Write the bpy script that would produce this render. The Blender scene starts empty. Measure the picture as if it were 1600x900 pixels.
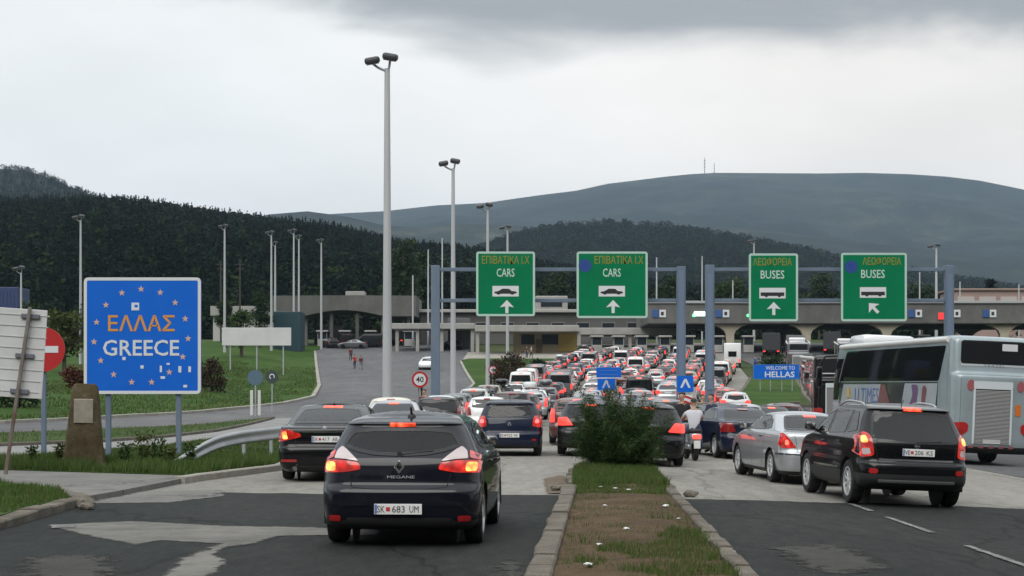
import bpy, bmesh, math, random
import numpy as np
from mathutils import Vector, Matrix
from mathutils.bvhtree import BVHTree
from mathutils import noise as mnoise
from mathutils.geometry import tessellate_polygon

random.seed(7); RNG = np.random.default_rng(7)
SC = bpy.context.scene
COL = SC.collection
R = math.radians

# ------------------------------------------------------------------ camera
F = 2500.0; CAMZ = 1.72; HY = 610.0        # focal length in photo pixels, eye height, eye-level row
cam = bpy.data.cameras.new("camera")
cam.sensor_width = 36.0
cam.lens = 36.0 * F / 1600.0
cam.shift_y = (HY - 450.0) / 1600.0
cam.clip_start = 0.3; cam.clip_end = 20000
camo = bpy.data.objects.new("camera", cam); COL.objects.link(camo)
camo.location = (0, 0, CAMZ); camo.rotation_euler = (R(90), 0, 0)
SC.camera = camo

# ------------------------------------------------------------------ sky, sun, exposure
SUN_EL, SUN_AZ = 46.0, 200.0                 # azimuth clockwise from +Y
world = bpy.data.worlds.new("World"); SC.world = world
world.use_nodes = True
def build_world():
    nt = world.node_tree; N = nt.nodes; L = nt.links; N.clear()
    out = N.new("ShaderNodeOutputWorld"); bg = N.new("ShaderNodeBackground")
    bg.inputs[1].default_value = 0.1
    L.new(bg.outputs[0], out.inputs[0])
    sky = N.new("ShaderNodeTexSky"); sky.sky_type = 'NISHITA'; sky.sun_disc = False
    sky.sun_elevation = R(SUN_EL); sky.sun_rotation = R(SUN_AZ)
    tc = N.new("ShaderNodeTexCoord"); sep = N.new("ShaderNodeSeparateXYZ")
    L.new(tc.outputs['Generated'], sep.inputs[0])
    def math_(op, a, b=None, c=None, clamp=False):
        n = N.new("ShaderNodeMath"); n.operation = op; n.use_clamp = clamp
        for i, v in enumerate((a, b, c)):
            if v is None: continue
            if isinstance(v, (int, float)): n.inputs[i].default_value = v
            else: L.new(v, n.inputs[i])
        return n.outputs[0]
    def noise(scale, sx, sy, sz, detail, rough=0.55, dist=0.0):
        mp = N.new("ShaderNodeMapping"); mp.inputs['Scale'].default_value = (sx, sy, sz)
        L.new(tc.outputs['Generated'], mp.inputs[0])
        n = N.new("ShaderNodeTexNoise"); n.inputs['Scale'].default_value = scale
        n.inputs['Detail'].default_value = detail; n.inputs['Roughness'].default_value = rough
        n.inputs['Distortion'].default_value = dist
        L.new(mp.outputs[0], n.inputs[0]); return n.outputs[0]
    X, Y, Z = sep.outputs
    n1 = noise(6.0, 1.0, 1.0, 3.2, 5, 0.5, 0.4)
    n2 = noise(3.0, 1.0, 1.0, 2.6, 4, 0.55)
    # a dark cloud bank overhead whose lower edge dips towards the right of the view
    rt = N.new("ShaderNodeMapRange"); rt.interpolation_type = 'SMOOTHSTEP'
    rt.inputs['From Min'].default_value = -0.16; rt.inputs['From Max'].default_value = 0.03; rt.inputs['To Min'].default_value = -0.030; rt.inputs['To Max'].default_value = 0.012
    L.new(X, rt.inputs[0]); v = math_('ADD', Z, rt.outputs[0])
    v = math_('ADD', v, math_('MULTIPLY', math_('SUBTRACT', n1, 0.5), 0.10))
    bank = N.new("ShaderNodeMapRange"); bank.interpolation_type = 'SMOOTHSTEP'
    bank.inputs['From Min'].default_value = 0.197; bank.inputs['From Max'].default_value = 0.242
    L.new(v, bank.inputs[0])
    c1 = N.new("ShaderNodeMix"); c1.data_type = 'RGBA'
    # bright lower sky: cool left, faintly warm right
    warm = N.new("ShaderNodeMapRange"); warm.inputs['From Min'].default_value = -0.18; warm.inputs['From Max'].default_value = 0.16
    L.new(X, warm.inputs[0])
    c1.inputs['A'].default_value = (8.4, 8.5, 8.4, 1); c1.inputs['B'].default_value = (9.1, 8.65, 8.1, 1)
    L.new(warm.outputs[0], c1.inputs['Factor'])
    hz = N.new("ShaderNodeMix"); hz.data_type = 'RGBA'
    low = N.new("ShaderNodeMapRange"); low.inputs['From Min'].default_value = 0.15; low.inputs['From Max'].default_value = 0.06
    L.new(Z, low.inputs[0]); L.new(math_('MULTIPLY', low.outputs[0], 0.75), hz.inputs['Factor'])
    L.new(c1.outputs['Result'], hz.inputs['A']); hz.inputs['B'].default_value = (8.2, 8.2, 8.05, 1)
    mott = N.new("ShaderNodeMapRange"); mott.inputs['From Min'].default_value = 0.3; mott.inputs['From Max'].default_value = 0.7
    mott.inputs['To Min'].default_value = 0.86; mott.inputs['To Max'].default_value = 1.06
    L.new(n2, mott.inputs[0])
    sc_ = N.new("ShaderNodeVectorMath"); sc_.operation = 'SCALE'
    L.new(hz.outputs['Result'], sc_.inputs[0]); L.new(mott.outputs[0], sc_.inputs['Scale'])
    dk = N.new("ShaderNodeMix"); dk.data_type = 'RGBA'
    L.new(math_('MULTIPLY', bank.outputs[0], 0.92), dk.inputs['Factor'])
    L.new(sc_.outputs[0], dk.inputs['A']); dk.inputs['B'].default_value = (2.75, 2.92, 3.0, 1)
    mx = N.new("ShaderNodeMix"); mx.data_type = 'RGBA'; mx.inputs['Factor'].default_value = 0.96
    L.new(sky.outputs[0], mx.inputs['A']); L.new(dk.outputs['Result'], mx.inputs['B'])
    # sky behind the viewer dimmed low to darken car reflections, brightened higher up
    bk = N.new("ShaderNodeMapRange"); bk.interpolation_type = 'SMOOTHSTEP'
    bk.inputs['From Min'].default_value = 0.35; bk.inputs['From Max'].default_value = -0.35; L.new(Y, bk.inputs[0])
    gz = N.new("ShaderNodeMapRange"); gz.interpolation_type = 'SMOOTHSTEP'
    gz.inputs['From Min'].default_value = 0.30; gz.inputs['From Max'].default_value = 0.75; gz.inputs['To Min'].default_value = -0.68; gz.inputs['To Max'].default_value = 0.15; L.new(Z, gz.inputs[0])
    bs = N.new("ShaderNodeVectorMath"); bs.operation = 'SCALE'
    L.new(mx.outputs['Result'], bs.inputs[0]); L.new(math_('MULTIPLY_ADD', bk.outputs[0], gz.outputs[0], 1.0), bs.inputs['Scale'])
    # unseen sky overhead brightened to lift the light on the scene
    ov = N.new("ShaderNodeMapRange"); ov.interpolation_type = 'SMOOTHSTEP'
    ov.inputs['From Min'].default_value = 0.25; ov.inputs['From Max'].default_value = 0.55; ov.inputs['To Min'].default_value = 1.0; ov.inputs['To Max'].default_value = 3.2
    L.new(Z, ov.inputs[0]); os_ = N.new("ShaderNodeVectorMath"); os_.operation = 'SCALE'
    L.new(bs.outputs[0], os_.inputs[0]); L.new(ov.outputs[0], os_.inputs['Scale'])
    L.new(os_.outputs[0], bg.inputs[0])
build_world()
sun = bpy.data.lights.new("sun", 'SUN'); sun.energy = 1.6; sun.angle = R(50); sun.color = (1, 0.96, 0.9)
suno = bpy.data.objects.new("sun", sun); COL.objects.link(suno)
_d = Vector((math.sin(R(SUN_AZ)) * math.cos(R(SUN_EL)), math.cos(R(SUN_AZ)) * math.cos(R(SUN_EL)), math.sin(R(SUN_EL))))
suno.rotation_euler = _d.to_track_quat('Z', 'Y').to_euler()
vs = SC.view_settings
vs.view_transform = 'Standard'; vs.look = 'None'; vs.exposure = 0.3; vs.gamma = 1.0
try: vs.use_curve_mapping = False
except Exception: pass
SC.render.filter_size = 2.1
cy = SC.cycles
cy.max_bounces = 8; cy.transparent_max_bounces = 12; cy.volume_bounces = 1
cy.use_denoising = True
cy.sample_clamp_indirect = 4.0

# ------------------------------------------------------------------ ground height
def sstep(a, b, t):
    t = np.clip((np.asarray(t, float) - a) / (b - a), 0, 1); return t * t * (3 - 2 * t)
def prof(d):
    d = np.asarray(d, float)
    z = np.where(d < 60, 0.0, 2.4e-4 * (np.clip(d, 60, 240) - 60) ** 2)
    s = np.clip(d - 240, 0, 80)
    z = z + 0.0864 * s - (0.0714 / 160) * s * s
    return z + 0.012 * np.clip(d - 320, 0, 600)
def hh(x, d):
    x = np.asarray(x, float); d = np.asarray(d, float)
    t = np.clip(x - 1.5, 0, 14)
    drop = 0.04 * (np.sqrt(t * t + 1.0) - 1.0)
    return prof(d) - drop * (1 - sstep(62, 112, d))
def h(x, d): return float(hh(x, d))
def at(px, py, d): return Vector(((px - 800) / F * d, d, CAMZ - (py - HY) / F * d))
def gx(px, d): return (px - 800) / F * d

# ------------------------------------------------------------------ materials
MATS = {}
def nodes_of(m):
    m.use_nodes = True
    nt = m.node_tree; nt.nodes.clear()
    out = nt.nodes.new("ShaderNodeOutputMaterial"); p = nt.nodes.new("ShaderNodeBsdfPrincipled")
    nt.links.new(p.outputs[0], out.inputs[0]); return nt, out, p
def mat(name, col, rough=0.6, var=None, scale=3.0, detail=6, bump=0.0, bscale=None, metal=0.0, coat=0.0, spec=0.5,
        emit=None, estr=0.0, eclump=0, lo=0.35, hi=0.65, stretch=(1, 1, 1), rvar=0.0):
    """principled material; var = second colour mixed in by object-space noise"""
    if name in MATS: return MATS[name]
    m = bpy.data.materials.new(name); nt, out, p = nodes_of(m); N = nt.nodes; L = nt.links
    c = tuple(col) + (1,) if len(col) == 3 else col
    p.inputs['Base Color'].default_value = c
    p.inputs['Roughness'].default_value = rough; p.inputs['Metallic'].default_value = metal
    p.inputs['Coat Weight'].default_value = coat; p.inputs['Coat Roughness'].default_value = 0.04
    p.inputs['Specular IOR Level'].default_value = spec
    if emit:
        p.inputs['Emission Color'].default_value = tuple(emit) + (1,); p.inputs['Emission Strength'].default_value = estr
        m.cycles.emission_sampling = 'NONE'
    if emit and eclump:
        etc = nt.nodes.new("ShaderNodeTexCoord"); ev = nt.nodes.new("ShaderNodeTexVoronoi"); ev.inputs['Scale'].default_value = eclump; emr = nt.nodes.new("ShaderNodeMapRange"); emr.inputs['From Max'].default_value = 0.7; emr.inputs['To Min'].default_value = estr * 1.9; emr.inputs['To Max'].default_value = estr * 0.25
        nt.links.new(etc.outputs['Object'], ev.inputs[0]); nt.links.new(ev.outputs[0], emr.inputs[0]); nt.links.new(emr.outputs[0], p.inputs['Emission Strength'])
    if var is not None or bump or rvar:
        tc = N.new("ShaderNodeTexCoord"); mp = N.new("ShaderNodeMapping"); mp.inputs['Scale'].default_value = stretch
        L.new(tc.outputs['Object'], mp.inputs[0])
        n = N.new("ShaderNodeTexNoise"); n.inputs['Scale'].default_value = scale; n.inputs['Detail'].default_value = detail
        n.inputs['Roughness'].default_value = 0.62
        L.new(mp.outputs[0], n.inputs[0])
    if var is not None:
        mr = N.new("ShaderNodeMapRange"); mr.inputs['From Min'].default_value = lo; mr.inputs['From Max'].default_value = hi
        L.new(n.outputs[0], mr.inputs[0])
        mx = N.new("ShaderNodeMix"); mx.data_type = 'RGBA'
        L.new(mr.outputs[0], mx.inputs['Factor']); mx.inputs['A'].default_value = c; mx.inputs['B'].default_value = tuple(var) + (1,)
        L.new(mx.outputs['Result'], p.inputs['Base Color'])
    if rvar:
        rr = N.new("ShaderNodeMapRange"); rr.inputs['To Min'].default_value = max(0.02, rough - rvar); rr.inputs['To Max'].default_value = min(1, rough + rvar)
        L.new(n.outputs[0], rr.inputs[0]); L.new(rr.outputs[0], p.inputs['Roughness'])
    if bump:
        n2 = N.new("ShaderNodeTexNoise"); n2.inputs['Scale'].default_value = bscale or scale * 8; n2.inputs['Detail'].default_value = 6
        L.new(mp.outputs[0], n2.inputs[0])
        b = N.new("ShaderNodeBump"); b.inputs['Strength'].default_value = bump; b.inputs['Distance'].default_value = 0.02
        L.new(n2.outputs[0], b.inputs['Height']); L.new(b.outputs[0], p.inputs['Normal'])
    MATS[name] = m; return m
def ground_mat(name, stops, scales=(0.25, 2.2, 30), weights=(0.4, 0.35, 0.25), rough=0.9, bump=0.3, stretch=(1, 1, 1), cracks=0.0, tracks=0.0):
    """three octave groups of noise summed and run through a colour ramp: patches, mottling, grain"""
    if name in MATS: return MATS[name]
    m = bpy.data.materials.new(name); nt, out, p = nodes_of(m); N = nt.nodes; L = nt.links
    tc = N.new("ShaderNodeTexCoord"); mp = N.new("ShaderNodeMapping"); mp.inputs['Scale'].default_value = stretch
    L.new(tc.outputs['Object'], mp.inputs[0])
    acc = None; last = None
    for s, w in zip(scales, weights):
        n = N.new("ShaderNodeTexNoise"); n.inputs['Scale'].default_value = s; n.inputs['Detail'].default_value = 8; n.inputs['Roughness'].default_value = 0.65
        L.new(mp.outputs[0], n.inputs[0])
        a = N.new("ShaderNodeMath"); a.operation = 'MULTIPLY_ADD'; a.inputs[1].default_value = w
        L.new(n.outputs[0], a.inputs[0])
        if acc is None: a.inputs[2].default_value = 0.0
        else: L.new(acc, a.inputs[2])
        acc = a.outputs[0]; last = n
    st = N.new("ShaderNodeMapRange"); st.inputs['From Min'].default_value = 0.36; st.inputs['From Max'].default_value = 0.64
    L.new(acc, st.inputs[0]); fac = st.outputs[0]
    r = N.new("ShaderNodeValToRGB"); cr = r.color_ramp
    while len(cr.elements) < len(stops): cr.elements.new(0.5)
    for e, (pos, c) in zip(cr.elements, stops): e.position = pos; e.color = tuple(c) + (1,)
    L.new(fac, r.inputs[0]); col = r.outputs[0]
    if cracks:
        vo = N.new("ShaderNodeTexVoronoi"); vo.feature = 'DISTANCE_TO_EDGE'; vo.inputs['Scale'].default_value = 0.22
        wob = N.new("ShaderNodeTexNoise"); wob.inputs['Scale'].default_value = 1.6; wob.inputs['Detail'].default_value = 6
        L.new(mp.outputs[0], wob.inputs[0])
        ad = N.new("ShaderNodeMix"); ad.data_type = 'RGBA'; ad.blend_type = 'LINEAR_LIGHT'; ad.inputs['Factor'].default_value = 0.5
        L.new(mp.outputs[0], ad.inputs['A']); L.new(wob.outputs[1], ad.inputs['B']); L.new(ad.outputs['Result'], vo.inputs[0])
        lt = N.new("ShaderNodeMapRange"); lt.inputs['From Min'].default_value = 0.0; lt.inputs['From Max'].default_value = 0.012
        lt.inputs['To Min'].default_value = 1 - cracks; lt.inputs['To Max'].default_value = 1.0
        L.new(vo.outputs[0], lt.inputs[0])
        sv = N.new("ShaderNodeVectorMath"); sv.operation = 'SCALE'; L.new(col, sv.inputs[0]); L.new(lt.outputs[0], sv.inputs['Scale'])
        col = sv.outputs[0]
    L.new(col, p.inputs['Base Color']); p.inputs['Roughness'].default_value = rough; p.inputs['Specular IOR Level'].default_value = 0.08
    b = N.new("ShaderNodeBump"); b.inputs['Strength'].default_value = bump; b.inputs['Distance'].default_value = 0.02
    L.new(last.outputs[0], b.inputs['Height']); L.new(b.outputs[0], p.inputs['Normal'])
    MATS[name] = m; return m
def leaf_mat(name, a, b, scale=1.2, trans=0.15, rough=0.6, spec=0.15):
    if name in MATS: return MATS[name]
    m = bpy.data.materials.new(name); nt, out, p = nodes_of(m); N = nt.nodes; L = nt.links
    tc = N.new("ShaderNodeTexCoord"); n = N.new("ShaderNodeTexNoise"); n.inputs['Scale'].default_value = scale; n.inputs['Detail'].default_value = 5
    L.new(tc.outputs['Object'], n.inputs[0])
    mr = N.new("ShaderNodeMapRange"); mr.inputs['From Min'].default_value = 0.35; mr.inputs['From Max'].default_value = 0.65
    L.new(n.outputs[0], mr.inputs[0]); mx = N.new("ShaderNodeMix"); mx.data_type = 'RGBA'
    L.new(mr.outputs[0], mx.inputs['Factor']); mx.inputs['A'].default_value = tuple(a) + (1,); mx.inputs['B'].default_value = tuple(b) + (1,)
    L.new(mx.outputs['Result'], p.inputs['Base Color']); p.inputs['Roughness'].default_value = rough; p.inputs['Specular IOR Level'].default_value = spec
    if trans:
        t = N.new("ShaderNodeBsdfTranslucent"); L.new(mx.outputs['Result'], t.inputs[0])
        ms = N.new("ShaderNodeMixShader"); ms.inputs[0].default_value = trans
        L.new(p.outputs[0], ms.inputs[1]); L.new(t.outputs[0], ms.inputs[2]); L.new(ms.outputs[0], out.inputs[0])
    MATS[name] = m; return m
def frayed(name, src, amount=1.0):
    """a copy of a ground material that thins out raggedly towards the sheet's edge (attribute 'edge' = distance from it)"""
    if name in MATS: return MATS[name]
    m = src.copy(); m.name = name; nt = m.node_tree; N = nt.nodes; L = nt.links
    out = [n for n in N if n.type == 'OUTPUT_MATERIAL'][0]; p = [n for n in N if n.type == 'BSDF_PRINCIPLED'][0]
    at_ = N.new("ShaderNodeAttribute"); at_.attribute_name = "edge"; tc = N.new("ShaderNodeTexCoord")
    n = N.new("ShaderNodeTexNoise"); n.inputs['Scale'].default_value = 4.5; n.inputs['Detail'].default_value = 9; n.inputs['Roughness'].default_value = 0.75; L.new(tc.outputs['Object'], n.inputs[0])
    a = N.new("ShaderNodeMath"); a.operation = 'MULTIPLY_ADD'; a.inputs[1].default_value = 2.2 * amount; a.inputs[2].default_value = -1.1 * amount - 0.35; L.new(n.outputs[0], a.inputs[0])
    b = N.new("ShaderNodeMath"); b.operation = 'ADD'; L.new(at_.outputs['Fac'], b.inputs[0]); L.new(a.outputs[0], b.inputs[1])
    r = N.new("ShaderNodeMapRange"); r.inputs['From Min'].default_value = -0.12; r.inputs['From Max'].default_value = 0.22; L.new(b.outputs[0], r.inputs[0])
    tr = N.new("ShaderNodeBsdfTransparent"); ms = N.new("ShaderNodeMixShader"); L.new(r.outputs[0], ms.inputs[0]); L.new(tr.outputs[0], ms.inputs[1]); L.new(p.outputs[0], ms.inputs[2]); L.new(ms.outputs[0], out.inputs[0])
    MATS[name] = m; return m
def glass_mat(name, tint, clear):
    """tinted car glass: a dark transparent pane under a clear reflection"""
    if name in MATS: return MATS[name]
    m = bpy.data.materials.new(name); m.use_nodes = True; nt = m.node_tree; N = nt.nodes; L = nt.links; N.clear()
    out = N.new("ShaderNodeOutputMaterial"); tr = N.new("ShaderNodeBsdfTransparent"); tr.inputs[0].default_value = tuple(tint) + (1,)
    df = N.new("ShaderNodeBsdfDiffuse"); df.inputs[0].default_value = (0.012, 0.013, 0.014, 1)
    m1 = N.new("ShaderNodeMixShader"); m1.inputs[0].default_value = clear; L.new(df.outputs[0], m1.inputs[1]); L.new(tr.outputs[0], m1.inputs[2])
    gl = N.new("ShaderNodeBsdfGlossy"); gl.inputs['Roughness'].default_value = 0.03
    fr = N.new("ShaderNodeFresnel"); fr.inputs[0].default_value = 1.5
    m2 = N.new("ShaderNodeMixShader"); L.new(fr.outputs[0], m2.inputs[0]); L.new(m1.outputs[0], m2.inputs[1]); L.new(gl.outputs[0], m2.inputs[2])
    L.new(m2.outputs[0], out.inputs[0]); MATS[name] = m; return m

# ------------------------------------------------------------------ mesh helpers
class MB:
    """collects geometry, links it as one mesh object"""
    def __init__(s): s.v = []; s.f = []; s.m = []
    def add(s, verts, faces, mi=0):
        o = len(s.v); s.v.extend([tuple(v) for v in verts]); s.f.extend([tuple(i + o for i in f) for f in faces]); s.m.extend([mi] * len(faces)); return s
    def box(s, c, size, mi=0, M=None):
        x, y, z = [q / 2 for q in size]
        vs_ = [Vector((sx * x, sy * y, sz * z)) for sx in (-1, 1) for sy in (-1, 1) for sz in (-1, 1)]
        if M is not None: vs_ = [M @ v for v in vs_]
        vs_ = [v + Vector(c) for v in vs_]
        return s.add(vs_, [(0, 1, 3, 2), (4, 6, 7, 5), (0, 4, 5, 1), (2, 3, 7, 6), (0, 2, 6, 4), (1, 5, 7, 3)], mi)
    def bbox(s, c, size, b=0.02, mi=0, M=None):
        """box with chamfered vertical and horizontal edges"""
        x, y, z = [q / 2 for q in size]; b = min(b, x * 0.9, y * 0.9, z * 0.9)
        bm = bmesh.new(); bmesh.ops.create_cube(bm, size=1)
        for v in bm.verts: v.co = Vector((v.co.x * size[0], v.co.y * size[1], v.co.z * size[2]))
        bmesh.ops.bevel(bm, geom=bm.edges[:] + bm.verts[:], offset=b, segments=2, affect='EDGES', profile=0.5)
        vs_ = [(M @ v.co if M is not None else v.co) + Vector(c) for v in bm.verts]
        bm.verts.index_update()
        s.add(vs_, [[v.index for v in f.verts] for f in bm.faces], mi); bm.free(); return s
    def tube(s, pts, rad, n=10, mi=0, caps=True):
        pts = [Vector(p) for p in pts]; rad = rad if hasattr(rad, '__len__') else [rad] * len(pts)
        rings = []
        for i, p in enumerate(pts):
            t = (pts[min(i + 1, len(pts) - 1)] - pts[max(i - 1, 0)]).normalized()
            a = t.orthogonal() if abs(t.z) < 0.99 else Vector((1, 0, 0)); 
            a = (Vector((0, 0, 1)).cross(t) if abs(t.z) < 0.95 else Vector((1, 0, 0))); a = (a - t * a.dot(t)).normalized(); b = t.cross(a)
            rings.append([p + (a * math.cos(2 * math.pi * k / n) + b * math.sin(2 * math.pi * k / n)) * rad[i] for k in range(n)])
        vs_ = [v for r in rings for v in r]; fs = []
        for i in range(len(pts) - 1):
            for k in range(n): fs.append((i * n + k, i * n + (k + 1) % n, (i + 1) * n + (k + 1) % n, (i + 1) * n + k))
        if caps: fs += [tuple(range(n - 1, -1, -1)), tuple((len(pts) - 1) * n + k for k in range(n))]
        return s.add(vs_, fs, mi)
    def lathe(s, prof_, n=24, axis='z', c=(0, 0, 0), mi=0, caps=True):
        """prof_ = (radius, along axis)"""
        vs_ = []; fs = []
        for r, a in prof_:
            for k in range(n):
                t = 2 * math.pi * k / n; q = (r * math.cos(t), r * math.sin(t), a)
                q = {'z': q, 'x': (q[2], q[0], q[1]), 'y': (q[0], q[2], q[1])}[axis]
                vs_.append(Vector(q) + Vector(c))
        for i in range(len(prof_) - 1):
            for k in range(n): fs.append((i * n + k, i * n + (k + 1) % n, (i + 1) * n + (k + 1) % n, (i + 1) * n + k))
        if caps: fs += [tuple(range(n - 1, -1, -1)), tuple((len(prof_) - 1) * n + k for k in range(n))]
        return s.add(vs_, fs, mi)
    def prism(s, poly, y0, y1, mi=0):
        """polygon in (x, z) extruded along y"""
        n = len(poly)
        vs_ = [(x, y0, z) for x, z in poly] + [(x, y1, z) for x, z in poly]
        fs = [tuple(range(n)), tuple(range(2 * n - 1, n - 1, -1))] + [(i, i + n, (i + 1) % n + n, (i + 1) % n) for i in range(n)]
        return s.add(vs_, fs, mi)
    def mesh(s, name, mats, smooth=False, recalc=True):
        me = bpy.data.meshes.new(name); me.from_pydata(s.v, [], s.f)
        if not isinstance(mats, (list, tuple)): mats = [mats]
        for m_ in mats: me.materials.append(m_)
        me.polygons.foreach_set('material_index', s.m)
        if recalc: bm = bmesh.new(); bm.from_mesh(me); bmesh.ops.recalc_face_normals(bm, faces=bm.faces[:]); bm.to_mesh(me); bm.free()
        if smooth:
            me.shade_smooth()
            try: me.set_sharp_from_angle(angle=R(smooth if smooth is not True else 40))
            except Exception: pass
        me.update(); return me
    def build(s, name, mats, parent=None, smooth=False, loc=None):
        return link(name, s.mesh(name, mats, smooth), parent, loc)
def link(name, me, parent=None, loc=None):
    o = bpy.data.objects.new(name, me); COL.objects.link(o)
    if parent is not None: o.parent = parent
    if loc is not None: o.location = loc
    return o
def tag(o, label, cat, group=None):
    o["label"] = label; o["category"] = cat
    if group: o["group"] = group
    return o
def thing(name, label, cat, loc=(0, 0, 0), rotz=0.0, group=None):
    o = bpy.data.objects.new(name, None); COL.objects.link(o); o.location = loc; o.rotation_euler = (0, 0, rotz)
    o.empty_display_size = 0.2
    return tag(o, label, cat, group)
def struct(o, kind='structure'): o["kind"] = kind; return o
def children(o, tab={}): return [c for c in bpy.data.objects if c.parent == o]
def copy_tree(root, loc=None, rotz=None, label=None, group=None, kids=None):
    r_ = root.copy(); COL.objects.link(r_)
    if loc is not None: r_.location = loc
    if rotz is not None: r_.rotation_euler = (0, 0, rotz)
    if label: r_["label"] = label
    if group: r_["group"] = group
    for ch in (kids or children(root)):
        c = ch.copy(); COL.objects.link(c); c.parent = r_
        for g in children(ch):
            d = g.copy(); COL.objects.link(d); d.parent = c
    return r_
def np_mesh(name, verts, faces, mats, midx=None, smooth=False):
    me = bpy.data.meshes.new(name); V = np.asarray(verts, np.float32); Fc = np.asarray(faces, np.int32); k = Fc.shape[1]
    me.vertices.add(len(V)); me.vertices.foreach_set('co', V.ravel())
    me.loops.add(Fc.size); me.loops.foreach_set('vertex_index', Fc.ravel())
    me.polygons.add(len(Fc)); me.polygons.foreach_set('loop_start', np.arange(0, Fc.size, k, dtype=np.int32))
    me.polygons.foreach_set('loop_total', np.full(len(Fc), k, np.int32))
    for m_ in (mats if isinstance(mats, (list, tuple)) else [mats]): me.materials.append(m_)
    if midx is not None: me.polygons.foreach_set('material_index', np.asarray(midx, np.int32))
    me.update(calc_edges=True); me.validate()
    if smooth: me.shade_smooth()
    return me
def tess(poly, step):
    """triangulate a 2-D polygon and cut it on a grid; returns verts2d, faces"""
    poly = [p for i, p in enumerate(poly) if math.dist(p, poly[i - 1]) > 1e-6]
    bm = bmesh.new(); vs_ = [bm.verts.new((x, y, 0)) for x, y in poly]
    for t in tessellate_polygon([[Vector((x, y, 0)) for x, y in poly]]):
        try: bm.faces.new([vs_[i] for i in t])
        except ValueError: pass
    sx, sy = step if hasattr(step, '__len__') else (step, step)
    P = np.array(poly)
    for ax, s_ in ((0, sx), (1, sy)):
        if s_ is None: continue
        a, b = P[:, ax].min(), P[:, ax].max(); k = math.floor(a / s_) + 1
        while k * s_ < b - 1e-6:
            co = [0, 0, 0]; co[ax] = k * s_; no = [0, 0, 0]; no[ax] = 1
            bmesh.ops.bisect_plane(bm, geom=bm.verts[:] + bm.edges[:] + bm.faces[:], plane_co=co, plane_no=no, dist=1e-6); k += 1
    bm.verts.index_update()
    v = [(q.co.x, q.co.y) for q in bm.verts]; f = [[q.index for q in fc.verts] for fc in bm.faces]
    be = [(e.verts[0].index, e.verts[1].index) for e in bm.edges if len(e.link_faces) == 1]
    bm.free(); return v, f, be
def sheet(name, poly, off, m_, step=4.0, skirt=0.12, kind='structure', extra=None, smooth=True, fray=0.0):
    """a ground sheet that follows the terrain, its edge turned down into the ground"""
    v, f, be = tess(poly, step); X = np.array([q[0] for q in v]); D = np.array([q[1] for q in v])
    Z = hh(X, D) + off
    if extra is not None: Z = Z + extra(X, D)
    vs_ = [(x, d, z) for x, d, z in zip(X, D, Z)]; mb = MB(); mb.add(vs_, f)
    if skirt:
        low = {}; 
        for a, b in be:
            for q in (a, b):
                if q not in low: low[q] = len(mb.v); mb.v.append((vs_[q][0], vs_[q][1], vs_[q][2] - skirt))
            mb.f.append((a, b, low[b], low[a])); mb.m.append(0)
    me = bpy.data.meshes.new(name); me.from_pydata(mb.v, [], mb.f); me.materials.append(m_)
    bm = bmesh.new(); bm.from_mesh(me); bm.normal_update()
    for fc in bm.faces:
        if fc.normal.z < -0.2: fc.normal_flip()
    bm.to_mesh(me); bm.free()
    me.shade_smooth()
    try: me.set_sharp_from_angle(angle=R(40))
    except Exception: pass
    if fray:
        at_ = me.attributes.new("edge", 'FLOAT', 'POINT'); n = len(poly)
        for i, q in enumerate(me.vertices):
            c = Vector((q.co.x, q.co.y)); dmin = 9.0
            for k in range(n):
                a, b = Vector(poly[k]), Vector(poly[(k + 1) % n]); ab = b - a; t = max(0, min(1, (c - a).dot(ab) / max(1e-9, ab.length_squared))); dmin = min(dmin, (c - a - ab * t).length)
            at_.data[i].value = min(1.5, dmin / fray)
    o = link(name, me); o["kind"] = kind; return o
def kerb(name, pts, m_, w=0.18, top=0.12, step=1.0, chip=0.0, cat=None):
    """kerb stones swept along a ground polyline"""
    P = []
    for (a, b) in zip(pts[:-1], pts[1:]):
        n = max(1, int(math.dist(a, b) / step))
        for i in range(n): t = i / n; P.append((a[0] + (b[0] - a[0]) * t, a[1] + (b[1] - a[1]) * t))
    P.append(pts[-1]); vs_ = []; fs = []
    for i, p in enumerate(P):
        a = Vector(P[max(i - 1, 0)]); b = Vector(P[min(i + 1, len(P) - 1)]); t = (b - a).normalized(); nrm = Vector((t.y, -t.x))
        j = random.uniform(-chip, chip); jz = random.uniform(-chip, 0) * 0.6
        for s_, z in ((-w / 2, -0.12), (-w / 2 + j, top - 0.02 + jz), (-w / 2 + 0.02 + j, top + jz), (w / 2 - 0.02, top + jz), (w / 2, top - 0.02 + jz), (w / 2, -0.12)):
            x, d = p[0] + nrm.x * s_, p[1] + nrm.y * s_; vs_.append((x, d, h(x, d) + z))
    mb = MB()
    for i in range(len(P) - 1):      # one stone per step, a narrow open joint between neighbours
        A = [Vector(v) for v in vs_[i * 6:i * 6 + 6]]; B = [Vector(v) for v in vs_[i * 6 + 6:i * 6 + 12]]; g = min(0.2, 0.010 / max(0.05, (B[0] - A[0]).length)) if step <= 1.2 else 0.0
        dz = random.uniform(-1, 1) * chip * 0.5
        q = [a.lerp(b, g) + Vector((0, 0, dz if 0 < k < 5 else 0)) for k, (a, b) in enumerate(zip(A, B))] + [a.lerp(b, 1 - g) + Vector((0, 0, dz if 0 < k < 5 else 0)) for k, (a, b) in enumerate(zip(A, B))]
        mb.add(q, [(k, k + 1, k + 7, k + 6) for k in range(5)] + [(0, 1, 2, 3, 4, 5), (11, 10, 9, 8, 7, 6)])
    o = mb.build(name, m_); o["kind"] = 'structure'; return o
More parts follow.
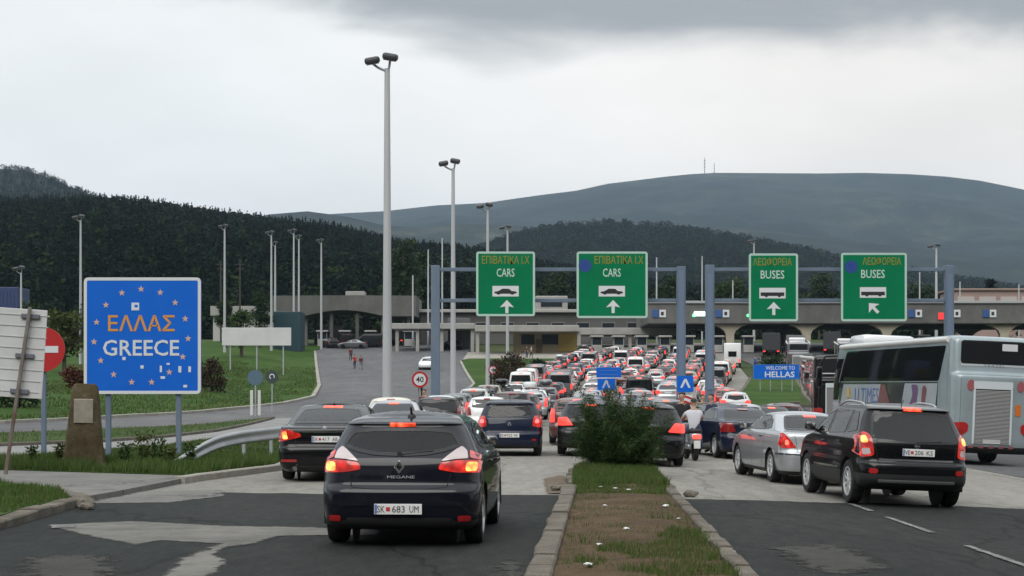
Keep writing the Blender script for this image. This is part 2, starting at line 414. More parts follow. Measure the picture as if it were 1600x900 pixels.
def roundpoly(pts, r, n=4):
    out = []; L_ = len(pts)
    for i in range(L_):
        p = Vector(pts[i]); a = Vector(pts[i - 1]) - p; b = Vector(pts[(i + 1) % L_]) - p
        rr = min(r if not hasattr(r, '__len__') else r[i], a.length * 0.45, b.length * 0.45)
        if rr < 1e-4: out.append(tuple(p)); continue
        p0 = p + a.normalized() * rr; p1 = p + b.normalized() * rr
        for k in range(n + 1):
            t = k / n; q = p0 * (1 - t) ** 2 + p * 2 * t * (1 - t) + p1 * t * t; out.append((q.x, q.y))
    return out
def insetpoly(pts, d):
    A = sum(pts[i - 1][0] * pts[i][1] - pts[i][0] * pts[i - 1][1] for i in range(len(pts))); sgn = 1 if A > 0 else -1
    out = []; n = len(pts)
    for i in range(n):
        p = Vector(pts[i]); a = (p - Vector(pts[i - 1])); b = (Vector(pts[(i + 1) % n]) - p)
        if a.length < 1e-7: a = b
        if b.length < 1e-7: b = a
        na = Vector((-a.y, a.x)).normalized() * sgn; nb = Vector((-b.y, b.x)).normalized() * sgn
        m_ = (na + nb); m_ = m_.normalized() if m_.length > 1e-6 else na
        q = p + m_ * (d / max(0.5, m_.dot(na))); out.append((q.x, q.y))
    return out
def inpoly(x, y, poly):
    c = False; j = len(poly) - 1
    for i in range(len(poly)):
        xi, yi = poly[i]; xj, yj = poly[j]
        if (yi > y) != (yj > y) and x < (xj - xi) * (y - yi) / (yj - yi) + xi: c = not c
        j = i
    return c
def text_mesh(body, height, width, m_, depth=0.004, bold=0.0):
    """lettering in the x-z plane facing -y, centred, fitted to height x width"""
    cu = bpy.data.curves.new("lettering", 'FONT'); cu.body = body; cu.size = 1.0; cu.extrude = 0.02; cu.offset = bold; cu.resolution_u = 2
    o = bpy.data.objects.new("lettering", cu); COL.objects.link(o)
    dg = bpy.context.evaluated_depsgraph_get(); me = bpy.data.meshes.new_from_object(o.evaluated_get(dg))
    bpy.data.objects.remove(o); bpy.data.curves.remove(cu)
    V = np.zeros(len(me.vertices) * 3); me.vertices.foreach_get('co', V); V = V.reshape(-1, 3)
    lo, hi = V.min(0), V.max(0); ctr = (lo + hi) / 2
    sx = width / (hi[0] - lo[0]); sz = height / (hi[1] - lo[1]); sd = depth / max(1e-6, hi[2] - lo[2])
    W = np.stack([(V[:, 0] - ctr[0]) * sx, -(V[:, 2] - ctr[2]) * sd, (V[:, 1] - ctr[1]) * sz], 1)
    me.vertices.foreach_set('co', W.ravel()); me.materials.clear(); me.materials.append(m_); me.name = "lettering"; me.update(); return me

# ------------------------------------------------------------------ ground, roads and verges
GRASS = ground_mat("verge_grass", [(0.0, (0.020, 0.034, 0.010)), (0.45, (0.036, 0.064, 0.018)), (0.75, (0.060, 0.088, 0.028)), (1.0, (0.105, 0.105, 0.050))], (0.12, 1.1, 14), (0.35, 0.35, 0.3), bump=0.9)
LAWN = ground_mat("lawn_grass", [(0.0, (0.016, 0.036, 0.007)), (0.4, (0.030, 0.066, 0.011)), (0.7, (0.050, 0.090, 0.018)), (1.0, (0.105, 0.115, 0.042))], (0.09, 0.6, 6), (0.4, 0.3, 0.3), bump=0.9)
ASPH = ground_mat("dark_asphalt", [(0.0, (0.0128, 0.0142, 0.0139)), (0.4, (0.0218, 0.0240, 0.0225)), (0.75, (0.0330, 0.0353, 0.0323)), (1.0, (0.0540, 0.0540, 0.0495))], (0.3, 6.0, 34), (0.36, 0.34, 0.30), rough=0.75, bump=0.6, cracks=0.45, stretch=(1, 0.35, 1))
PALE = ground_mat("worn_pale_asphalt", [(0.0, (0.145, 0.138, 0.124)), (0.5, (0.22, 0.21, 0.188)), (1.0, (0.31, 0.296, 0.268))], (0.18, 4.0, 30), (0.38, 0.34, 0.28), rough=0.85, bump=0.3, cracks=0.35, stretch=(1, 0.3, 1))
FARASPH = ground_mat("grey_asphalt", [(0.0, (0.0850, 0.0859, 0.0884)), (0.5, (0.1190, 0.1190, 0.1215)), (1.0, (0.1615, 0.1598, 0.1581))], (0.10, 0.8, 30), (0.45, 0.3, 0.25), rough=0.85, bump=0.2, stretch=(1, 0.4, 1), cracks=0.25)
PAVE = ground_mat("pavement_concrete", [(0.0, (0.11, 0.107, 0.10)), (0.5, (0.165, 0.16, 0.15)), (1.0, (0.23, 0.22, 0.20))], (0.5, 2.5, 40), (0.35, 0.35, 0.3), rough=0.9, bump=0.4, cracks=0.5)
KERB = ground_mat("kerb_concrete", [(0.0, (0.075, 0.066, 0.053)), (0.5, (0.135, 0.12, 0.10)), (1.0, (0.215, 0.195, 0.165))], (0.7, 3.5, 30), (0.35, 0.35, 0.3), rough=0.92, bump=0.5)
LKERB = ground_mat("pale_kerb_concrete", [(0.0, (0.20, 0.185, 0.16)), (0.5, (0.30, 0.285, 0.25)), (1.0, (0.40, 0.38, 0.34))], (0.5, 3.5, 30), rough=0.9, bump=0.3)
SOIL = ground_mat("bare_soil", [(0.0, (0.050, 0.036, 0.024)), (0.5, (0.092, 0.064, 0.040)), (0.8, (0.125, 0.088, 0.056)), (1.0, (0.17, 0.14, 0.10))], (0.7, 4, 40), (0.4, 0.3, 0.3), rough=0.95, bump=0.9)
LINE = ground_mat("worn_road_paint", [(0.0, (0.05, 0.05, 0.05)), (0.4, (0.15, 0.15, 0.145)), (1.0, (0.30, 0.30, 0.29))], (1.2, 6, 40), (0.3, 0.4, 0.3), rough=0.8, bump=0.2)
FIELD = ground_mat("open_ground", [(0.0, (0.028, 0.040, 0.015)), (0.5, (0.044, 0.062, 0.022)), (1.0, (0.085, 0.085, 0.042))], (0.01, 0.08, 1.5), bump=0.4)

def build_ground():
    xs = np.unique(np.concatenate([np.linspace(-7800, -200, 22), np.linspace(-200, 200, 101), np.linspace(200, 7800, 22)]))
    ds = np.unique(np.concatenate([np.linspace(-250, -20, 9), np.linspace(-20, 340, 121), np.linspace(340, 7200, 40)]))
    X, D = np.meshgrid(xs, ds); Z = hh(X, D) - 0.10
    n, m_ = X.shape; V = np.stack([X.ravel(), D.ravel(), Z.ravel()], 1)
    i, j = np.meshgrid(np.arange(n - 1), np.arange(m_ - 1), indexing='ij'); a = i * m_ + j
    me = np_mesh("ground", V, np.stack([a.ravel(), (a + 1).ravel(), (a + m_ + 1).ravel(), (a + m_).ravel()], 1), FIELD, smooth=True)
    struct(link("ground", me))
build_ground()

LEFT_KERB = [(-6.55, -40), (-6.5, 14), (-6.45, 20), (-6.55, 24.4)]
ROADA = [(-60, 18), (-40, 25), (-22, 33), (-12.6, 39.0), (-10.4, 48), (-9.6, 70), (-9, 92), (-13, 88), (-12.6, 78), (-12.2, 66), (-12.6, 58), (-13.6, 53), (-15.8, 49), (-24, 42), (-42, 35), (-62, 28)]
ROADB = [(-70, 40), (-45, 51), (-30, 57.2), (-19.6, 62), (-14.8, 74), (-13, 88), (-9, 92), (-5.4, 103), (-4.5, 120), (-3.8, 158), (-6.8, 212), (-6, 256), (-30, 256), (-29, 236), (-18.5, 154), (-16, 129), (-16.4, 116), (-19, 98.3), (-25, 78.4), (-38, 67.4), (-70, 56)]
EDGE = [(45, 26.4), (11.7, 26.2), (7, 26.6), (2.7, 25.7), (1.0, 26.3), (-2.0, 26.4), (-6.3, 27.2)]
def ragged_line(pts, amp, seed, step=0.22):
    rnd = random.Random(seed); out = []
    for a, b in zip(pts[:-1], pts[1:]):
        n = max(1, int(math.dist(a, b) / step))
        for k in range(n): t = k / n; x = a[0] + (b[0] - a[0]) * t; out.append((x, a[1] + (b[1] - a[1]) * t + (amp * (mnoise.noise(Vector((x * 0.9, seed, 0))) * 1.3 + rnd.uniform(-0.35, 0.35)) if k else 0)))
    return out + [pts[-1]]
sheet("asphalt_road", [(-6.5, -60), (45, -60)] + ragged_line(EDGE, 0.16, 4) + [(-6.5, 24)], 0.0, ASPH, 3, kind='structure')
sheet("pale_road", [(-6.7, 25.2), (45, 24.4), (45, 35), (14.0, 35.2), (12.3, 37), (12.6, 45), (12.8, 60), (13.6, 90), (14.6, 110), (16, 118), (25.6, 173), (31, 225), (31, 262), (9, 262), (7.4, 225), (3, 180), (-1.5, 150), (-3.7, 120), (-5, 103), (-5.0, 60), (-5.1, 35), (-6.3, 31)], -0.008, PALE, 3)
sheet("bus_lane_road", [(12.3, 37), (14.0, 35.2), (45, 35), (60, 60), (60, 262), (31, 262), (31, 225), (30.5, 172), (22.5, 119), (17, 108), (14.6, 110), (13.6, 90), (12.8, 60), (12.6, 45)], 0.0, ground_mat("bus_lane_asphalt", [(0.0, (0.07, 0.072, 0.075)), (1.0, (0.13, 0.13, 0.128))], rough=0.8, cracks=0.3), 3)
sheet("service_road", ROADA, 0.0, ground_mat("service_asphalt", [(0.0, (0.17, 0.17, 0.165)), (1.0, (0.28, 0.275, 0.265))], (0.15, 1.1, 40), rough=0.85, bump=0.2), 2.5)
sheet("exit_road", ROADB, 0.0, FARASPH, 4)
def lawn_bump(X, D):
    # the lawn swells up away from the exit road
    e = np.clip((-19.5 - X - 0.035 * np.maximum(D - 129, 0) * 2.6) / 9.0, 0, 1)
    return 0.9 * e * e * (3 - 2 * e) * sstep(78, 112, D) * (0.8 + 0.3 * np.sin(X * 0.21) * np.sin(D * 0.05))
LAWNP = [(-70, 56.2), (-38, 67.6), (-25, 78.6), (-19.1, 98.4), (-16.5, 116), (-16.1, 129), (-18.6, 154), (-29.1, 236), (-29.1, 250), (-150, 250), (-150, 40)]
sheet("lawn", LAWNP, 0.10, LAWN, 3, extra=lawn_bump)
STRIP = [(-70, 30), (-42, 35.2), (-24, 42.2), (-15.8, 49.2), (-13.6, 53.2), (-12.7, 58.2), (-12.3, 66), (-12.7, 78), (-13.1, 86.5), (-14.7, 73.8), (-19.5, 61.7), (-30, 57), (-45, 50.8), (-70, 39)]
sheet("grass_strip", STRIP, 0.09, GRASS, 2)
VERGE = [(-10.4, 32.9), (-6.1, 30.7), (-5.15, 34.6), (-5.2, 60), (-5.6, 102), (-8.9, 91.5), (-9.5, 70), (-10.3, 48), (-12.5, 38.7), (-22, 32.7), (-40, 24.6), (-40, 22), (-13, 32.5)]
sheet("grass_verge", VERGE, 0.10, GRASS, 1.5)
sheet("pavement", [(-10.4, 32.8), (-13, 32.4), (-40, 21.9), (-40, 19.8), (-13.5, 30.8), (-9.6, 29.3), (-7.3, 26.3), (-6.6, 24.5), (-6.4, 26.2), (-6.05, 30.6)], 0.085, PAVE, 1.5)
CORNER = [(-40, -10), (-6.65, -10), (-6.65, 14), (-6.6, 20), (-6.7, 24.2), (-7.4, 26.2), (-9.65, 29.2), (-13.5, 30.7), (-40, 19.7)]
sheet("corner_grass", CORNER, 0.11, GRASS, 1.5)
GATE_GRASS = [(-4.4, 104), (-4.4, 122), (-3.7, 158), (-6.7, 211), (-5.8, 217), (6.0, 217), (6.5, 214), (2.7, 180), (-1.7, 150), (-3.9, 120)]
sheet("gate_lawn", GATE_GRASS, 0.10, LAWN, 3)
ISLAND = [(15.0, 111.5), (16.2, 118), (25.7, 172), (30.3, 171), (22.3, 119.5), (17, 109.5)]
sheet("island_grass", ISLAND, 0.12, LAWN, 3)
sheet("customs_platform", [(-6.6, 213.5), (-5.7, 217.3), (8, 217.3), (8, 232), (-6.4, 232)], 0.16, LKERB, 4)
kerb("island_kerb", [(15.0, 111.4), (16.2, 118), (25.7, 172), (30.3, 171), (22.3, 119.5), (17, 109.4), (15.0, 111.4)], KERB, w=0.25, top=0.15, step=4)
kerb("kerb", LEFT_KERB + [(-6.9, 25.2), (-7.5, 26.25)], KERB, w=0.26, top=0.13, step=0.7, chip=0.035)
kerb("kerb", [(-6.15, 29.6), (-5.95, 30.8), (-5.05, 34.6), (-5.05, 60), (-5.4, 100)], LKERB, w=0.2, top=0.13, step=0.9, chip=0.012)
kerb("kerb", [(-70, 56.1), (-38, 67.5), (-25, 78.5), (-19.05, 98.35), (-16.45, 116), (-16.05, 129), (-18.55, 154), (-29.05, 236)], LKERB, w=0.35, top=0.17, step=3, chip=0.02)
kerb("kerb", [(-40, 24.8), (-22, 32.8), (-12.55, 38.85), (-10.35, 48), (-9.55, 70), (-9.0, 91)], KERB, w=0.15, top=0.11, step=1.5)
kerb("kerb", [(-70, 39.5), (-45, 50.9), (-30, 57.1), (-19.55, 61.85), (-14.75, 73.9), (-13.0, 87.5), (-12.65, 78), (-12.25, 66), (-12.65, 58.1), (-13.6, 53.1), (-15.8, 49.1), (-24, 42.1), (-42, 35.1), (-70, 29)], KERB, w=0.15, top=0.11, step=2)
kerb("kerb", [(-4.45, 104), (-4.45, 122), (-3.75, 158), (-6.75, 211)], LKERB, w=0.3, top=0.15, step=3)
# median: bare soil, then a tuft of grass round the shrub
MED_L = [(-1.2, -12), (0.27, 14.8), (0.62, 21), (0.97, 26.9), (1.22, 31.5)]
MED_R = [(1.2, -12), (2.13, 14.8), (2.40, 21), (2.66, 26.9), (2.95, 32)]
sheet("median_soil", [MED_L[0], MED_L[1], MED_L[2], MED_L[3], (1.04, 28.4), (2.74, 28.4), MED_R[3], MED_R[2], MED_R[1], MED_R[0]], 0.07, SOIL, 0.7,
      extra=lambda X, D: 0.025 * np.sin(X * 4.1 + D) * np.sin(D * 1.3) + 0.012 * np.sin(X * 9 + D * 5))
sheet("median_grass", [(1.0, 27.3), (1.2, 31.5), (1.45, 35.2), (2.1, 36.3), (2.8, 35.2), (2.95, 32), (2.69, 27.3)], 0.085, frayed("grass_edge", GRASS), 0.2, skirt=0, fray=1.3,
      extra=lambda X, D: 0.10 * np.exp(-((X - 2.1) ** 2 + ((D - 32) / 2.0) ** 2)))
kerb("median_kerb", MED_L[:4], KERB, w=0.24, top=0.13, step=0.8, chip=0.03)
kerb("median_kerb", MED_R[:4], KERB, w=0.17, top=0.12, step=0.8, chip=0.025)
kerb("median_kerb", [(0.97, 27.3), (1.15, 31), (1.4, 35.2), (2.1, 36.35), (2.85, 35.2), (3.0, 32), (2.75, 27.6)], KERB, w=0.16, top=0.08, step=0.6, chip=0.05)
# worn pale patches left where the top asphalt has broken away
def ragged(poly, amp, seed, n=7):
    rnd = random.Random(seed); out = []
    for i in range(len(poly)):
        a, b = Vector(poly[i]), Vector(poly[(i + 1) % len(poly)]); t = b - a; nn = Vector((-t.y, t.x)).normalized()
        for k in range(n):
            q = a + t * (k / n) + (nn * rnd.uniform(-amp, amp) if k else Vector((0, 0))); out.append((q.x, q.y))
    return out
WORN = frayed("broken_asphalt_edge", ground_mat("broken_asphalt", [(0.0, (0.085, 0.082, 0.075)), (0.4, (0.14, 0.136, 0.124)), (1.0, (0.22, 0.21, 0.19))], (0.5, 2.4, 40), rough=0.9, bump=0.5))
WORNLINE = frayed("frayed_road_paint", LINE, 1.25)
def gpt(px, py): d = F * CAMZ / (py - HY); return (gx(px, d), d)
def worn(name, pts, m_, fray, step=0.28, z=0.006): return sheet(name, pts, z, m_, step, skirt=0, fray=fray)
worn("worn_patch", [gpt(62, 821), gpt(210, 814), gpt(360, 822), gpt(492, 824), gpt(600, 828), gpt(600, 837), gpt(440, 838), gpt(405, 850), gpt(358, 856), gpt(340, 868), gpt(365, 876), gpt(330, 908), gpt(240, 908), gpt(278, 872), gpt(335, 850), gpt(250, 846), gpt(215, 854), gpt(140, 840)], WORN, 0.17, 0.2)
worn("worn_patch", [gpt(780, 872), gpt(842, 868), gpt(838, 905), gpt(730, 908)], frayed("faint_stain_edge", ground_mat("faint_stain", [(0.0, (0.040, 0.040, 0.037)), (1.0, (0.075, 0.073, 0.066))], (1.2, 5, 40)), 1.2), 0.4)
worn("worn_patch", [gpt(20, 870), gpt(190, 862), gpt(205, 905), gpt(0, 910)], frayed("faint_stain_edge", WORN, 1.2), 0.5)
worn("worn_patch", [gpt(1180, 850), gpt(1330, 838), gpt(1420, 880), gpt(1280, 905)], frayed("faint_stain_edge", WORN, 1.2), 0.5)
worn("worn_patch", [gpt(845, 748), gpt(884, 740), gpt(892, 752), gpt(884, 770), gpt(848, 774)], frayed("earth_stain_edge", ground_mat("earth_stain", [(0.0, (0.085, 0.066, 0.048)), (1.0, (0.19, 0.155, 0.115))], (1.5, 6, 40))), 0.18, 0.12)
worn("concrete_ramp", [(-6.6, 24.2), (-6.35, 27.2), (-4.9, 27.7), (-4.6, 25.9), (-5.2, 24.4)], frayed("pavement_edge", PAVE), 0.25, 0.2)
for (d0, d1, x) in ((16.2, 18.9, 5.36), (20.6, 23.2, 5.42), (24.3, 25.9, 5.47), (12.0, 14.4, 5.3)):
    worn("lane_marking", [(x - 0.07, d0), (x + 0.07, d0), (x + 0.08, d1), (x - 0.06, d1)], WORNLINE, 0.05, 0.05, 0.012)
worn("lane_marking", [gpt(76, 821), gpt(122, 820), gpt(120, 826), gpt(78, 827)], WORNLINE, 0.06, 0.1, 0.014)
for y0 in np.arange(120, 205, 9.0):   # lane marks on the exit road
    worn("lane_marking", [(-11.0 - 0.03 * (y0 - 120), y0), (-10.85 - 0.03 * (y0 - 120), y0), (-10.95 - 0.03 * (y0 - 120), y0 + 3.5), (-11.1 - 0.03 * (y0 - 120), y0 + 3.5)], WORNLINE, 0.06, 0.5, 0.012)

# ------------------------------------------------------------------ hills and far woods
def hill(name, ridge, D0, D1, D2, m_, z0=None, nz=26, nx=120, rough=0.0, power=1.0, seed=0, back=0.5):
    """land that rises from distance D0 to a crest at D1 whose skyline is given in photo pixels, and falls behind it"""
    px = np.linspace(ridge[0][0], ridge[-1][0], nx); py = np.interp(px, [r[0] for r in ridge], [r[1] for r in ridge])
    zc = CAMZ + (HY - py) / F * D1
    vv = np.concatenate([np.linspace(0, 1, nz), 1 + np.linspace(0.1, 1, 6)])
    V = np.zeros((len(vv), nx, 3))
    for i, v in enumerate(vv):
        d = D0 + (D1 - D0) * v if v <= 1 else D1 + (D2 - D1) * (v - 1)
        zb = prof(d) - 3 if z0 is None else z0
        s = v ** power * (1.15 - 0.15 * v) if v <= 1 else 1 - back * (v - 1) ** 1.3
        z = zb + (zc - zb) * s
        x = (px - 800) / F * d
        if rough and v < 0.999:
            z = z + np.array([mnoise.fractal(Vector((a / (900 * rough) + seed, d / (900 * rough), seed)), 0.9, 2.1, 5) for a in x]) * (zc - zb) * 0.13 * min(1, v * 3) * min(1, (1 - v) * 1.6)
        V[i] = np.stack([x, np.full(nx, d), z], 1)
    n, k = V.shape[:2]; i, j = np.meshgrid(np.arange(n - 1), np.arange(k - 1), indexing='ij'); a = i * k + j
    me = np_mesh(name, V.reshape(-1, 3), np.stack([a.ravel(), (a + 1).ravel(), (a + k + 1).ravel(), (a + k).ravel()], 1), m_, smooth=True)
    o = link(name, me); o["kind"] = 'structure'; return V
def sample_hill(V, n, rng, vmax=26):
    k = V.shape[1]
    # area-weighted picks on the front slope
    A = np.linalg.norm(np.cross(V[1:vmax, :-1] - V[:vmax - 1, :-1], V[:vmax - 1, 1:] - V[:vmax - 1, :-1]), axis=2); pr = (A / A.sum()).ravel()
    idx = rng.choice(len(pr), n, p=pr); i, j = idx // (k - 1), idx % (k - 1); u, v = rng.random(n)[:, None], rng.random(n)[:, None]
    return (V[i, j] * (1 - u) + V[i + 1, j] * u) * (1 - v) + (V[i, j + 1] * (1 - u) + V[i + 1, j + 1] * u) * v
def spray_tree(rng, conifer, n):
    """one far tree: n small leaf sprays filling a cone or a rounded crown, in units of its height"""
    t = rng.random(n) ** (0.75 if conifer else 1.0); a = rng.uniform(0, 2 * np.pi, n)
    if conifer: r = 0.19 * (1 - t) ** 0.8 * np.sqrt(rng.uniform(0.25, 1, n)) * (0.8 + 0.35 * np.sin(t * 40)); z = 0.10 + 0.9 * t; s = 0.085 * (1.15 - 0.7 * t)
    else: r = 0.34 * np.sqrt(np.clip(1 - (2 * t - 0.9) ** 2 * 0.85, 0.02, 1)) * np.sqrt(rng.uniform(0.35, 1, n)); z = 0.18 + 0.80 * t; s = np.full(n, 0.095)
    c = np.stack([r * np.cos(a), r * np.sin(a), z], 1); u = rng.normal(size=(n, 3)); u /= np.linalg.norm(u, axis=1)[:, None]; v = rng.normal(size=(n, 3)); v -= u * (u * v).sum(1)[:, None]; v /= np.linalg.norm(v, axis=1)[:, None]; s = (s * rng.uniform(0.7, 1.4, n))[:, None]
    V_ = np.stack([c + u * s, c - u * s * 0.6 + v * s * 0.7, c - u * s * 0.6 - v * s * 0.7], 1).reshape(-1, 3); return V_, np.arange(3 * n).reshape(-1, 3)
def forest(name, P, hlo, hhi, m_, rng, broad=0.25, wide=1.0):
    T = [spray_tree(rng, True, 46) for _ in range(4)] + [spray_tree(rng, False, 52) for _ in range(3)]
    fld = np.array([mnoise.noise(Vector((p[0] / 70, p[1] / 70, 3.3))) for p in P]); which = np.where(rng.random(len(P)) + 0.55 * fld < broad, rng.integers(4, 7, len(P)), rng.integers(0, 4, len(P)))
    VV = []; FF = []; MI = []; off = 0
    for t in range(7):
        Q = P[which == t]; n = len(Q)
        if not n: continue
        tv, tf = T[t]; a = rng.random(n) * 2 * np.pi; H = rng.uniform(hlo, hhi, n) * (0.8 if t > 3 else 1); W = H * rng.uniform(0.8, 1.25, n) * wide * (1 if t < 4 else 1.15)
        c, s = np.cos(a)[:, None], np.sin(a)[:, None]
        x = (tv[None, :, 0] * c - tv[None, :, 1] * s) * W[:, None] + Q[:, 0:1]; y = (tv[None, :, 0] * s + tv[None, :, 1] * c) * W[:, None] + Q[:, 1:2]
        z = tv[None, :, 2] * H[:, None] + Q[:, 2:3] - 0.4
        VV.append(np.stack([x, y, z], 2).reshape(-1, 3)); FF.append((tf[None] + (np.arange(n) * len(tv))[:, None, None] + off).reshape(-1, 3)); off += n * len(tv)
        MI.append(np.repeat(rng.integers(0, 2, n) if t < 4 else rng.integers(1, 3, n), len(tf)))
    me = np_mesh(name, np.concatenate(VV), np.concatenate(FF), m_, midx=np.concatenate(MI)); o = link(name, me); o["kind"] = 'stuff'; return o
PINE = [leaf_mat("pine_dark", (0.0048, 0.0096, 0.0072), (0.0088, 0.0152, 0.0096), 0.04, 0, 0.8, 0.02), leaf_mat("pine_mid", (0.0064, 0.0116, 0.0080), (0.0112, 0.0188, 0.0112), 0.04, 0, 0.8, 0.02), leaf_mat("pine_olive", (0.012, 0.024, 0.008), (0.022, 0.038, 0.012), 0.04, 0, 0.8, 0.02)]
FOREST_FLOOR = ground_mat("forest_floor", [(0.0, (0.006, 0.010, 0.006)), (1.0, (0.014, 0.022, 0.010))], (0.01, 0.06, 0.6))
MOUNTAIN = ground_mat("mountain_scrub", [(0.0, (0.005, 0.009, 0.008)), (0.42, (0.010, 0.016, 0.013)), (0.64, (0.020, 0.027, 0.020)), (0.82, (0.040, 0.045, 0.033)), (1.0, (0.095, 0.09, 0.07))], (0.0016, 0.009, 0.05), (0.36, 0.38, 0.26), bump=0.0)
rg = np.random.default_rng(3)
V = hill("wooded_hill", [(-500, 330), (-200, 325), (0, 328), (100, 326), (180, 325), (240, 331), (300, 341), (420, 357), (520, 368), (570, 380), (620, 394), (700, 402), (780, 415), (860, 434), (960, 455), (1100, 470), (1300, 480), (1600, 482), (2000, 482)], 300, 820, 1100, FOREST_FLOOR, rough=0.25, seed=1)
forest("forest", sample_hill(V, 26000, rg), 4.5, 9.0, PINE, rg, broad=0.5, wide=1.15)
V = hill("wooded_knoll", [(600, 455), (700, 408), (760, 384), (800, 370), (830, 360), (880, 353), (960, 349), (1040, 354), (1130, 367), (1250, 390), (1330, 408), (1450, 430), (1600, 452), (1800, 465)], 1000, 1750, 2200, FOREST_FLOOR, rough=0.4, seed=5)
forest("forest", sample_hill(V, 15000, rg), 5, 9, PINE, rg, broad=0.65, wide=1.3)
V = hill("wooded_hill", [(-500, 255), (-150, 262), (0, 264), (40, 266), (80, 279), (120, 297), (170, 315), (250, 335), (400, 370)], 1000, 1900, 2400, FOREST_FLOOR, rough=0.4, seed=8)
forest("forest", sample_hill(V, 10000, rg), 5, 9, PINE, rg, broad=0.5, wide=1.2)
# unseen wooded hill added behind the viewer: blocks low sky, darkens car reflections
def sky_blocking_hill():
    xs = np.linspace(-420, 420, 43); ds = np.array([-62, -75, -95, -130, -180, -240]); zs = np.array([-0.3, 6, 15, 28, 40, 46]); X, D = np.meshgrid(xs, ds)
    Z = np.repeat(zs[:, None], len(xs), 1) * (0.8 + 0.25 * np.sin(X * 0.011 + 1) + 0.08 * np.sin(X * 0.05)); Z[0] = -0.3
    V_ = np.stack([X, D, Z], 2); n, k = X.shape; i, j = np.meshgrid(np.arange(n - 1), np.arange(k - 1), indexing='ij'); a = i * k + j
    struct(link("wooded_hill", np_mesh("wooded_hill", V_.reshape(-1, 3), np.stack([a.ravel(), (a + 1).ravel(), (a + k + 1).ravel(), (a + k).ravel()], 1), FOREST_FLOOR, smooth=True)))
    forest("forest", sample_hill(V_, 1500, rg, 6), 8, 14, PINE, rg, broad=0.5)
sky_blocking_hill()
hill("foothill", [(300, 360), (420, 335), (480, 330), (540, 338), (600, 352), (660, 356), (720, 350), (800, 352), (900, 362), (1050, 352), (1180, 358), (1300, 372), (1450, 392), (1600, 404), (1900, 420)], 1800, 3200, 3800, MOUNTAIN, z0=10, rough=0.5, seed=11, nx=160)
hill("mountain", [(200, 380), (400, 350), (470, 337), (540, 333), (600, 330), (680, 321), (760, 317), (800, 311), (850, 304), (900, 298), (950, 287), (1000, 281), (1040, 276), (1080, 272), (1120, 270), (1200, 270.5), (1280, 271), (1350, 270), (1420, 272), (1480, 276), (1530, 282), (1580, 292), (1640, 305), (1750, 325), (1950, 350), (2300, 390)], 2600, 5500, 7000, MOUNTAIN, z0=15, rough=0.75, seed=20, nx=300, nz=70)
for px, top, w in ((1101, 246, 1.6), (1116, 254, 1.2)):
    d = 5480; b = at(px, 271, d); mb = MB(); mb.tube([b - Vector((0, 0, 8)), at(px, top, d)], [w, w * 0.6], 6)
    for k in range(3): mb.bbox(at(px, top + 5 + 5 * k, d), (w * 4, w * 2, 3), 0.3)
    tag(mb.build("radio_mast", mat("mast_steel", (0.25, 0.26, 0.27), 0.6)), "tall thin radio mast on the mountain crest" if px < 1110 else "shorter radio mast beside the tall one on the crest", "radio mast", "radio masts on the mountain")

# ------------------------------------------------------------------ vehicles
def paint(name, col, metal=0.25, rough=0.35):
    dark = max(col) < 0.07
    return mat("paint_" + name, col, rough, metal=0.0 if dark else metal, coat=0.75 if dark else 1.0, spec=0.06 if dark else 0.5)
PAINT = {
    'navy': paint('navy', (0.006, 0.0065, 0.012), 0.3), 'black': paint('black', (0.004, 0.004, 0.005), 0.2), 'charcoal': paint('charcoal', (0.012, 0.013, 0.015), 0.3),
    'silver': paint('silver', (0.42, 0.44, 0.46), 0.6), 'grey': paint('grey', (0.14, 0.15, 0.16), 0.5), 'white': paint('white', (0.72, 0.73, 0.73), 0.0),
    'cream': paint('cream', (0.60, 0.56, 0.46), 0.0), 'red': paint('red', (0.28, 0.018, 0.014), 0.0), 'maroon': paint('maroon', (0.085, 0.018, 0.016), 0.2), 'blue': paint('blue', (0.03, 0.07, 0.20), 0.3),
    'ice': mat('paint_ice', (0.29, 0.35, 0.375), 0.4, var=(0.24, 0.285, 0.30), scale=1.1, metal=0.25, coat=0.8), 'green': paint('green', (0.015, 0.045, 0.028), 0.2), 'beige': paint('beige', (0.35, 0.31, 0.24), 0.4), 'darkblue': paint('darkblue', (0.008, 0.013, 0.032), 0.3)}
PLASTIC = mat("black_plastic", (0.014, 0.014, 0.015), 0.55)
RUBBER = mat("tyre_rubber", (0.012, 0.012, 0.012), 0.85, bump=0.2, scale=20)
ALLOY = mat("wheel_alloy", (0.50, 0.51, 0.52), 0.35, metal=0.35)
CHROME = mat("chrome", (0.65, 0.66, 0.67), 0.15, metal=1.0)
GLASS = glass_mat("car_glass", (0.44, 0.50, 0.50), 0.86)
DGLASS = glass_mat("dark_glass", (0.05, 0.06, 0.06), 0.25)
SEAL = mat("glass_seal", (0.008, 0.008, 0.009), 0.25)
FABRIC = mat("seat_fabric", (0.03, 0.03, 0.033), 0.9)
LENS = mat("lamp_lens", (0.22, 0.008, 0.008), 0.18, coat=1.0)
LENS_ON = mat("lamp_lens_lit", (0.30, 0.01, 0.008), 0.2, coat=1.0, emit=(1.0, 0.03, 0.015), estr=0.36, eclump=11)
CORE_ON = mat("brake_bulb_lit", (0.9, 0.3, 0.1), 0.3, emit=(1.0, 0.24, 0.045), estr=3.0, eclump=9)
HIGH_ON = mat("high_brake_lit", (0.5, 0.05, 0.02), 0.3, emit=(1.0, 0.08, 0.03), estr=1.8, eclump=16)
QUEUE_ON = mat("queue_lamp_lit", (0.4, 0.02, 0.015), 0.25, emit=(1.0, 0.06, 0.045), estr=1.15)
QHIGH_ON = mat("queue_high_lamp_lit", (0.5, 0.05, 0.03), 0.25, emit=(1.0, 0.13, 0.08), estr=1.7)
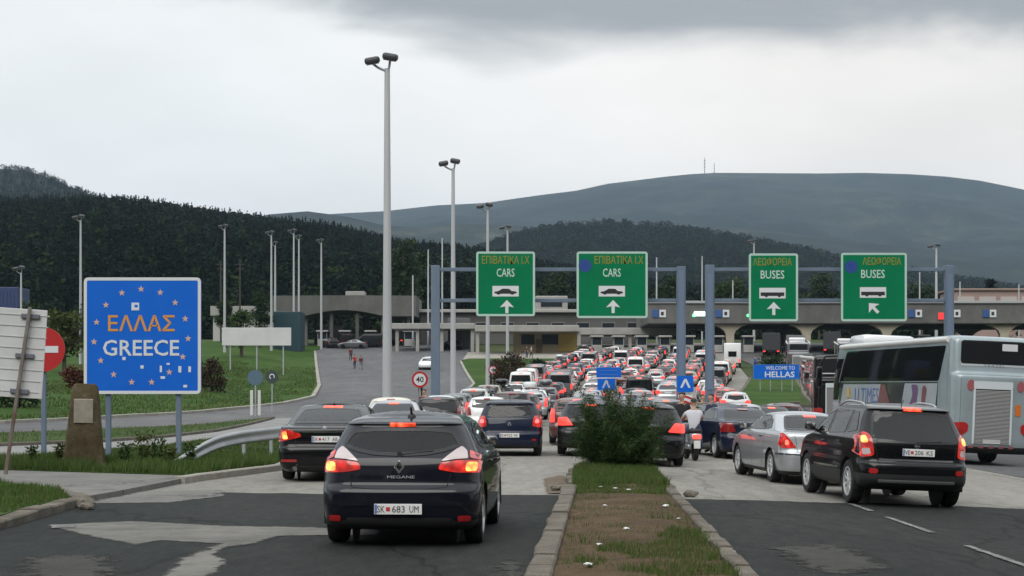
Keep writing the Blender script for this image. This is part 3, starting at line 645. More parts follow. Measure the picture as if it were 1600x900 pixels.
CLEAR = mat("clear_lens", (0.50, 0.42, 0.42), 0.15, coat=1.0)
REFL = mat("red_reflector", (0.34, 0.012, 0.012), 0.25, coat=1.0)
AMBER = mat("amber_lens", (0.55, 0.14, 0.02), 0.25, coat=1.0)
PLATE = mat("plate_white", (0.68, 0.68, 0.67), 0.45)
INK = mat("plate_ink", (0.02, 0.02, 0.022), 0.6)
UNDER = mat("underbody", (0.008, 0.008, 0.008), 0.9)

def pchip(x, y, xq):
    x = np.asarray(x, float); y = np.asarray(y, float); hk = np.diff(x); dl = np.diff(y, axis=0) / hk[:, None]
    d = np.zeros_like(y)
    for k in range(1, len(x) - 1):
        w1 = 2 * hk[k] + hk[k - 1]; w2 = hk[k] + 2 * hk[k - 1]; a, b = dl[k - 1], dl[k]; ok = a * b > 0
        with np.errstate(divide='ignore', invalid='ignore'): v = (w1 + w2) / (w1 / a + w2 / b)
        d[k] = np.where(ok, v, 0)
    d[0] = dl[0]; d[-1] = dl[-1]
    i = np.clip(np.searchsorted(x, xq) - 1, 0, len(x) - 2); t = ((xq - x[i]) / hk[i])[:, None]; H = hk[i][:, None]
    return (2 * t ** 3 - 3 * t ** 2 + 1) * y[i] + (t ** 3 - 2 * t ** 2 + t) * H * d[i] + (-2 * t ** 3 + 3 * t ** 2) * y[i + 1] + (t ** 3 - t ** 2) * H * d[i + 1]

# per kind: L length, wheels (rear y, front y, radius), slices (z, y_rear, L - y_front, half width, rear corner, front corner, rear bow, front bow)
KINDS = {}
KINDS['hatch'] = dict(L=4.30, W=0.905, H=1.48, yw=(0.80, 3.44), rw=0.325, crown=0.045, plastic=0.30, S=[
    (.19, .22, .25, .78, .20, .4, .05, .15), (.25, .07, .10, .85, .24, .45, .07, .2), (.36, .02, .02, .885, .26, .5, .08, .2), (.50, .0, .0, .90, .28, .5, .09, .2), (.60, .0, .01, .905, .30, .5, .10, .2),
    (.66, .035, .04, .905, .32, .5, .10, .2), (.70, .07, .08, .905, .34, .5, .10, .2), (.80, .085, .18, .903, .36, .5, .10, .2), (.90, .10, .45, .895, .38, .45, .10, .2), (.97, .125, .85, .875, .38, .4, .10, .2), (1.02, .17, 1.12, .845, .38, .35, .11, .15),
    (1.15, .29, 1.40, .780, .34, .3, .11, .12), (1.28, .40, 1.70, .712, .30, .25, .10, .1), (1.325, .43, 1.80, .682, .28, .22, .10, .1), (1.345, .405, 1.88, .668, .28, .22, .11, .1), (1.365, .43, 1.95, .653, .29, .22, .11, .1), (1.397, .57, 2.10, .617, .30, .2, .11, .1), (1.425, .82, 2.30, .560, .30, .2, .10, .1)])
KINDS['small'] = dict(L=3.85, W=0.86, H=1.48, yw=(0.62, 3.10), rw=0.30, crown=0.05, plastic=0.28, S=[
    (.19, .20, .25, .74, .2, .4, .05, .15), (.25, .06, .10, .80, .24, .45, .07, .2), (.40, .0, .0, .84, .28, .5, .09, .2), (.56, .0, .01, .86, .32, .5, .10, .2), (.64, .05, .05, .86, .34, .5, .10, .2),
    (.80, .07, .18, .855, .36, .5, .10, .2), (.90, .09, .45, .845, .36, .45, .10, .2), (.98, .11, .80, .825, .34, .4, .10, .2), (1.04, .15, 1.05, .80, .3, .35, .10, .15),
    (1.20, .24, 1.32, .735, .26, .3, .08, .12), (1.33, .32, 1.6, .675, .2, .25, .07, .1), (1.37, .31, 1.75, .65, .18, .22, .06, .1), (1.40, .33, 1.88, .62, .18, .2, .06, .1), (1.43, .44, 2.05, .56, .18, .2, .06, .1)])
KINDS['sedan'] = dict(L=5.00, W=0.93, H=1.47, yw=(1.05, 4.08), rw=0.345, crown=0.035, plastic=0.0, S=[
    (.18, .22, .25, .80, .2, .4, .05, .15), (.26, .06, .10, .88, .24, .45, .07, .2), (.38, .01, .02, .91, .26, .5, .10, .2), (.54, .0, .0, .928, .28, .5, .11, .2), (.62, .01, .02, .93, .28, .5, .12, .2), (.68, .05, .06, .93, .28, .5, .12, .2),
    (.82, .07, .22, .925, .28, .5, .12, .2), (.94, .07, .65, .912, .26, .45, .12, .2), (1.0, .09, 1.05, .895, .24, .4, .12, .2), (1.03, .16, 1.28, .88, .22, .35, .12, .15), (1.05, .40, 1.38, .86, .2, .32, .10, .12),
    (1.065, .70, 1.42, .845, .25, .3, .08, .12), (1.16, .98, 1.60, .79, .25, .3, .08, .12), (1.28, 1.32, 1.90, .725, .22, .25, .07, .1), (1.37, 1.60, 2.2, .665, .22, .25, .06, .1), (1.41, 1.80, 2.4, .61, .22, .25, .06, .1), (1.435, 2.0, 2.6, .54, .2, .25, .06, .1)])
KINDS['saloon'] = dict(L=4.70, W=0.905, H=1.43, yw=(0.98, 3.73), rw=0.325, crown=0.04, plastic=0.27, S=[
    (.18, .20, .25, .79, .2, .4, .05, .15), (.26, .05, .10, .86, .24, .45, .07, .2), (.40, .0, .0, .89, .28, .5, .10, .2), (.56, .0, .0, .905, .30, .5, .11, .2), (.62, .02, .02, .905, .30, .5, .12, .2), (.67, .055, .06, .905, .30, .5, .12, .2),
    (.82, .075, .25, .90, .28, .5, .12, .2), (.92, .08, .68, .888, .26, .45, .12, .2), (.985, .10, 1.05, .87, .24, .4, .12, .2), (1.015, .18, 1.25, .855, .22, .35, .12, .15), (1.03, .40, 1.32, .84, .2, .32, .10, .12),
    (1.045, .60, 1.36, .825, .25, .3, .08, .12), (1.14, .86, 1.55, .77, .25, .3, .08, .12), (1.26, 1.15, 1.86, .705, .22, .25, .07, .1), (1.34, 1.36, 2.1, .65, .22, .25, .06, .1), (1.375, 1.52, 2.3, .60, .22, .25, .06, .1), (1.395, 1.7, 2.5, .53, .2, .25, .06, .1)])
KINDS['suv'] = dict(L=4.57, W=0.925, H=1.66, yw=(0.88, 3.59), rw=0.36, crown=0.04, plastic=0.56, S=[
    (.27, .30, .35, .80, .2, .4, .05, .15), (.34, .10, .15, .88, .24, .45, .08, .2), (.45, .01, .03, .915, .28, .5, .10, .2), (.60, .0, .0, .922, .30, .5, .11, .2), (.68, .01, .01, .922, .30, .5, .12, .2), (.74, .055, .04, .915, .30, .5, .12, .2),
    (.90, .07, .12, .912, .30, .5, .12, .2), (1.02, .085, .42, .905, .28, .45, .12, .2), (1.08, .11, .85, .893, .26, .4, .12, .2), (1.13, .15, 1.12, .872, .26, .35, .12, .15),
    (1.28, .27, 1.35, .815, .26, .3, .10, .12), (1.44, .38, 1.68, .755, .24, .28, .09, .12), (1.53, .42, 1.9, .71, .22, .25, .08, .1), (1.56, .38, 2.02, .695, .2, .25, .07, .1), (1.585, .44, 2.1, .675, .22, .25, .07, .1), (1.605, .62, 2.22, .645, .24, .25, .07, .1), (1.625, .88, 2.38, .59, .25, .25, .06, .1)])
KINDS['estate'] = dict(L=4.60, W=0.885, H=1.50, yw=(0.90, 3.58), rw=0.32, crown=0.04, plastic=0.28, S=[
    (.19, .20, .25, .77, .2, .4, .05, .15), (.26, .05, .10, .84, .24, .45, .07, .2), (.42, .0, .0, .87, .26, .5, .09, .2), (.58, .0, .01, .885, .28, .5, .10, .2), (.66, .05, .05, .885, .28, .5, .10, .2),
    (.82, .06, .2, .88, .28, .5, .10, .2), (.92, .075, .6, .868, .28, .45, .10, .2), (.99, .09, .98, .85, .26, .4, .10, .2), (1.04, .12, 1.2, .825, .24, .35, .10, .15),
    (1.18, .22, 1.42, .77, .22, .3, .08, .12), (1.32, .33, 1.74, .705, .2, .25, .07, .1), (1.38, .35, 1.95, .67, .18, .22, .06, .1), (1.41, .37, 2.1, .64, .18, .2, .06, .1), (1.445, .48, 2.3, .57, .18, .2, .06, .1)])
KINDS['van'] = dict(L=5.1, W=0.99, H=2.15, yw=(0.95, 3.95), rw=0.34, crown=0.05, plastic=0.36, S=[
    (.24, .15, .25, .90, .15, .4, .03, .15), (.34, .04, .08, .96, .14, .4, .04, .2), (.55, .0, .0, .985, .14, .4, .05, .2), (.80, .03, .05, .99, .14, .4, .05, .2), (1.0, .04, .35, .99, .14, .4, .05, .2), (1.1, .05, .65, .98, .14, .35, .05, .2),
    (1.3, .07, .92, .96, .14, .3, .05, .15), (1.7, .12, 1.4, .915, .14, .3, .05, .1), (1.95, .16, 1.75, .87, .15, .3, .05, .1), (2.04, .22, 1.95, .82, .2, .3, .05, .1), (2.09, .34, 2.2, .72, .2, .3, .05, .1)])

def car_shell(K, nr, nc, ns, nf, sub):
    S = np.array(K['S'], float); L_ = K['L']
    t = np.arange(len(S)); tq = np.unique(np.concatenate([np.linspace(i, i + 1, sub + 1) for i in range(len(S) - 1)]))
    Q = pchip(t, S, tq); ym = L_ / 2
    def half(z, yr, fo, w, rr, rf, br, bf):
        yf = L_ - fo; pts = []
        for i in range(nr): x = (w - rr) * i / nr; pts.append((x, yr + br * (x / w) ** 2))
        y0 = yr + br * ((w - rr) / w) ** 2
        for i in range(nc): a = math.pi / 2 * i / nc; pts.append((w - rr + rr * math.sin(a), y0 + rr * (1 - math.cos(a))))
        y1 = yf - bf * ((w - rf) / w) ** 2
        ya, yb = y0 + rr, y1 - rf
        for i in range(ns): pts.append((w, ya + (yb - ya) * i / ns))
        for i in range(nc): a = math.pi / 2 * i / nc; pts.append((w - rf + rf * math.cos(a), y1 - rf + rf * math.sin(a)))
        for i in range(nf + 1): x = (w - rf) * (1 - i / nf); pts.append((x, yf - bf * (x / w) ** 2))
        return [(x * (1 - 0.05 * min(1, abs(y - ym) / ym) ** 2.5), y, z) for x, y in pts]
    rings = []
    for q in Q:
        hf = half(*q); rings.append(hf + [(-x, y, z) for x, y, z in hf[-2:0:-1]])
    last = rings[-1]; yc = sum(p[1] for p in last) / len(last); zt = last[0][2]; cr = K['H'] - zt
    for f in (0.93, 0.8, 0.6, 0.35, 0.12, 0.0):
        rings.append([(x * f, yc + (y - yc) * (1 - (1 - f) * 0.45), zt + cr * (1 - f ** 2.6)) for x, y, z in last])
    n = len(rings[0]); V = [p for r_ in rings for p in r_]; Fs = []; M = []
    for i in range(len(rings) - 1):
        for k in range(n):
            Fs.append((i * n + k, i * n + (k + 1) % n, (i + 1) * n + (k + 1) % n, (i + 1) * n + k))
            M.append(1 if rings[i + 1][k][2] < K['plastic'] else 0)
    return V, Fs, M, n
class CarProto: pass
def car_proto(kind, hero=False, nr=8, nc=5, ns=40, nf=6, sub=2):
    K = KINDS[kind]
    if hero: nr, nc, ns, nf, sub = 18, 9, 100, 10, 4
    V, Fs, M, n = car_shell(K, nr, nc, ns, nf, sub)
    P = CarProto(); P.K = K; P.kind = kind; P.hero = hero; P.parts = []
    P.bvh = BVHTree.FromPolygons([Vector(v) for v in V], Fs); P.V = V; P.F = Fs; P.M = M; P.holes = []
    P.n = n
    return P
def hit(P, axis, a, b):
    """axis rear/front: (x, z); right/left: (y, z); corner: diagonal from behind on the right, (s, z)"""
    s2 = math.sqrt(0.5)
    o, d = {'rear': ((a, -3, b), (0, 1, 0)), 'front': ((a, P.K['L'] + 3, b), (0, -1, 0)), 'right': ((4, a, b), (-1, 0, 0)), 'left': ((-4, a, b), (1, 0, 0)), 'top': ((a, b, 6), (0, 0, -1)),
            'cr': ((a * s2 + 4, a * s2 - 4, b), (-s2, s2, 0)), 'cl': ((-a * s2 - 4, a * s2 - 4, b), (s2, s2, 0))}[axis]
    loc, nor, i, dist = P.bvh.ray_cast(Vector(o), Vector(d))
    if loc is None: loc, nor, i, dist = P.bvh.find_nearest(Vector(o) + Vector(d) * 3.4)
    if nor.dot(Vector(d)) > 0: nor = -nor
    return loc, nor
def patch(P, mb, poly, axis, off=0.004, step=0.07, mi=0, skirt=0.0):
    v, f, be = tess(poly, step); vs_ = []; ns_ = []
    for a, b in v:
        loc, nor = hit(P, axis, a, b); vs_.append(loc + nor * off); ns_.append(nor)
    f = [q if (vs_[q[1]] - vs_[q[0]]).cross(vs_[q[2]] - vs_[q[1]]).dot(ns_[q[0]]) > 0 else q[::-1] for q in f]
    o = len(mb.v); mb.add(vs_, f, mi)
    if skirt:
        low = {}
        for a, b in be:
            for q in (a, b):
                if q not in low: low[q] = len(mb.v); mb.v.append(tuple(vs_[q] - ns_[q] * skirt))
            mb.f.append((o + a, o + b, low[b], low[a])); mb.m.append(mi)
def strip(P, mb, line, axis, w=0.009, off=0.0015, mi=0):
    """a thin dark seam drawn on the surface along a polyline of 2-D points"""
    pts = []
    for (a, b) in zip(line[:-1], line[1:]):
        n = max(1, int(math.dist(a, b) / 0.05))
        pts += [(a[0] + (b[0] - a[0]) * i / n, a[1] + (b[1] - a[1]) * i / n) for i in range(n)]
    pts.append(line[-1]); Q = [hit(P, axis, *p) for p in pts]; vs_ = []
    for i, (l, nn) in enumerate(Q):
        t = (Q[min(i + 1, len(Q) - 1)][0] - Q[max(i - 1, 0)][0]).normalized(); s = nn.cross(t) * w / 2
        vs_ += [l + s + nn * off, l - s + nn * off]
    mb.add(vs_, [(2 * i, 2 * i + 1, 2 * i + 3, 2 * i + 2) for i in range(len(Q) - 1)], mi)
def add_part(P, name, me, parent=None, loc=(0, 0, 0), rot=(0, 0, 0), slot=None): P.parts.append((name, me, parent, loc, rot, slot)); return len(P.parts) - 1
def window(P, name, poly, axis, gl, seal=0.035, rad=0.05, cut=True):
    poly = roundpoly(poly, rad, 3); mb = MB(); patch(P, mb, poly, axis, 0.003, 0.06 if P.hero else 0.14)
    i = add_part(P, name, mb.mesh(name, gl, smooth=60, recalc=False))
    inner = insetpoly(poly, seal); ring = MB()
    N_ = len(poly)
    for k in range(N_):
        a, b, c, d = poly[k], poly[(k + 1) % N_], inner[(k + 1) % N_], inner[k]
        m_ = max(1, int(math.dist(a, b) / 0.08))
        for j in range(m_):
            L2 = lambda p, q, t: (p[0] + (q[0] - p[0]) * t, p[1] + (q[1] - p[1]) * t)
            qs = [L2(a, b, j / m_), L2(a, b, (j + 1) / m_), L2(d, c, (j + 1) / m_), L2(d, c, j / m_)]
            H_ = [hit(P, axis, *q) for q in qs]; ring.add([l + nn * 0.0065 for l, nn in H_], [(0, 1, 2, 3)])
    if P.hero: add_part(P, "window_seal", ring.mesh("window_seal", SEAL, smooth=60), i)
    if cut and P.hero: P.holes.append((axis, insetpoly(poly, seal * 0.55)))
    return i
def mirror_poly(p): return [(-a, b) for a, b in p]
def sym(p): return p + [(-a, b) for a, b in p[::-1] if a > 1e-6]
def finish_body(P, paint_m, arch=True, extra=None):
    """cuts wheel arches and window openings out of the shell and makes the body mesh"""
    K = P.K; V = [list(v) for v in P.V]; Fs = []; M = []; Rr = K['rw'] + 0.045; zc = K['rw']
    for f, m_ in zip(P.F, P.M):
        c = [sum(V[i][k] for i in f) / 4 for k in range(3)]
        if arch and abs(c[0]) > K['W'] * 0.55 and any(math.hypot(c[1] - y, c[2] - zc) < Rr for y in K['yw']): continue
        kill = False
        for axis, poly in P.holes:
            if axis == 'rear' and c[1] < K['L'] * 0.42 and inpoly(c[0], c[2], poly): kill = True
            elif axis == 'front' and c[1] > K['L'] * 0.5 and inpoly(c[0], c[2], poly): kill = True
            elif axis == 'right' and c[0] > 0.3 and inpoly(c[1], c[2], poly): kill = True
            elif axis == 'left' and c[0] < -0.3 and inpoly(c[1], c[2], poly): kill = True
            if kill: break
        if kill and c[2] < K['H'] - 0.05: continue
        Fs.append(f); M.append(m_)
    # snap the rim of each arch to a true circle
    cnt = {}
    for f in Fs:
        for i in range(4): e = tuple(sorted((f[i], f[(i + 1) % 4]))); cnt[e] = cnt.get(e, 0) + 1
    rim = {i for e, k in cnt.items() if k == 1 for i in e}
    for i in rim:
        for y in K['yw']:
            r_ = math.hypot(V[i][1] - y, V[i][2] - zc)
            if abs(V[i][0]) > K['W'] * 0.5 and r_ < Rr + 0.09 and V[i][2] > min(v[2] for v in P.V) + 0.01: V[i][1] = y + (V[i][1] - y) * Rr / r_; V[i][2] = zc + (V[i][2] - zc) * Rr / r_
    mb = MB(); mb.add(V, Fs); mb.m = M
    n = P.n; mb.f.append(tuple(range(n))); mb.m.append(1)      # floor pan
    if arch:
        for y in K['yw']:
            for s in (-1, 1):
                vs_ = []; N_ = 20
                for k in range(N_ + 1):
                    a = -0.25 + (math.pi + 0.5) * k / N_
                    for x in (K['W'] * 0.975 * s, (K['W'] - 0.33) * s): vs_.append((x, y + (Rr + 0.004) * math.cos(a), zc + (Rr + 0.004) * math.sin(a)))
                mb.add(vs_, [(2 * k, 2 * k + 1, 2 * k + 3, 2 * k + 2) for k in range(N_)], 1)
                mb.add([((K['W'] - 0.33) * s, y + Rr * math.cos(2 * math.pi * k / 16), zc + Rr * math.sin(2 * math.pi * k / 16)) for k in range(16)], [tuple(range(16))], 1)
    if extra: extra(mb)
    me = bpy.data.meshes.new("body"); me.from_pydata(mb.v, [], mb.f)
    me.materials.append(paint_m); me.materials.append(PLASTIC); me.polygons.foreach_set('material_index', mb.m)
    bm = bmesh.new(); bm.from_mesh(me); bmesh.ops.remove_doubles(bm, verts=bm.verts[:], dist=0.0004); bmesh.ops.recalc_face_normals(bm, faces=bm.faces[:]); bm.to_mesh(me); bm.free()
    me.shade_smooth()
    try: me.set_sharp_from_angle(angle=R(38))
    except Exception: pass
    P.parts.insert(0, ("body", me, None, (0, 0, 0), (0, 0, 0), 0))
    P.parts = [(a, b, (c + 1 if c is not None else None), d, e, g) if k else (a, b, c, d, e, g) for k, (a, b, c, d, e, g) in enumerate(P.parts)]
WHEELS = {}
def wheel_mesh(r, w=0.205, spokes=5, lod=1):
    key = (r, w, spokes, lod)
    if key in WHEELS: return WHEELS[key]
    n = 36 if lod else 16; t = MB(); h2 = w / 2
    t.lathe([(r * 0.66, -h2 * 0.9), (r * 0.80, -h2), (r * 0.95, -h2 * 0.92), (r, -h2 * 0.62), (r, h2 * 0.62), (r * 0.95, h2 * 0.92), (r * 0.80, h2), (r * 0.66, h2 * 0.9), (r * 0.66, -h2 * 0.9)], n, 'x', caps=False)
    rim = MB(); rim.lathe([(r * 0.67, h2 * 0.80), (r * 0.67, h2 * 0.94), (r * 0.61, h2 * 0.94), (r * 0.60, h2 * 0.2), (r * 0.3, h2 * 0.15), (0.003, h2 * 0.15)], n, 'x', mi=1, caps=False)
    rim.lathe([(r * 0.67, h2 * 0.86), (r * 0.67, h2 * 0.95), (r * 0.60, h2 * 0.95), (r * 0.595, h2 * 0.6)], n, 'x', caps=False)
    if lod:
        for k in range(spokes):
            a = 2 * math.pi * k / spokes; M = Matrix.Rotation(a, 3, 'X')
            rim.bbox(M @ Vector((h2 * 0.66, 0, r * 0.37)), (h2 * 0.30, r * (1.25 / spokes), r * 0.56), 0.012, 0, M)
        rim.lathe([(r * 0.16, h2 * 0.4), (r * 0.16, h2 * 0.86), (r * 0.12, h2 * 0.92), (0.004, h2 * 0.92)], 16, 'x', caps=False)
    else: rim.lathe([(r * 0.5, h2 * 0.3), (r * 0.5, h2 * 0.7), (0.01, h2 * 0.85)], 10, 'x')
    WHEELS[key] = (t.mesh("tyre", RUBBER, 50), rim.mesh("rim", [ALLOY, mat("rim_shadow", (0.07, 0.07, 0.07), 0.6)], 40)); return WHEELS[key]
def add_wheels(P, lod=1, spokes=5):
    K = P.K; tyre, rim = wheel_mesh(K['rw'], 0.21, spokes, lod)
    for y in K['yw']:
        for s in (1, -1):
            i = add_part(P, "wheel", tyre, None, (s * (K['W'] - 0.135), y, K['rw']), (0, 0, 0 if s > 0 else math.pi)); add_part(P, "rim", rim, i)
def interior(P, belt, yseat=(1.35, 2.35), roofz=1.38):
    K = P.K; mb = MB(); W = K['W']
    mb.bbox((0, K['L'] * 0.5, 0.42), (W * 1.6, K['L'] * 0.62, 0.1), 0.02); mb.bbox((0, K['L'] - 1.75, belt - 0.12), (W * 1.5, 0.55, 0.28), 0.08)
    mb.build_mesh = None; add_part(P, "dashboard", mb.mesh("dashboard", PLASTIC, 40))
    s = MB(); s.bbox((0, yseat[0], 0.78), (W * 1.35, 0.18, belt - 0.35), 0.07, 0, Matrix.Rotation(R(12), 3, 'X')); s.bbox((0, yseat[0] + 0.3, 0.55), (W * 1.35, 0.5, 0.18), 0.06)
    for x in (-0.38, 0.0, 0.38): s.bbox((x, yseat[0] - 0.10, belt + 0.09), (0.25, 0.10, 0.15), 0.04)
    add_part(P, "rear_seat", s.mesh("rear_seat", FABRIC, 40))
    f = MB(); f.bbox((0, 0, 0.82), (0.48, 0.15, 0.62), 0.06, 0, Matrix.Rotation(R(14), 3, 'X')); f.bbox((0, 0.28, 0.5), (0.48, 0.5, 0.16), 0.06); f.bbox((0, -0.12, 1.20), (0.25, 0.10, 0.17), 0.045)
    me = f.mesh("front_seat", FABRIC, 40)
    for x in (-0.37, 0.37): add_part(P, "front_seat", me, None, (x, yseat[1], 0))
    w_ = MB(); w_.lathe([(0.19 + 0.014 * math.cos(a), 0.014 * math.sin(a)) for a in np.linspace(0, 2 * math.pi, 9)], 20, 'y', caps=False); add_part(P, "steering_wheel", w_.mesh("steering_wheel", PLASTIC, 60), None, (-0.37, yseat[1] + 0.62, belt + 0.0), (R(-25), 0, 0))
    rm = MB(); rm.bbox((0, 0, 0), (0.23, 0.03, 0.07), 0.02); add_part(P, "interior_mirror", rm.mesh("interior_mirror", PLASTIC), None, (0, yseat[1] + 0.75, roofz - 0.08))
def door_mirror(P, y, z, paint_i=0):
    me = None
    for s in (-1, 1):
        loc, nn = hit(P, 'right', y, z); mb = MB(); x = loc.x
        mb.bbox((s * 0.13, 0, 0.05), (0.20, 0.11, 0.145), 0.045); mb.bbox((s * 0.02, 0.02, -0.01), (0.10, 0.05, 0.04), 0.012, 1)
        mb.bbox((s * 0.135, -0.056, 0.05), (0.15, 0.006, 0.105), 0.002, 2)
        add_part(P, "door_mirror", mb.mesh("door_mirror", [PAINT['black'], PLASTIC, CHROME], 40), None, (s * x, y, z), (0, 0, 0), 0)
def lamps(P, name, polys, both=True, skirt=0.02):
    """polys: (axis, poly, material); axis given for the right-hand lamp and mirrored for the other"""
    MIR = {'rear': 'rear', 'right': 'left', 'cr': 'cl', 'front': 'front'}
    for s in ((1, -1) if both else (1,)):
        mb = MB(); ms = []
        for ax, poly, m_ in polys:
            if m_ not in ms: ms.append(m_)
            q = poly if s > 0 or ax in ('right', 'cr') else mirror_poly(poly)
            off = (0.010 if P.hero else 0.02) + 0.004 * (ms.index(m_))
            patch(P, mb, q, ax if s > 0 else MIR[ax], off, 0.05 if P.hero else 0.07, ms.index(m_), skirt + (0 if P.hero else 0.012))
        add_part(P, name, mb.mesh(name, ms, 50))
def plate_part(P, x, z, text, w=0.52, hgt=0.115):
    loc, nn = hit(P, 'rear', x, z); mb = MB(); mb.bbox((0, 0, 0), (w, 0.012, hgt), 0.004); i = add_part(P, "licence_plate", mb.mesh("licence_plate", PLATE), None, (x, loc.y - 0.016, z))
    if text:
        a, b, c = text
        for t, xx, ww in ((a, -0.185, 0.085), (b, 0.005, 0.14), (c, 0.175, 0.10)):
            add_part(P, "lettering", text_mesh(t, 0.072, ww, INK, 0.003), i, (xx, -0.0075, 0))
        sq = MB(); sq.bbox((-0.108, -0.0075, 0), (0.045, 0.003, 0.045), 0.0005); add_part(P, "red_square", sq.mesh("red_square", mat("plate_red", (0.45, 0.03, 0.03), 0.5)), i)
        bl = MB(); bl.bbox((-w / 2 + 0.018, -0.0072, 0), (0.026, 0.002, hgt * 0.9), 0.0004); add_part(P, "blue_band", bl.mesh("blue_band", mat("plate_blue", (0.10, 0.16, 0.40), 0.5)), i)
    return i
def place_car(P, name, x, d, rot, label, cat="car", group=None, paint_m=None, rear=True, skip=(), at_centre=False):
    """x, d = middle of the rear bumper; rot in degrees, positive turns the nose to the left"""
    K = P.K; a = R(rot); fwd = Vector((-math.sin(a), math.cos(a))); L_ = K['L']
    y0, y1 = K['yw']; A = Vector((x, d)) + fwd * y0; B = Vector((x, d)) + fwd * y1; rgt = Vector((fwd.y, -fwd.x)); za, zb = h(A.x, A.y), h(B.x, B.y)
    m_ = (A + B) / 2; zr, zl = h(*(m_ + rgt * 0.8)), h(*(m_ - rgt * 0.8))
    pitch = math.atan2(zb - za, y1 - y0); roll = -math.atan2(zr - zl, 1.6)
    e = (Matrix.Rotation(a, 3, 'Z') @ Matrix.Rotation(pitch, 3, 'X') @ Matrix.Rotation(-roll, 3, 'Y')).to_euler()
    e = (Matrix.Rotation(a, 3, 'Z') @ Matrix.Rotation(pitch, 3, 'X') @ Matrix.Rotation(math.atan2(zl - zr, 1.6), 3, 'Y')).to_euler()
    r_ = bpy.data.objects.new(name, None); COL.objects.link(r_); r_.location = (x, d, za - y0 * math.sin(pitch) + 0.002); r_.rotation_euler = e; r_.empty_display_size = 0.3
    tag(r_, label, cat, group); obs = []
    for nm, me, par, loc, ro, slot in P.parts:
        if nm in skip or (par is not None and obs[par] is None): obs.append(None); continue
        o = bpy.data.objects.new(nm, me); COL.objects.link(o); o.parent = r_ if par is None else obs[par]; o.location = loc; o.rotation_euler = ro
        if slot is not None and paint_m is not None: o.material_slots[slot].link = 'OBJECT'; o.material_slots[slot].material = paint_m
        obs.append(o)
    return r_
# z-belt polygons shared by the simple queue cars
def std_windows(P, rearw, sides, front, gl=None, dark=None):
    window(P, "rear_window", sym(rearw), 'rear', gl or DGLASS, 0.03)
    for poly in sides:
        window(P, "side_window", poly, 'right', dark or gl or DGLASS, 0.022, 0.04); window(P, "side_window", poly, 'left', dark or gl or DGLASS, 0.022, 0.04)
    window(P, "windscreen", sym(front), 'front', gl or DGLASS, 0.03)
def handles(P, pts):
    mbs = MB()
    for (y, z) in pts:
        for ax, s in (('right', 1), ('left', -1)):
            loc, nn = hit(P, ax, y, z); mb = MB(); mb.bbox((0, 0, 0), (0.028, 0.17, 0.026), 0.010); add_part(P, "door_handle", mb.mesh("door_handle", PAINT['black'], 40), None, loc + nn * 0.018, (0, 0, 0), 0)
def seams(P, lines):
    for ax, ln in lines:
        mb = MB(); strip(P, mb, ln, ax); add_part(P, "panel_gap", mb.mesh("panel_gap", UNDER))
def rect(x0, x1, z0, z1, r=0.015): return roundpoly([(x0, z0), (x1, z0), (x1, z1), (x0, z1)], r, 2)

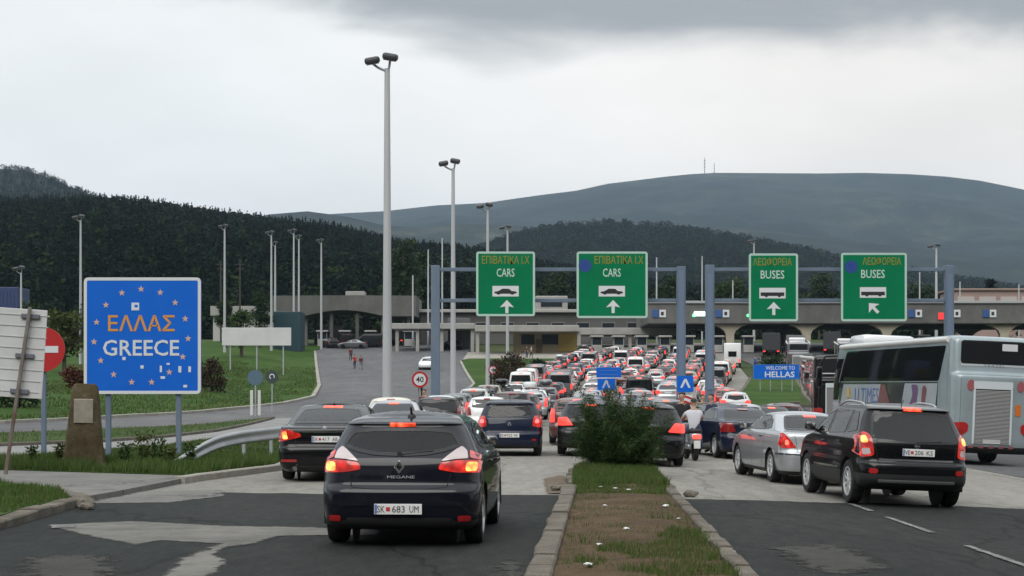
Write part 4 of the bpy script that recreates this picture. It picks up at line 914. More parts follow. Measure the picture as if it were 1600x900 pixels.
# ---- dark hatchback in front of the camera
def build_hatch():
    P = car_proto('hatch', True); K = P.K; L_ = K['L']
    window(P, "rear_window", sym([(0, 0.995), (0.28, 1.005), (0.50, 1.045), (0.655, 1.10), (0.645, 1.15), (0.565, 1.278), (0.28, 1.303)]), 'rear', GLASS, 0.04, 0.06)
    sides = [[(1.30, 1.06), (2.22, 1.03), (2.22, 1.355), (1.55, 1.35), (1.10, 1.25), (1.02, 1.10)], [(2.30, 1.03), (3.18, 1.0), (2.66, 1.31), (2.30, 1.355)]]
    for p in sides:
        window(P, "side_window", p, 'right', GLASS, 0.025, 0.04); window(P, "side_window", p, 'left', GLASS, 0.025, 0.04)
    window(P, "windscreen", sym([(0.72, 1.04), (0.56, 1.38)]), 'front', GLASS, 0.035, 0.06)
    # lamps: red lower blade with a lit bulb outboard, pale triangular upper lens
    lamps(P, "tail_lamp", [
        ('rear', roundpoly([(0.42, 0.855), (0.60, 0.825), (0.86, 0.81), (0.872, 0.945), (0.66, 0.955), (0.45, 0.93)], 0.03), LENS_ON),
        ('rear', roundpoly([(0.45, 0.942), (0.60, 0.962), (0.735, 0.968), (0.715, 1.05), (0.66, 1.10), (0.61, 1.07)], 0.02), CLEAR),
        ('rear', roundpoly([(0.755, 0.972), (0.862, 0.95), (0.845, 1.0), (0.74, 1.06)], 0.02), LENS_ON),
        ('rear', roundpoly([(0.71, 0.835), (0.82, 0.83), (0.83, 0.925), (0.72, 0.93)], 0.03), CORE_ON)], skirt=0.03)
    lamps(P, "brake_lamp", [('rear', rect(-0.145, 0.145, 1.314, 1.352, 0.012), HIGH_ON)], both=False)
    lamps(P, "bumper_reflector", [('rear', rect(0.64, 0.775, 0.295, 0.355, 0.02), REFL)])
    plate_part(P, 0.0, 0.43, ("SK", "683", "UM"))
    mb = MB(); y = hit(P, 'rear', 0, 0.88)[0].y - 0.012      # diamond badge: an open lozenge
    for s in (-1, 1):
        for t in (-1, 1):
            a, b = Vector((0, y, 0.88 + t * 0.062)), Vector((s * 0.046, y, 0.88)); m_ = (a + b) / 2; dr = (b - a)
            M = Matrix.Rotation(-math.atan2(dr.z, dr.x), 3, 'Y'); mb.bbox(m_, (dr.length + 0.012, 0.012, 0.024), 0.004, 0, M)
    add_part(P, "badge", mb.mesh("badge", CHROME))
    y = hit(P, 'rear', 0, 0.775)[0].y - 0.004
    add_part(P, "lettering", text_mesh("MEGANE", 0.030, 0.30, mat("letter_silver", (0.45, 0.46, 0.48), 0.4, metal=0.4), 0.006), None, (0.02, y, 0.775))
    # bumper step catches the sky; tailgate seam
    seams(P, [('rear', [(-0.63, 0.99), (-0.56, 0.80), (-0.52, 0.665), (-0.3, 0.645), (0.3, 0.645), (0.52, 0.665), (0.56, 0.80), (0.63, 0.99)]), ('right', [(1.28, 1.04), (1.22, 0.80), (1.32, 0.45), (1.40, 0.28)]), ('left', [(1.28, 1.04), (1.22, 0.80), (1.32, 0.45), (1.40, 0.28)]), ('right', [(2.26, 1.02), (2.26, 0.28)]), ('left', [(2.26, 1.02), (2.26, 0.28)]), ('right', [(3.22, 0.98), (3.28, 0.6), (3.10, 0.28)]),
              ('right', [(0.28, 0.62), (0.52, 0.74)]), ('left', [(0.28, 0.62), (0.52, 0.74)])])
    for s in (-1, 1):
        mb = MB(); patch(P, mb, rect(min(s * 0.33, s * 0.70), max(s * 0.33, s * 0.70), 0.462, 0.500, 0.012), 'rear', 0.012, 0.06, 0, 0.014)
        add_part(P, "bumper_ledge", mb.mesh("bumper_ledge", PAINT['navy'], 40), slot=0)
    mb = MB(); patch(P, mb, roundpoly([(-0.62, 0.21), (0.62, 0.21), (0.58, 0.33), (-0.58, 0.33)], 0.04), 'rear', 0.008, 0.08, 0, 0.01); add_part(P, "diffuser", mb.mesh("diffuser", PLASTIC, 40))
    an = MB(); z = hit(P, 'top', 0.06, 0.75)[0].z; an.lathe([(0.05, 0), (0.042, 0.025), (0.02, 0.045)], 12, 'z', (0.06, 0.75, z - 0.004)); an.tube([(0.06, 0.75, z + 0.02), (0.06, 0.66, z + 0.115)], [0.016, 0.010], 6); add_part(P, "aerial", an.mesh("aerial", PLASTIC))
    wp = MB(); b0 = hit(P, 'rear', 0, 1.02)[0]; b1 = hit(P, 'rear', 0.36, 1.06)[0]; wp.tube([b0 + Vector((0, -0.015, 0)), b1 + Vector((0, -0.015, 0))], 0.008, 6); wp.lathe([(0.03, 0), (0.02, 0.03)], 10, 'y', b0 - Vector((0, 0.03, 0))); add_part(P, "rear_wiper", wp.mesh("rear_wiper", PLASTIC))
    door_mirror(P, 3.06, 1.03); handles(P, [(1.46, 0.90), (2.42, 0.88)])
    add_wheels(P); interior(P, 1.0)
    finish_body(P, PAINT['navy']); return P
def build_sedan():
    P = car_proto('sedan', True); K = P.K
    window(P, "rear_window", sym([(0.70, 1.085), (0.55, 1.36), (0.28, 1.385)]), 'rear', GLASS, 0.035, 0.06)
    for p in ([(1.75, 1.08), (2.62, 1.05), (2.62, 1.36), (2.05, 1.36)], [(2.70, 1.05), (3.62, 1.04), (2.98, 1.33), (2.70, 1.36)]):
        window(P, "side_window", p, 'right', GLASS, 0.025, 0.04); window(P, "side_window", p, 'left', GLASS, 0.025, 0.04)
    window(P, "windscreen", sym([(0.74, 1.07), (0.56, 1.38)]), 'front', GLASS, 0.035, 0.06)
    lamps(P, "tail_lamp", [
        ('rear', roundpoly([(0.44, 0.845), (0.62, 0.80), (0.895, 0.74), (0.89, 0.96), (0.70, 0.985), (0.46, 0.905)], 0.03), LENS_ON),
        ('rear', roundpoly([(0.70, 0.80), (0.79, 0.80), (0.81, 0.93), (0.73, 0.95)], 0.03), CORE_ON)], skirt=0.02)
    lamps(P, "brake_lamp", [('rear', rect(-0.19, 0.19, 1.37, 1.405, 0.01), HIGH_ON)], both=False)
    lamps(P, "bumper_reflector", [('rear', rect(0.52, 0.82, 0.375, 0.42, 0.015), REFL)])
    plate_part(P, 0.02, 0.80, ("SK", "417", "AB"))
    mb = MB(); patch(P, mb, rect(-0.60, 0.60, 0.925, 0.955, 0.008), 'rear', 0.012, 0.1, 0, 0.014); add_part(P, "chrome_strip", mb.mesh("chrome_strip", CHROME, 40))
    y = hit(P, 'rear', 0, 1.005)[0].y - 0.006; mb = MB(); mb.lathe([(0.041, 0), (0.041, -0.008), (0.03, -0.012)], 20, 'y', (0, y, 1.0)); add_part(P, "badge", mb.mesh("badge", mat("badge_silver", (0.4, 0.42, 0.46), 0.3, metal=0.6), 40))
    seams(P, [('rear', [(-0.66, 1.02), (-0.56, 0.9), (-0.54, 0.66), (0.54, 0.66), (0.56, 0.9), (0.66, 1.02)])])
    mb = MB(); patch(P, mb, roundpoly([(-0.66, 0.19), (0.66, 0.19), (0.62, 0.30), (-0.62, 0.30)], 0.03), 'rear', 0.008, 0.1, 0, 0.01); add_part(P, "diffuser", mb.mesh("diffuser", PLASTIC, 40))
    for x in (-0.55, 0.55):
        ex = MB(); ex.lathe([(0.045, 0), (0.045, -0.06), (0.036, -0.06), (0.034, 0.02)], 16, 'y', (x, 0.04, 0.25)); add_part(P, "exhaust_pipe", ex.mesh("exhaust_pipe", CHROME, 40))
    an = MB(); z = hit(P, 'top', 0, 1.95)[0].z; an.add([(-0.02, 1.86, z - .01), (0.02, 1.86, z - .01), (0, 1.84, z + 0.06), (-0.02, 2.06, z - .01), (0.02, 2.06, z - .01)], [(0, 1, 2), (0, 2, 3), (1, 4, 2), (2, 4, 3)]); add_part(P, "aerial", an.mesh("aerial", PAINT['black']))
    door_mirror(P, 3.45, 1.05); handles(P, [(2.0, 0.92), (2.85, 0.92)]); add_wheels(P, spokes=7); interior(P, 1.02, (1.75, 2.75), 1.36)
    finish_body(P, PAINT['black']); return P
def build_small():
    P = car_proto('small', True); K = P.K
    window(P, "rear_window", sym([(0, 1.0), (0.45, 1.015), (0.60, 1.05), (0.60, 1.10), (0.535, 1.335), (0.3, 1.35)]), 'rear', GLASS, 0.035, 0.06)
    for p in ([(0.80, 1.06), (1.92, 1.03), (1.92, 1.37), (0.98, 1.36)], [(2.0, 1.03), (2.86, 1.01), (2.34, 1.32), (2.0, 1.37)]):
        window(P, "side_window", p, 'right', GLASS, 0.025, 0.04); window(P, "side_window", p, 'left', GLASS, 0.025, 0.04)
    window(P, "windscreen", sym([(0.70, 1.05), (0.55, 1.39)]), 'front', GLASS, 0.035, 0.06)
    lamps(P, "tail_lamp", [('rear', roundpoly([(0.60, 0.78), (0.80, 0.74), (0.83, 0.86), (0.80, 1.03), (0.66, 1.06), (0.62, 0.95)], 0.04), LENS_ON),
                           ('rear', roundpoly([(0.66, 0.86), (0.77, 0.86), (0.76, 0.96), (0.68, 0.97)], 0.04), mat("brake_lit_pink", (0.6, 0.1, 0.1), 0.3, emit=(1.0, 0.09, 0.09), estr=2.6))])
    lamps(P, "bumper_reflector", [('rear', rect(0.58, 0.70, 0.40, 0.45, 0.015), REFL)])
    plate_part(P, 0.0, 0.545, ("SK", "925", "NK"))
    mb = MB(); y = hit(P, 'rear', 0, 0.88)[0].y - 0.01
    for s in (-1, 1):
        for t in (-1, 1):
            a, b = Vector((0, y, 0.83 + t * 0.055)), Vector((s * 0.04, y, 0.83)); dr = (b - a); mb.bbox((a + b) / 2, (dr.length + 0.01, 0.012, 0.02), 0.003, 0, Matrix.Rotation(-math.atan2(dr.z, dr.x), 3, 'Y'))
    add_part(P, "badge", mb.mesh("badge", mat("badge_silver", (0.4, 0.42, 0.46), 0.3, metal=0.6)))
    seams(P, [('rear', [(-0.60, 1.0), (-0.56, 0.8), (-0.5, 0.63), (0.5, 0.63), (0.56, 0.8), (0.60, 1.0)])])
    an = MB(); z = hit(P, 'top', 0.0, 0.62)[0].z; an.tube([(0, 0.62, z), (0, 0.50, z + 0.16)], 0.007, 6); add_part(P, "aerial", an.mesh("aerial", PLASTIC))
    door_mirror(P, 2.78, 1.05); handles(P, [(2.1, 0.92)]); add_wheels(P); interior(P, 1.02, (1.15, 2.0), 1.38)
    finish_body(P, PAINT['darkblue']); return P
def build_saloon():
    P = car_proto('saloon', True); K = P.K
    window(P, "rear_window", sym([(0.68, 1.055), (0.53, 1.325), (0.28, 1.35)]), 'rear', GLASS, 0.035, 0.06)
    for p in ([(1.22, 1.08), (1.52, 1.04), (1.52, 1.26), (1.46, 1.26)], [(1.58, 1.04), (2.42, 1.02), (2.42, 1.335), (1.80, 1.335), (1.58, 1.28)], [(2.50, 1.02), (3.36, 1.0), (2.78, 1.29), (2.50, 1.335)]):
        window(P, "side_window", p, 'right', GLASS, 0.022, 0.03); window(P, "side_window", p, 'left', GLASS, 0.022, 0.03)
    window(P, "windscreen", sym([(0.72, 1.04), (0.55, 1.345)]), 'front', GLASS, 0.035, 0.06)
    lamps(P, "tail_lamp", [('rear', roundpoly([(0.58, 0.72), (0.82, 0.70), (0.875, 0.76), (0.845, 0.99), (0.80, 1.0)], 0.03), LENS_ON),
                           ('cr', roundpoly([(0.62, 0.77), (0.70, 0.77), (0.70, 0.87), (0.64, 0.87)], 0.03), mat("brake_lit_red", (0.6, 0.1, 0.08), 0.3, emit=(1.0, 0.10, 0.06), estr=2.2))])
    lamps(P, "brake_lamp", [('rear', rect(-0.13, 0.13, 1.315, 1.35, 0.01), mat("brake_dim_red", (0.4, 0.06, 0.05), 0.3, emit=(1.0, 0.12, 0.09), estr=0.8))], both=False)
    plate_part(P, 0.0, 0.84, None)
    mb = MB(); patch(P, mb, rect(-0.80, 0.80, 0.575, 0.605, 0.01), 'rear', 0.010, 0.08, 0, 0.012)
    patch(P, mb, rect(0.18, 0.55, 0.575, 0.605, 0.01), 'left', 0.010, 0.08, 0, 0.012); patch(P, mb, rect(0.18, 0.55, 0.575, 0.605, 0.01), 'right', 0.010, 0.08, 0, 0.012); add_part(P, "bumper_strip", mb.mesh("bumper_strip", PLASTIC, 40))
    dl = [[(1.50, 1.04), (1.44, 0.75), (1.52, 0.5), (1.66, 0.26)], [(2.46, 1.02), (2.46, 0.26)], [(3.40, 0.98), (3.44, 0.6), (3.28, 0.26)]]
    seams(P, [('rear', [(-0.66, 1.01), (-0.60, 0.9), (-0.56, 0.64), (0.56, 0.64), (0.60, 0.9), (0.66, 1.01)])] + [('left', q) for q in dl] + [('right', q) for q in dl])
    door_mirror(P, 3.2, 1.03); handles(P, [(1.72, 0.90), (2.62, 0.88)]); add_wheels(P, spokes=9); interior(P, 0.99, (1.6, 2.55), 1.34)
    finish_body(P, PAINT['silver']); return P
def build_suv():
    P = car_proto('suv', True); K = P.K
    window(P, "rear_window", sym([(0, 1.02), (0.60, 1.03), (0.72, 1.06), (0.715, 1.13), (0.63, 1.50), (0.3, 1.53)]), 'rear', DGLASS, 0.035, 0.05)
    for p in ([(0.62, 1.20), (1.16, 1.15), (1.16, 1.52), (0.88, 1.50)], [(1.24, 1.15), (2.20, 1.12), (2.20, 1.54), (1.24, 1.53)], [(2.28, 1.12), (3.20, 1.10), (2.72, 1.42), (2.28, 1.54)]):
        window(P, "side_window", p, 'right', DGLASS, 0.025, 0.04)
        window(P, "side_window", p, 'left', GLASS, 0.025, 0.04)
    window(P, "windscreen", sym([(0.73, 1.15), (0.60, 1.54)]), 'front', GLASS, 0.035, 0.06)
    lamps(P, "tail_lamp", [('rear', roundpoly([(0.67, 0.82), (0.84, 0.78), (0.895, 0.84), (0.875, 1.10), (0.80, 1.20), (0.71, 1.14), (0.69, 0.98)], 0.05), LENS_ON),
                           ('rear', roundpoly([(0.72, 0.84), (0.82, 0.82), (0.84, 0.92), (0.74, 0.94)], 0.03), CLEAR), ('rear', roundpoly([(0.755, 1.015), (0.845, 1.015), (0.835, 1.11), (0.78, 1.13)], 0.035), CORE_ON)], skirt=0.03)
    lamps(P, "brake_lamp", [('rear', rect(-0.15, 0.15, 1.545, 1.59, 0.012), HIGH_ON)], both=False)
    lamps(P, "bumper_reflector", [('rear', rect(0.63, 0.76, 0.535, 0.615, 0.03), REFL)])
    plate_part(P, 0.02, 0.885, ("VE", "206", "KS"))
    mb = MB(); patch(P, mb, rect(-0.60, 0.60, 0.745, 0.775, 0.008), 'rear', 0.010, 0.1, 0, 0.012); add_part(P, "chrome_strip", mb.mesh("chrome_strip", CHROME, 40))
    mb = MB(); patch(P, mb, rect(-0.62, 0.62, 0.40, 0.44, 0.012), 'rear', 0.014, 0.1, 0, 0.016); add_part(P, "skid_strip", mb.mesh("skid_strip", mat("satin_metal", (0.3, 0.3, 0.31), 0.4, metal=0.7), 40))
    mb = MB()
    for ax in ('left', 'right'): patch(P, mb, rect(1.45, 2.95, 0.555, 0.58, 0.008), ax, 0.010, 0.1, 0, 0.012)
    add_part(P, "door_strip", mb.mesh("door_strip", CHROME, 40))
    for s in (-1, 1):
        rl = MB(); ys = np.linspace(1.0, 3.0, 14); pts = []
        for i, y in enumerate(ys):
            z = hit(P, 'top', s * 0.60, y)[0].z; k = max(0.0, math.sin(math.pi * i / 13)) ** 0.45; pts.append((s * 0.60, y, z - 0.01 + 0.065 * k))
        rl.tube(pts, 0.019, 8); add_part(P, "roof_rail", rl.mesh("roof_rail", mat("rail_metal", (0.5, 0.5, 0.51), 0.35, metal=0.8), 50))
    y = hit(P, 'rear', 0, 0.985)[0].y - 0.006; mb = MB(); mb.lathe([(0.045, 0), (0.045, -0.008), (0.034, -0.008), (0.034, 0)], 20, 'y', (0, y, 0.985)); mb.bbox((0, y - 0.004, 0.985), (0.07, 0.008, 0.012), 0.003); add_part(P, "badge", mb.mesh("badge", CHROME, 40))
    dl = [[(1.20, 1.14), (1.18, 0.9), (1.30, 0.6), (1.40, 0.42)], [(2.24, 1.12), (2.24, 0.42)], [(3.24, 1.08), (3.30, 0.8), (3.12, 0.42)]]
    seams(P, [('rear', [(-0.70, 1.02), (-0.64, 0.9), (-0.62, 0.70), (0.62, 0.70), (0.64, 0.9), (0.70, 1.02)])] + [('left', q) for q in dl] + [('right', q) for q in dl])
    an = MB(); z = hit(P, 'top', -0.05, 0.85)[0].z; an.tube([(-0.05, 0.85, z), (-0.05, 0.72, z + 0.10)], 0.007, 6); add_part(P, "aerial", an.mesh("aerial", PLASTIC))
    wp = MB(); b0 = hit(P, 'rear', 0, 1.05)[0] + Vector((0, -0.016, 0)); b1 = hit(P, 'rear', 0.4, 1.07)[0] + Vector((0, -0.016, 0)); wp.tube([b0, b1], 0.008, 6); add_part(P, "rear_wiper", wp.mesh("rear_wiper", PLASTIC))
    door_mirror(P, 3.06, 1.16); handles(P, [(1.40, 1.0), (2.42, 0.98)]); add_wheels(P, spokes=10); interior(P, 1.1, (1.5, 2.45), 1.52)
    finish_body(P, PAINT['black']); return P

SMALLC = build_small()
megane = place_car(build_hatch(), "hatchback", -1.235, 17.35, -3.2, "dark navy hatchback with pale upper tail lamps waiting just before the pale road begins")
place_car(build_sedan(), "saloon_car", -3.52, 30.0, 0.6, "black saloon with a chrome boot strip stopped beside the guard rail")
place_car(SMALLC, "hatchback", -0.07, 41.8, -1.5, "small dark blue hatchback with pinkish tail lamps ahead of the navy hatchback")
place_car(build_saloon(), "saloon_car", 6.12, 31.2, 5.5, "silver saloon with a lit triangular tail lamp between the dark SUV and the shrub")
place_car(build_suv(), "suv", 6.42, 25.4, 3.6, "black SUV with silver roof rails at the edge of the dark asphalt", cat="SUV")

# ---- the plainer cars of the queue: seven kinds, each in two lamp states
def queue_proto(kind, lit, lod=0):
    P = car_proto(kind, False); K = P.K; W = K['W']; lens = QUEUE_ON if lit else LENS; high = QHIGH_ON if lit else LENS
    if kind == 'small':
        std_windows(P, [(0, 1.0), (0.60, 1.05), (0.535, 1.345)], [[(0.80, 1.06), (1.92, 1.03), (1.92, 1.37), (0.98, 1.36)], [(2.0, 1.03), (2.86, 1.01), (2.34, 1.32), (2.0, 1.37)]], [(0.70, 1.05), (0.55, 1.39)])
        T = [('rear', [(0.60, 0.74), (0.83, 0.72), (0.80, 1.04), (0.66, 1.06)], lens)]; hb = (0.12, 1.36, 1.40); pz = 0.545
    elif kind == 'hatch':
        std_windows(P, [(0, 0.995), (0.65, 1.10), (0.55, 1.285)], [[(1.05, 1.08), (2.22, 1.03), (2.22, 1.355), (1.2, 1.31)], [(2.30, 1.03), (3.18, 1.0), (2.66, 1.31), (2.30, 1.355)]], [(0.72, 1.04), (0.56, 1.38)])
        T = [('rear', [(0.46, 0.80), (0.86, 0.78), (0.86, 0.98), (0.62, 1.0)], lens)]; hb = (0.14, 1.314, 1.352); pz = 0.43
    elif kind == 'saloon':
        std_windows(P, [(0.68, 1.055), (0.53, 1.34)], [[(1.40, 1.05), (2.42, 1.02), (2.42, 1.335), (1.75, 1.335)], [(2.50, 1.02), (3.36, 1.0), (2.78, 1.29), (2.50, 1.335)]], [(0.72, 1.04), (0.55, 1.345)])
        T = [('rear', [(0.52, 0.74), (0.87, 0.72), (0.86, 0.97), (0.60, 0.97)], lens)]; hb = (0.14, 1.32, 1.355); pz = 0.82
    elif kind == 'estate':
        std_windows(P, [(0.66, 1.03), (0.56, 1.36)], [[(0.62, 1.06), (1.40, 1.04), (1.40, 1.37), (0.78, 1.36)], [(1.48, 1.04), (2.36, 1.02), (2.36, 1.38), (1.48, 1.37)], [(2.44, 1.02), (3.24, 1.0), (2.74, 1.32), (2.44, 1.38)]], [(0.71, 1.05), (0.57, 1.40)])
        T = [('rear', [(0.68, 0.70), (0.84, 0.70), (0.80, 1.12), (0.70, 1.12)], lens)]; hb = (0.13, 1.385, 1.42); pz = 0.80
    elif kind == 'suv':
        std_windows(P, [(0.70, 1.06), (0.62, 1.51)], [[(0.62, 1.20), (1.16, 1.15), (1.16, 1.52), (0.88, 1.50)], [(1.24, 1.15), (2.20, 1.12), (2.20, 1.54), (1.24, 1.53)], [(2.28, 1.12), (3.20, 1.10), (2.72, 1.42), (2.28, 1.54)]], [(0.73, 1.15), (0.60, 1.54)])
        T = [('rear', [(0.68, 0.80), (0.88, 0.80), (0.86, 1.16), (0.72, 1.16)], lens)]; hb = (0.15, 1.55, 1.59); pz = 0.88
    else:
        std_windows(P, [(0.80, 1.25), (0.72, 1.85)], [[(3.2, 1.25), (4.0, 1.2), (3.5, 1.75), (3.2, 1.80)]], [(0.80, 1.25), (0.68, 1.85)])
        T = [('rear', [(0.84, 0.75), (0.96, 0.75), (0.94, 1.20), (0.84, 1.20)], lens)]; hb = (0.18, 1.98, 2.03); pz = 0.7
    lamps(P, "tail_lamp", [(a, roundpoly(b, 0.03, 2), c) for a, b, c in T]); lamps(P, "brake_lamp", [('rear', rect(-hb[0], hb[0], hb[1], hb[2], 0.01), high)], both=False)
    plate_part(P, 0, pz, None)
    for s in (-1, 1):
        loc, nn = hit(P, 'right', K['L'] * 0.72, 1.05 if kind not in ('suv', 'van') else 1.18); mb = MB(); mb.bbox((s * 0.11, 0, 0.05), (0.2, 0.11, 0.14), 0.04); add_part(P, "door_mirror", mb.mesh("door_mirror", PAINT['black']), None, (s * loc.x, loc.y, loc.z), (0, 0, 0), 0)
    add_wheels(P, 0); finish_body(P, PAINT['silver']); return P
QP = {(k, l): queue_proto(k, l) for k in ('small', 'hatch', 'saloon', 'estate', 'suv', 'van') for l in (True, False)}
WORD = {'small': ('hatchback', 'small hatchback'), 'hatch': ('hatchback', 'hatchback'), 'saloon': ('saloon_car', 'saloon'), 'estate': ('estate_car', 'estate car'), 'suv': ('suv', 'SUV'), 'van': ('van', 'van')}
def qcar(kind, lit, x, d, rot, colour, label, group=None, far=False):
    return place_car(QP[(kind, lit)], WORD[kind][0], x, d, rot, label, cat="van" if kind == 'van' else 'car', group=group, paint_m=PAINT[colour], skip=("licence_plate", "door_mirror", "rim") if far else ())
G = "cars queuing for the border"
LANES_NOTE = None
qcar('saloon', True, -3.42, 45.0, 0, 'silver', "silver saloon with a lit high brake lamp just ahead of the black saloon", G)
qcar('estate', False, -2.62, 56.0, 1, 'black', "black estate car two places ahead of the black saloon", G)
qcar('small', False, -1.0, 63.0, -2, 'white', "white hatchback half hidden in front of the small dark blue hatchback", G)
qcar('estate', False, -4.0, 52.5, 0, 'cream', "cream estate car by the kerb beside the black estate car", G)
qcar('estate', True, 2.02, 50.5, -2, 'maroon', "maroon estate car seen past the left side of the shrub", G)
qcar('hatch', True, 2.05, 42.0, -3, 'charcoal', "charcoal hatchback half hidden behind the shrub, nearer than the maroon estate", G)
qcar('hatch', True, 3.12, 37.0, -2, 'black', "black hatchback poking out from behind the shrub next to the standing man", G)
qcar('saloon', True, 3.9, 50.5, -4, 'grey', "grey saloon with an orange lit high brake lamp just above the shrub", G)
qcar('saloon', False, 6.55, 43.2, 8, 'darkblue', "dark blue saloon just ahead of the silver saloon", G)
qcar('hatch', False, 6.9, 50.5, 6, 'black', "black hatchback two ahead of the silver saloon", G)
qcar('estate', False, 8.5, 58.5, 4, 'silver', "silver estate car whose roof shows above the silver saloon", G)
qcar('saloon', True, 10.05, 60.5, 3, 'black', "black saloon with a red high brake lamp above the silver saloon's rear window", G)
qcar('hatch', False, 12.1, 70.0, 0, 'maroon', "maroon hatchback at the tip of the welcome sign island", G)


# ---- the long queue
def CL(d): return float(np.interp(d, [45, 70, 95, 120, 150, 180, 210, 225, 240], [-3.3, -2.9, -1.8, 0.2, 2.0, 4.2, 8.6, 11.0, 13.5]))
def CR(d): return float(np.interp(d, [90, 95, 120, 150, 180, 200, 225, 240], [12.9, 13.0, 14.6, 19.0, 24.0, 27.2, 31, 33]))
ORD = ["first", "second", "third", "fourth", "fifth", "sixth", "seventh", "eighth", "ninth", "tenth", "eleventh", "twelfth", "thirteenth", "fourteenth", "fifteenth", "sixteenth", "seventeenth", "eighteenth", "nineteenth", "twentieth"]
def build_queue():
    rnd = random.Random(21)
    LN = {4: ["the lane next to the exit road", "lane two from the exit road", "lane three from the exit road", "the lane against the gantry leg"],
          6: ["the lane by the gate lawn", "lane two from the gate lawn", "lane three from the gate lawn", "lane four from the gate lawn", "lane five from the gate lawn", "the lane by the welcome island"],
          7: ["the lane by the brown bush", "lane two past the brown bush", "lane three past the brown bush", "the middle lane", "lane three from the welcome sign", "lane two from the welcome sign", "the lane by the welcome sign"]}
    segs = [(66.5, 112, 4), (114, 150, 6), (152, 229, 7)]
    cols = ['white'] * 5 + ['silver'] * 6 + ['grey'] * 4 + ['black'] * 4 + ['charcoal'] * 2 + ['red'] * 1 + ['maroon'] * 1 + ['blue'] * 1 + ['beige'] * 2 + ['darkblue'] * 1
    kinds = ['small'] * 4 + ['hatch'] * 4 + ['saloon'] * 4 + ['estate'] * 4 + ['suv'] * 3 + ['van'] * 2
    def lane_x(n, i, d):
        if n == 4: return CL(d) + 3.1 * i
        return CL(d) + (CR(d) - CL(d)) * i / (n - 1)
    roofs = []
    for d0, d1, n in segs:
        for i in range(n):
            d = d0 + rnd.uniform(0, 2.5); k = 0; cars = []
            while d < d1 - 4.5:
                kind = rnd.choice(kinds); L_ = KINDS[kind]['L']; cars.append((kind, d)); d += L_ + rnd.uniform(0.7, 1.6)
            for j, (kind, d) in enumerate(cars):
                x0, x1 = lane_x(n, i, d), lane_x(n, i, d + 4); rot = -math.degrees(math.atan2(x1 - x0, 4)) + rnd.uniform(-2.5, 2.5); x = x0 + rnd.uniform(-0.24, 0.24)
                if n == 7 and i == 6 and 189 < d < 205: continue      # the white camper stands here
                if n == 4 and i == 3 and d < 90 < d + 5: x -= 0.35
                c = rnd.choice(cols); lit = rnd.random() < 0.85
                if n == 7: lab = "%s %s, %s from the booths in %s" % (c if c != 'darkblue' else 'navy', WORD[kind][1], ORD[len(cars) - 1 - j], LN[7][i])
                elif n == 6: lab = "%s %s past the gantry, %s back in %s" % (c if c != 'darkblue' else 'navy', WORD[kind][1], ORD[len(cars) - 1 - j], LN[6][i])
                else: lab = "%s %s by the gantry, %s car along %s" % (c if c != 'darkblue' else 'navy', WORD[kind][1], ORD[j], LN[4][i])
                qcar(kind, lit, x, d, rot, c, lab, G, far=d > 150)
                if kind in ('estate', 'hatch') and rnd.random() < 0.2: roofs.append((x, d, rot, kind, c, lab))
    for j, d in enumerate((93.5, 100.2, 106.8)):
        qcar(('hatch', 'estate', 'saloon')[j], True, CR(d) + 0.1, d, -6, ('white', 'red', 'grey')[j], "%s car between the right gantry posts and the welcome island" % ('white', 'red', 'grey')[j] if False else "%s %s, %s car along the island kerb just past the gantry" % (('white', 'red', 'grey')[j], ('hatchback', 'estate car', 'saloon')[j], ORD[j]), G)
    # white camper seen from behind
    P = car_proto('van', False); return roofs
ROOFS = build_queue()
def roof_box(x, d, rot, z, m_, label):
    mb = MB(); bm = bmesh.new(); bmesh.ops.create_uvsphere(bm, u_segments=18, v_segments=10, radius=1)
    for v in bm.verts:
        q = v.co; q.x = math.copysign(abs(q.x) ** 0.5, q.x) * 0.42; q.y = math.copysign(abs(q.y) ** 0.6, q.y) * 0.95; q.z = math.copysign(abs(q.z) ** 0.6, q.z) * 0.19
    bm.verts.index_update(); mb.add([v.co.copy() for v in bm.verts], [[v.index for v in f.verts] for f in bm.faces]); bm.free()
    for y in (-0.45, 0.45): mb.bbox((0, y, -0.21), (1.05, 0.06, 0.035), 0.01, 1); mb.bbox((0.5, y, -0.25), (0.05, 0.06, 0.10), 0.01, 1); mb.bbox((-0.5, y, -0.25), (0.05, 0.06, 0.10), 0.01, 1)
    o = mb.build("roof_box", [m_, PLASTIC], None, 50); o.location = (x, d, z); o.rotation_euler = (0, 0, R(rot)); tag(o, label, "roof box", "roof boxes on queuing cars"); return o
qcar('estate', False, -2.35, 72.0, 0, 'silver', "silver estate car carrying a black roof box near the exit road", G) if False else None
def build_camper():
    x, d, rot = 27.0, 196.0, -8
    o = thing("camper_van", "white box camper van standing tall at the head of the welcome sign lane", "camper van", (x, d, h(x, d)), R(rot))
    b = MB(); b.bbox((0, 2.6, 1.85), (2.1, 4.4, 2.5), 0.12); b.bbox((0, 5.2, 1.3), (1.95, 1.6, 1.5), 0.2); b.build("body", PAINT['white'], o, 40)
    MB().bbox((0, 0.37, 1.75), (1.0, 0.05, 0.65), 0.02).build("rear_window", DGLASS, o)
    for s in (-1, 1):
        MB().bbox((s * 0.85, 0.37, 0.95), (0.16, 0.05, 0.4), 0.02).build("tail_lamp", QUEUE_ON, o)
        MB().bbox((s * 1.06, 2.4, 2.2), (0.04, 1.2, 0.6), 0.015).build("side_window", DGLASS, o)
        for y in (1.3, 4.9): tyre, rim = wheel_mesh(0.34, 0.21, 5, 0); w = link("wheel", tyre, o, (s * 0.92, y, 0.34)); w.rotation_euler = (0, 0, 0 if s > 0 else math.pi); link("rim", rim, w)
    MB().bbox((0, 0.36, 0.72), (0.52, 0.02, 0.115), 0.005).build("licence_plate", PLATE, o)
build_camper()

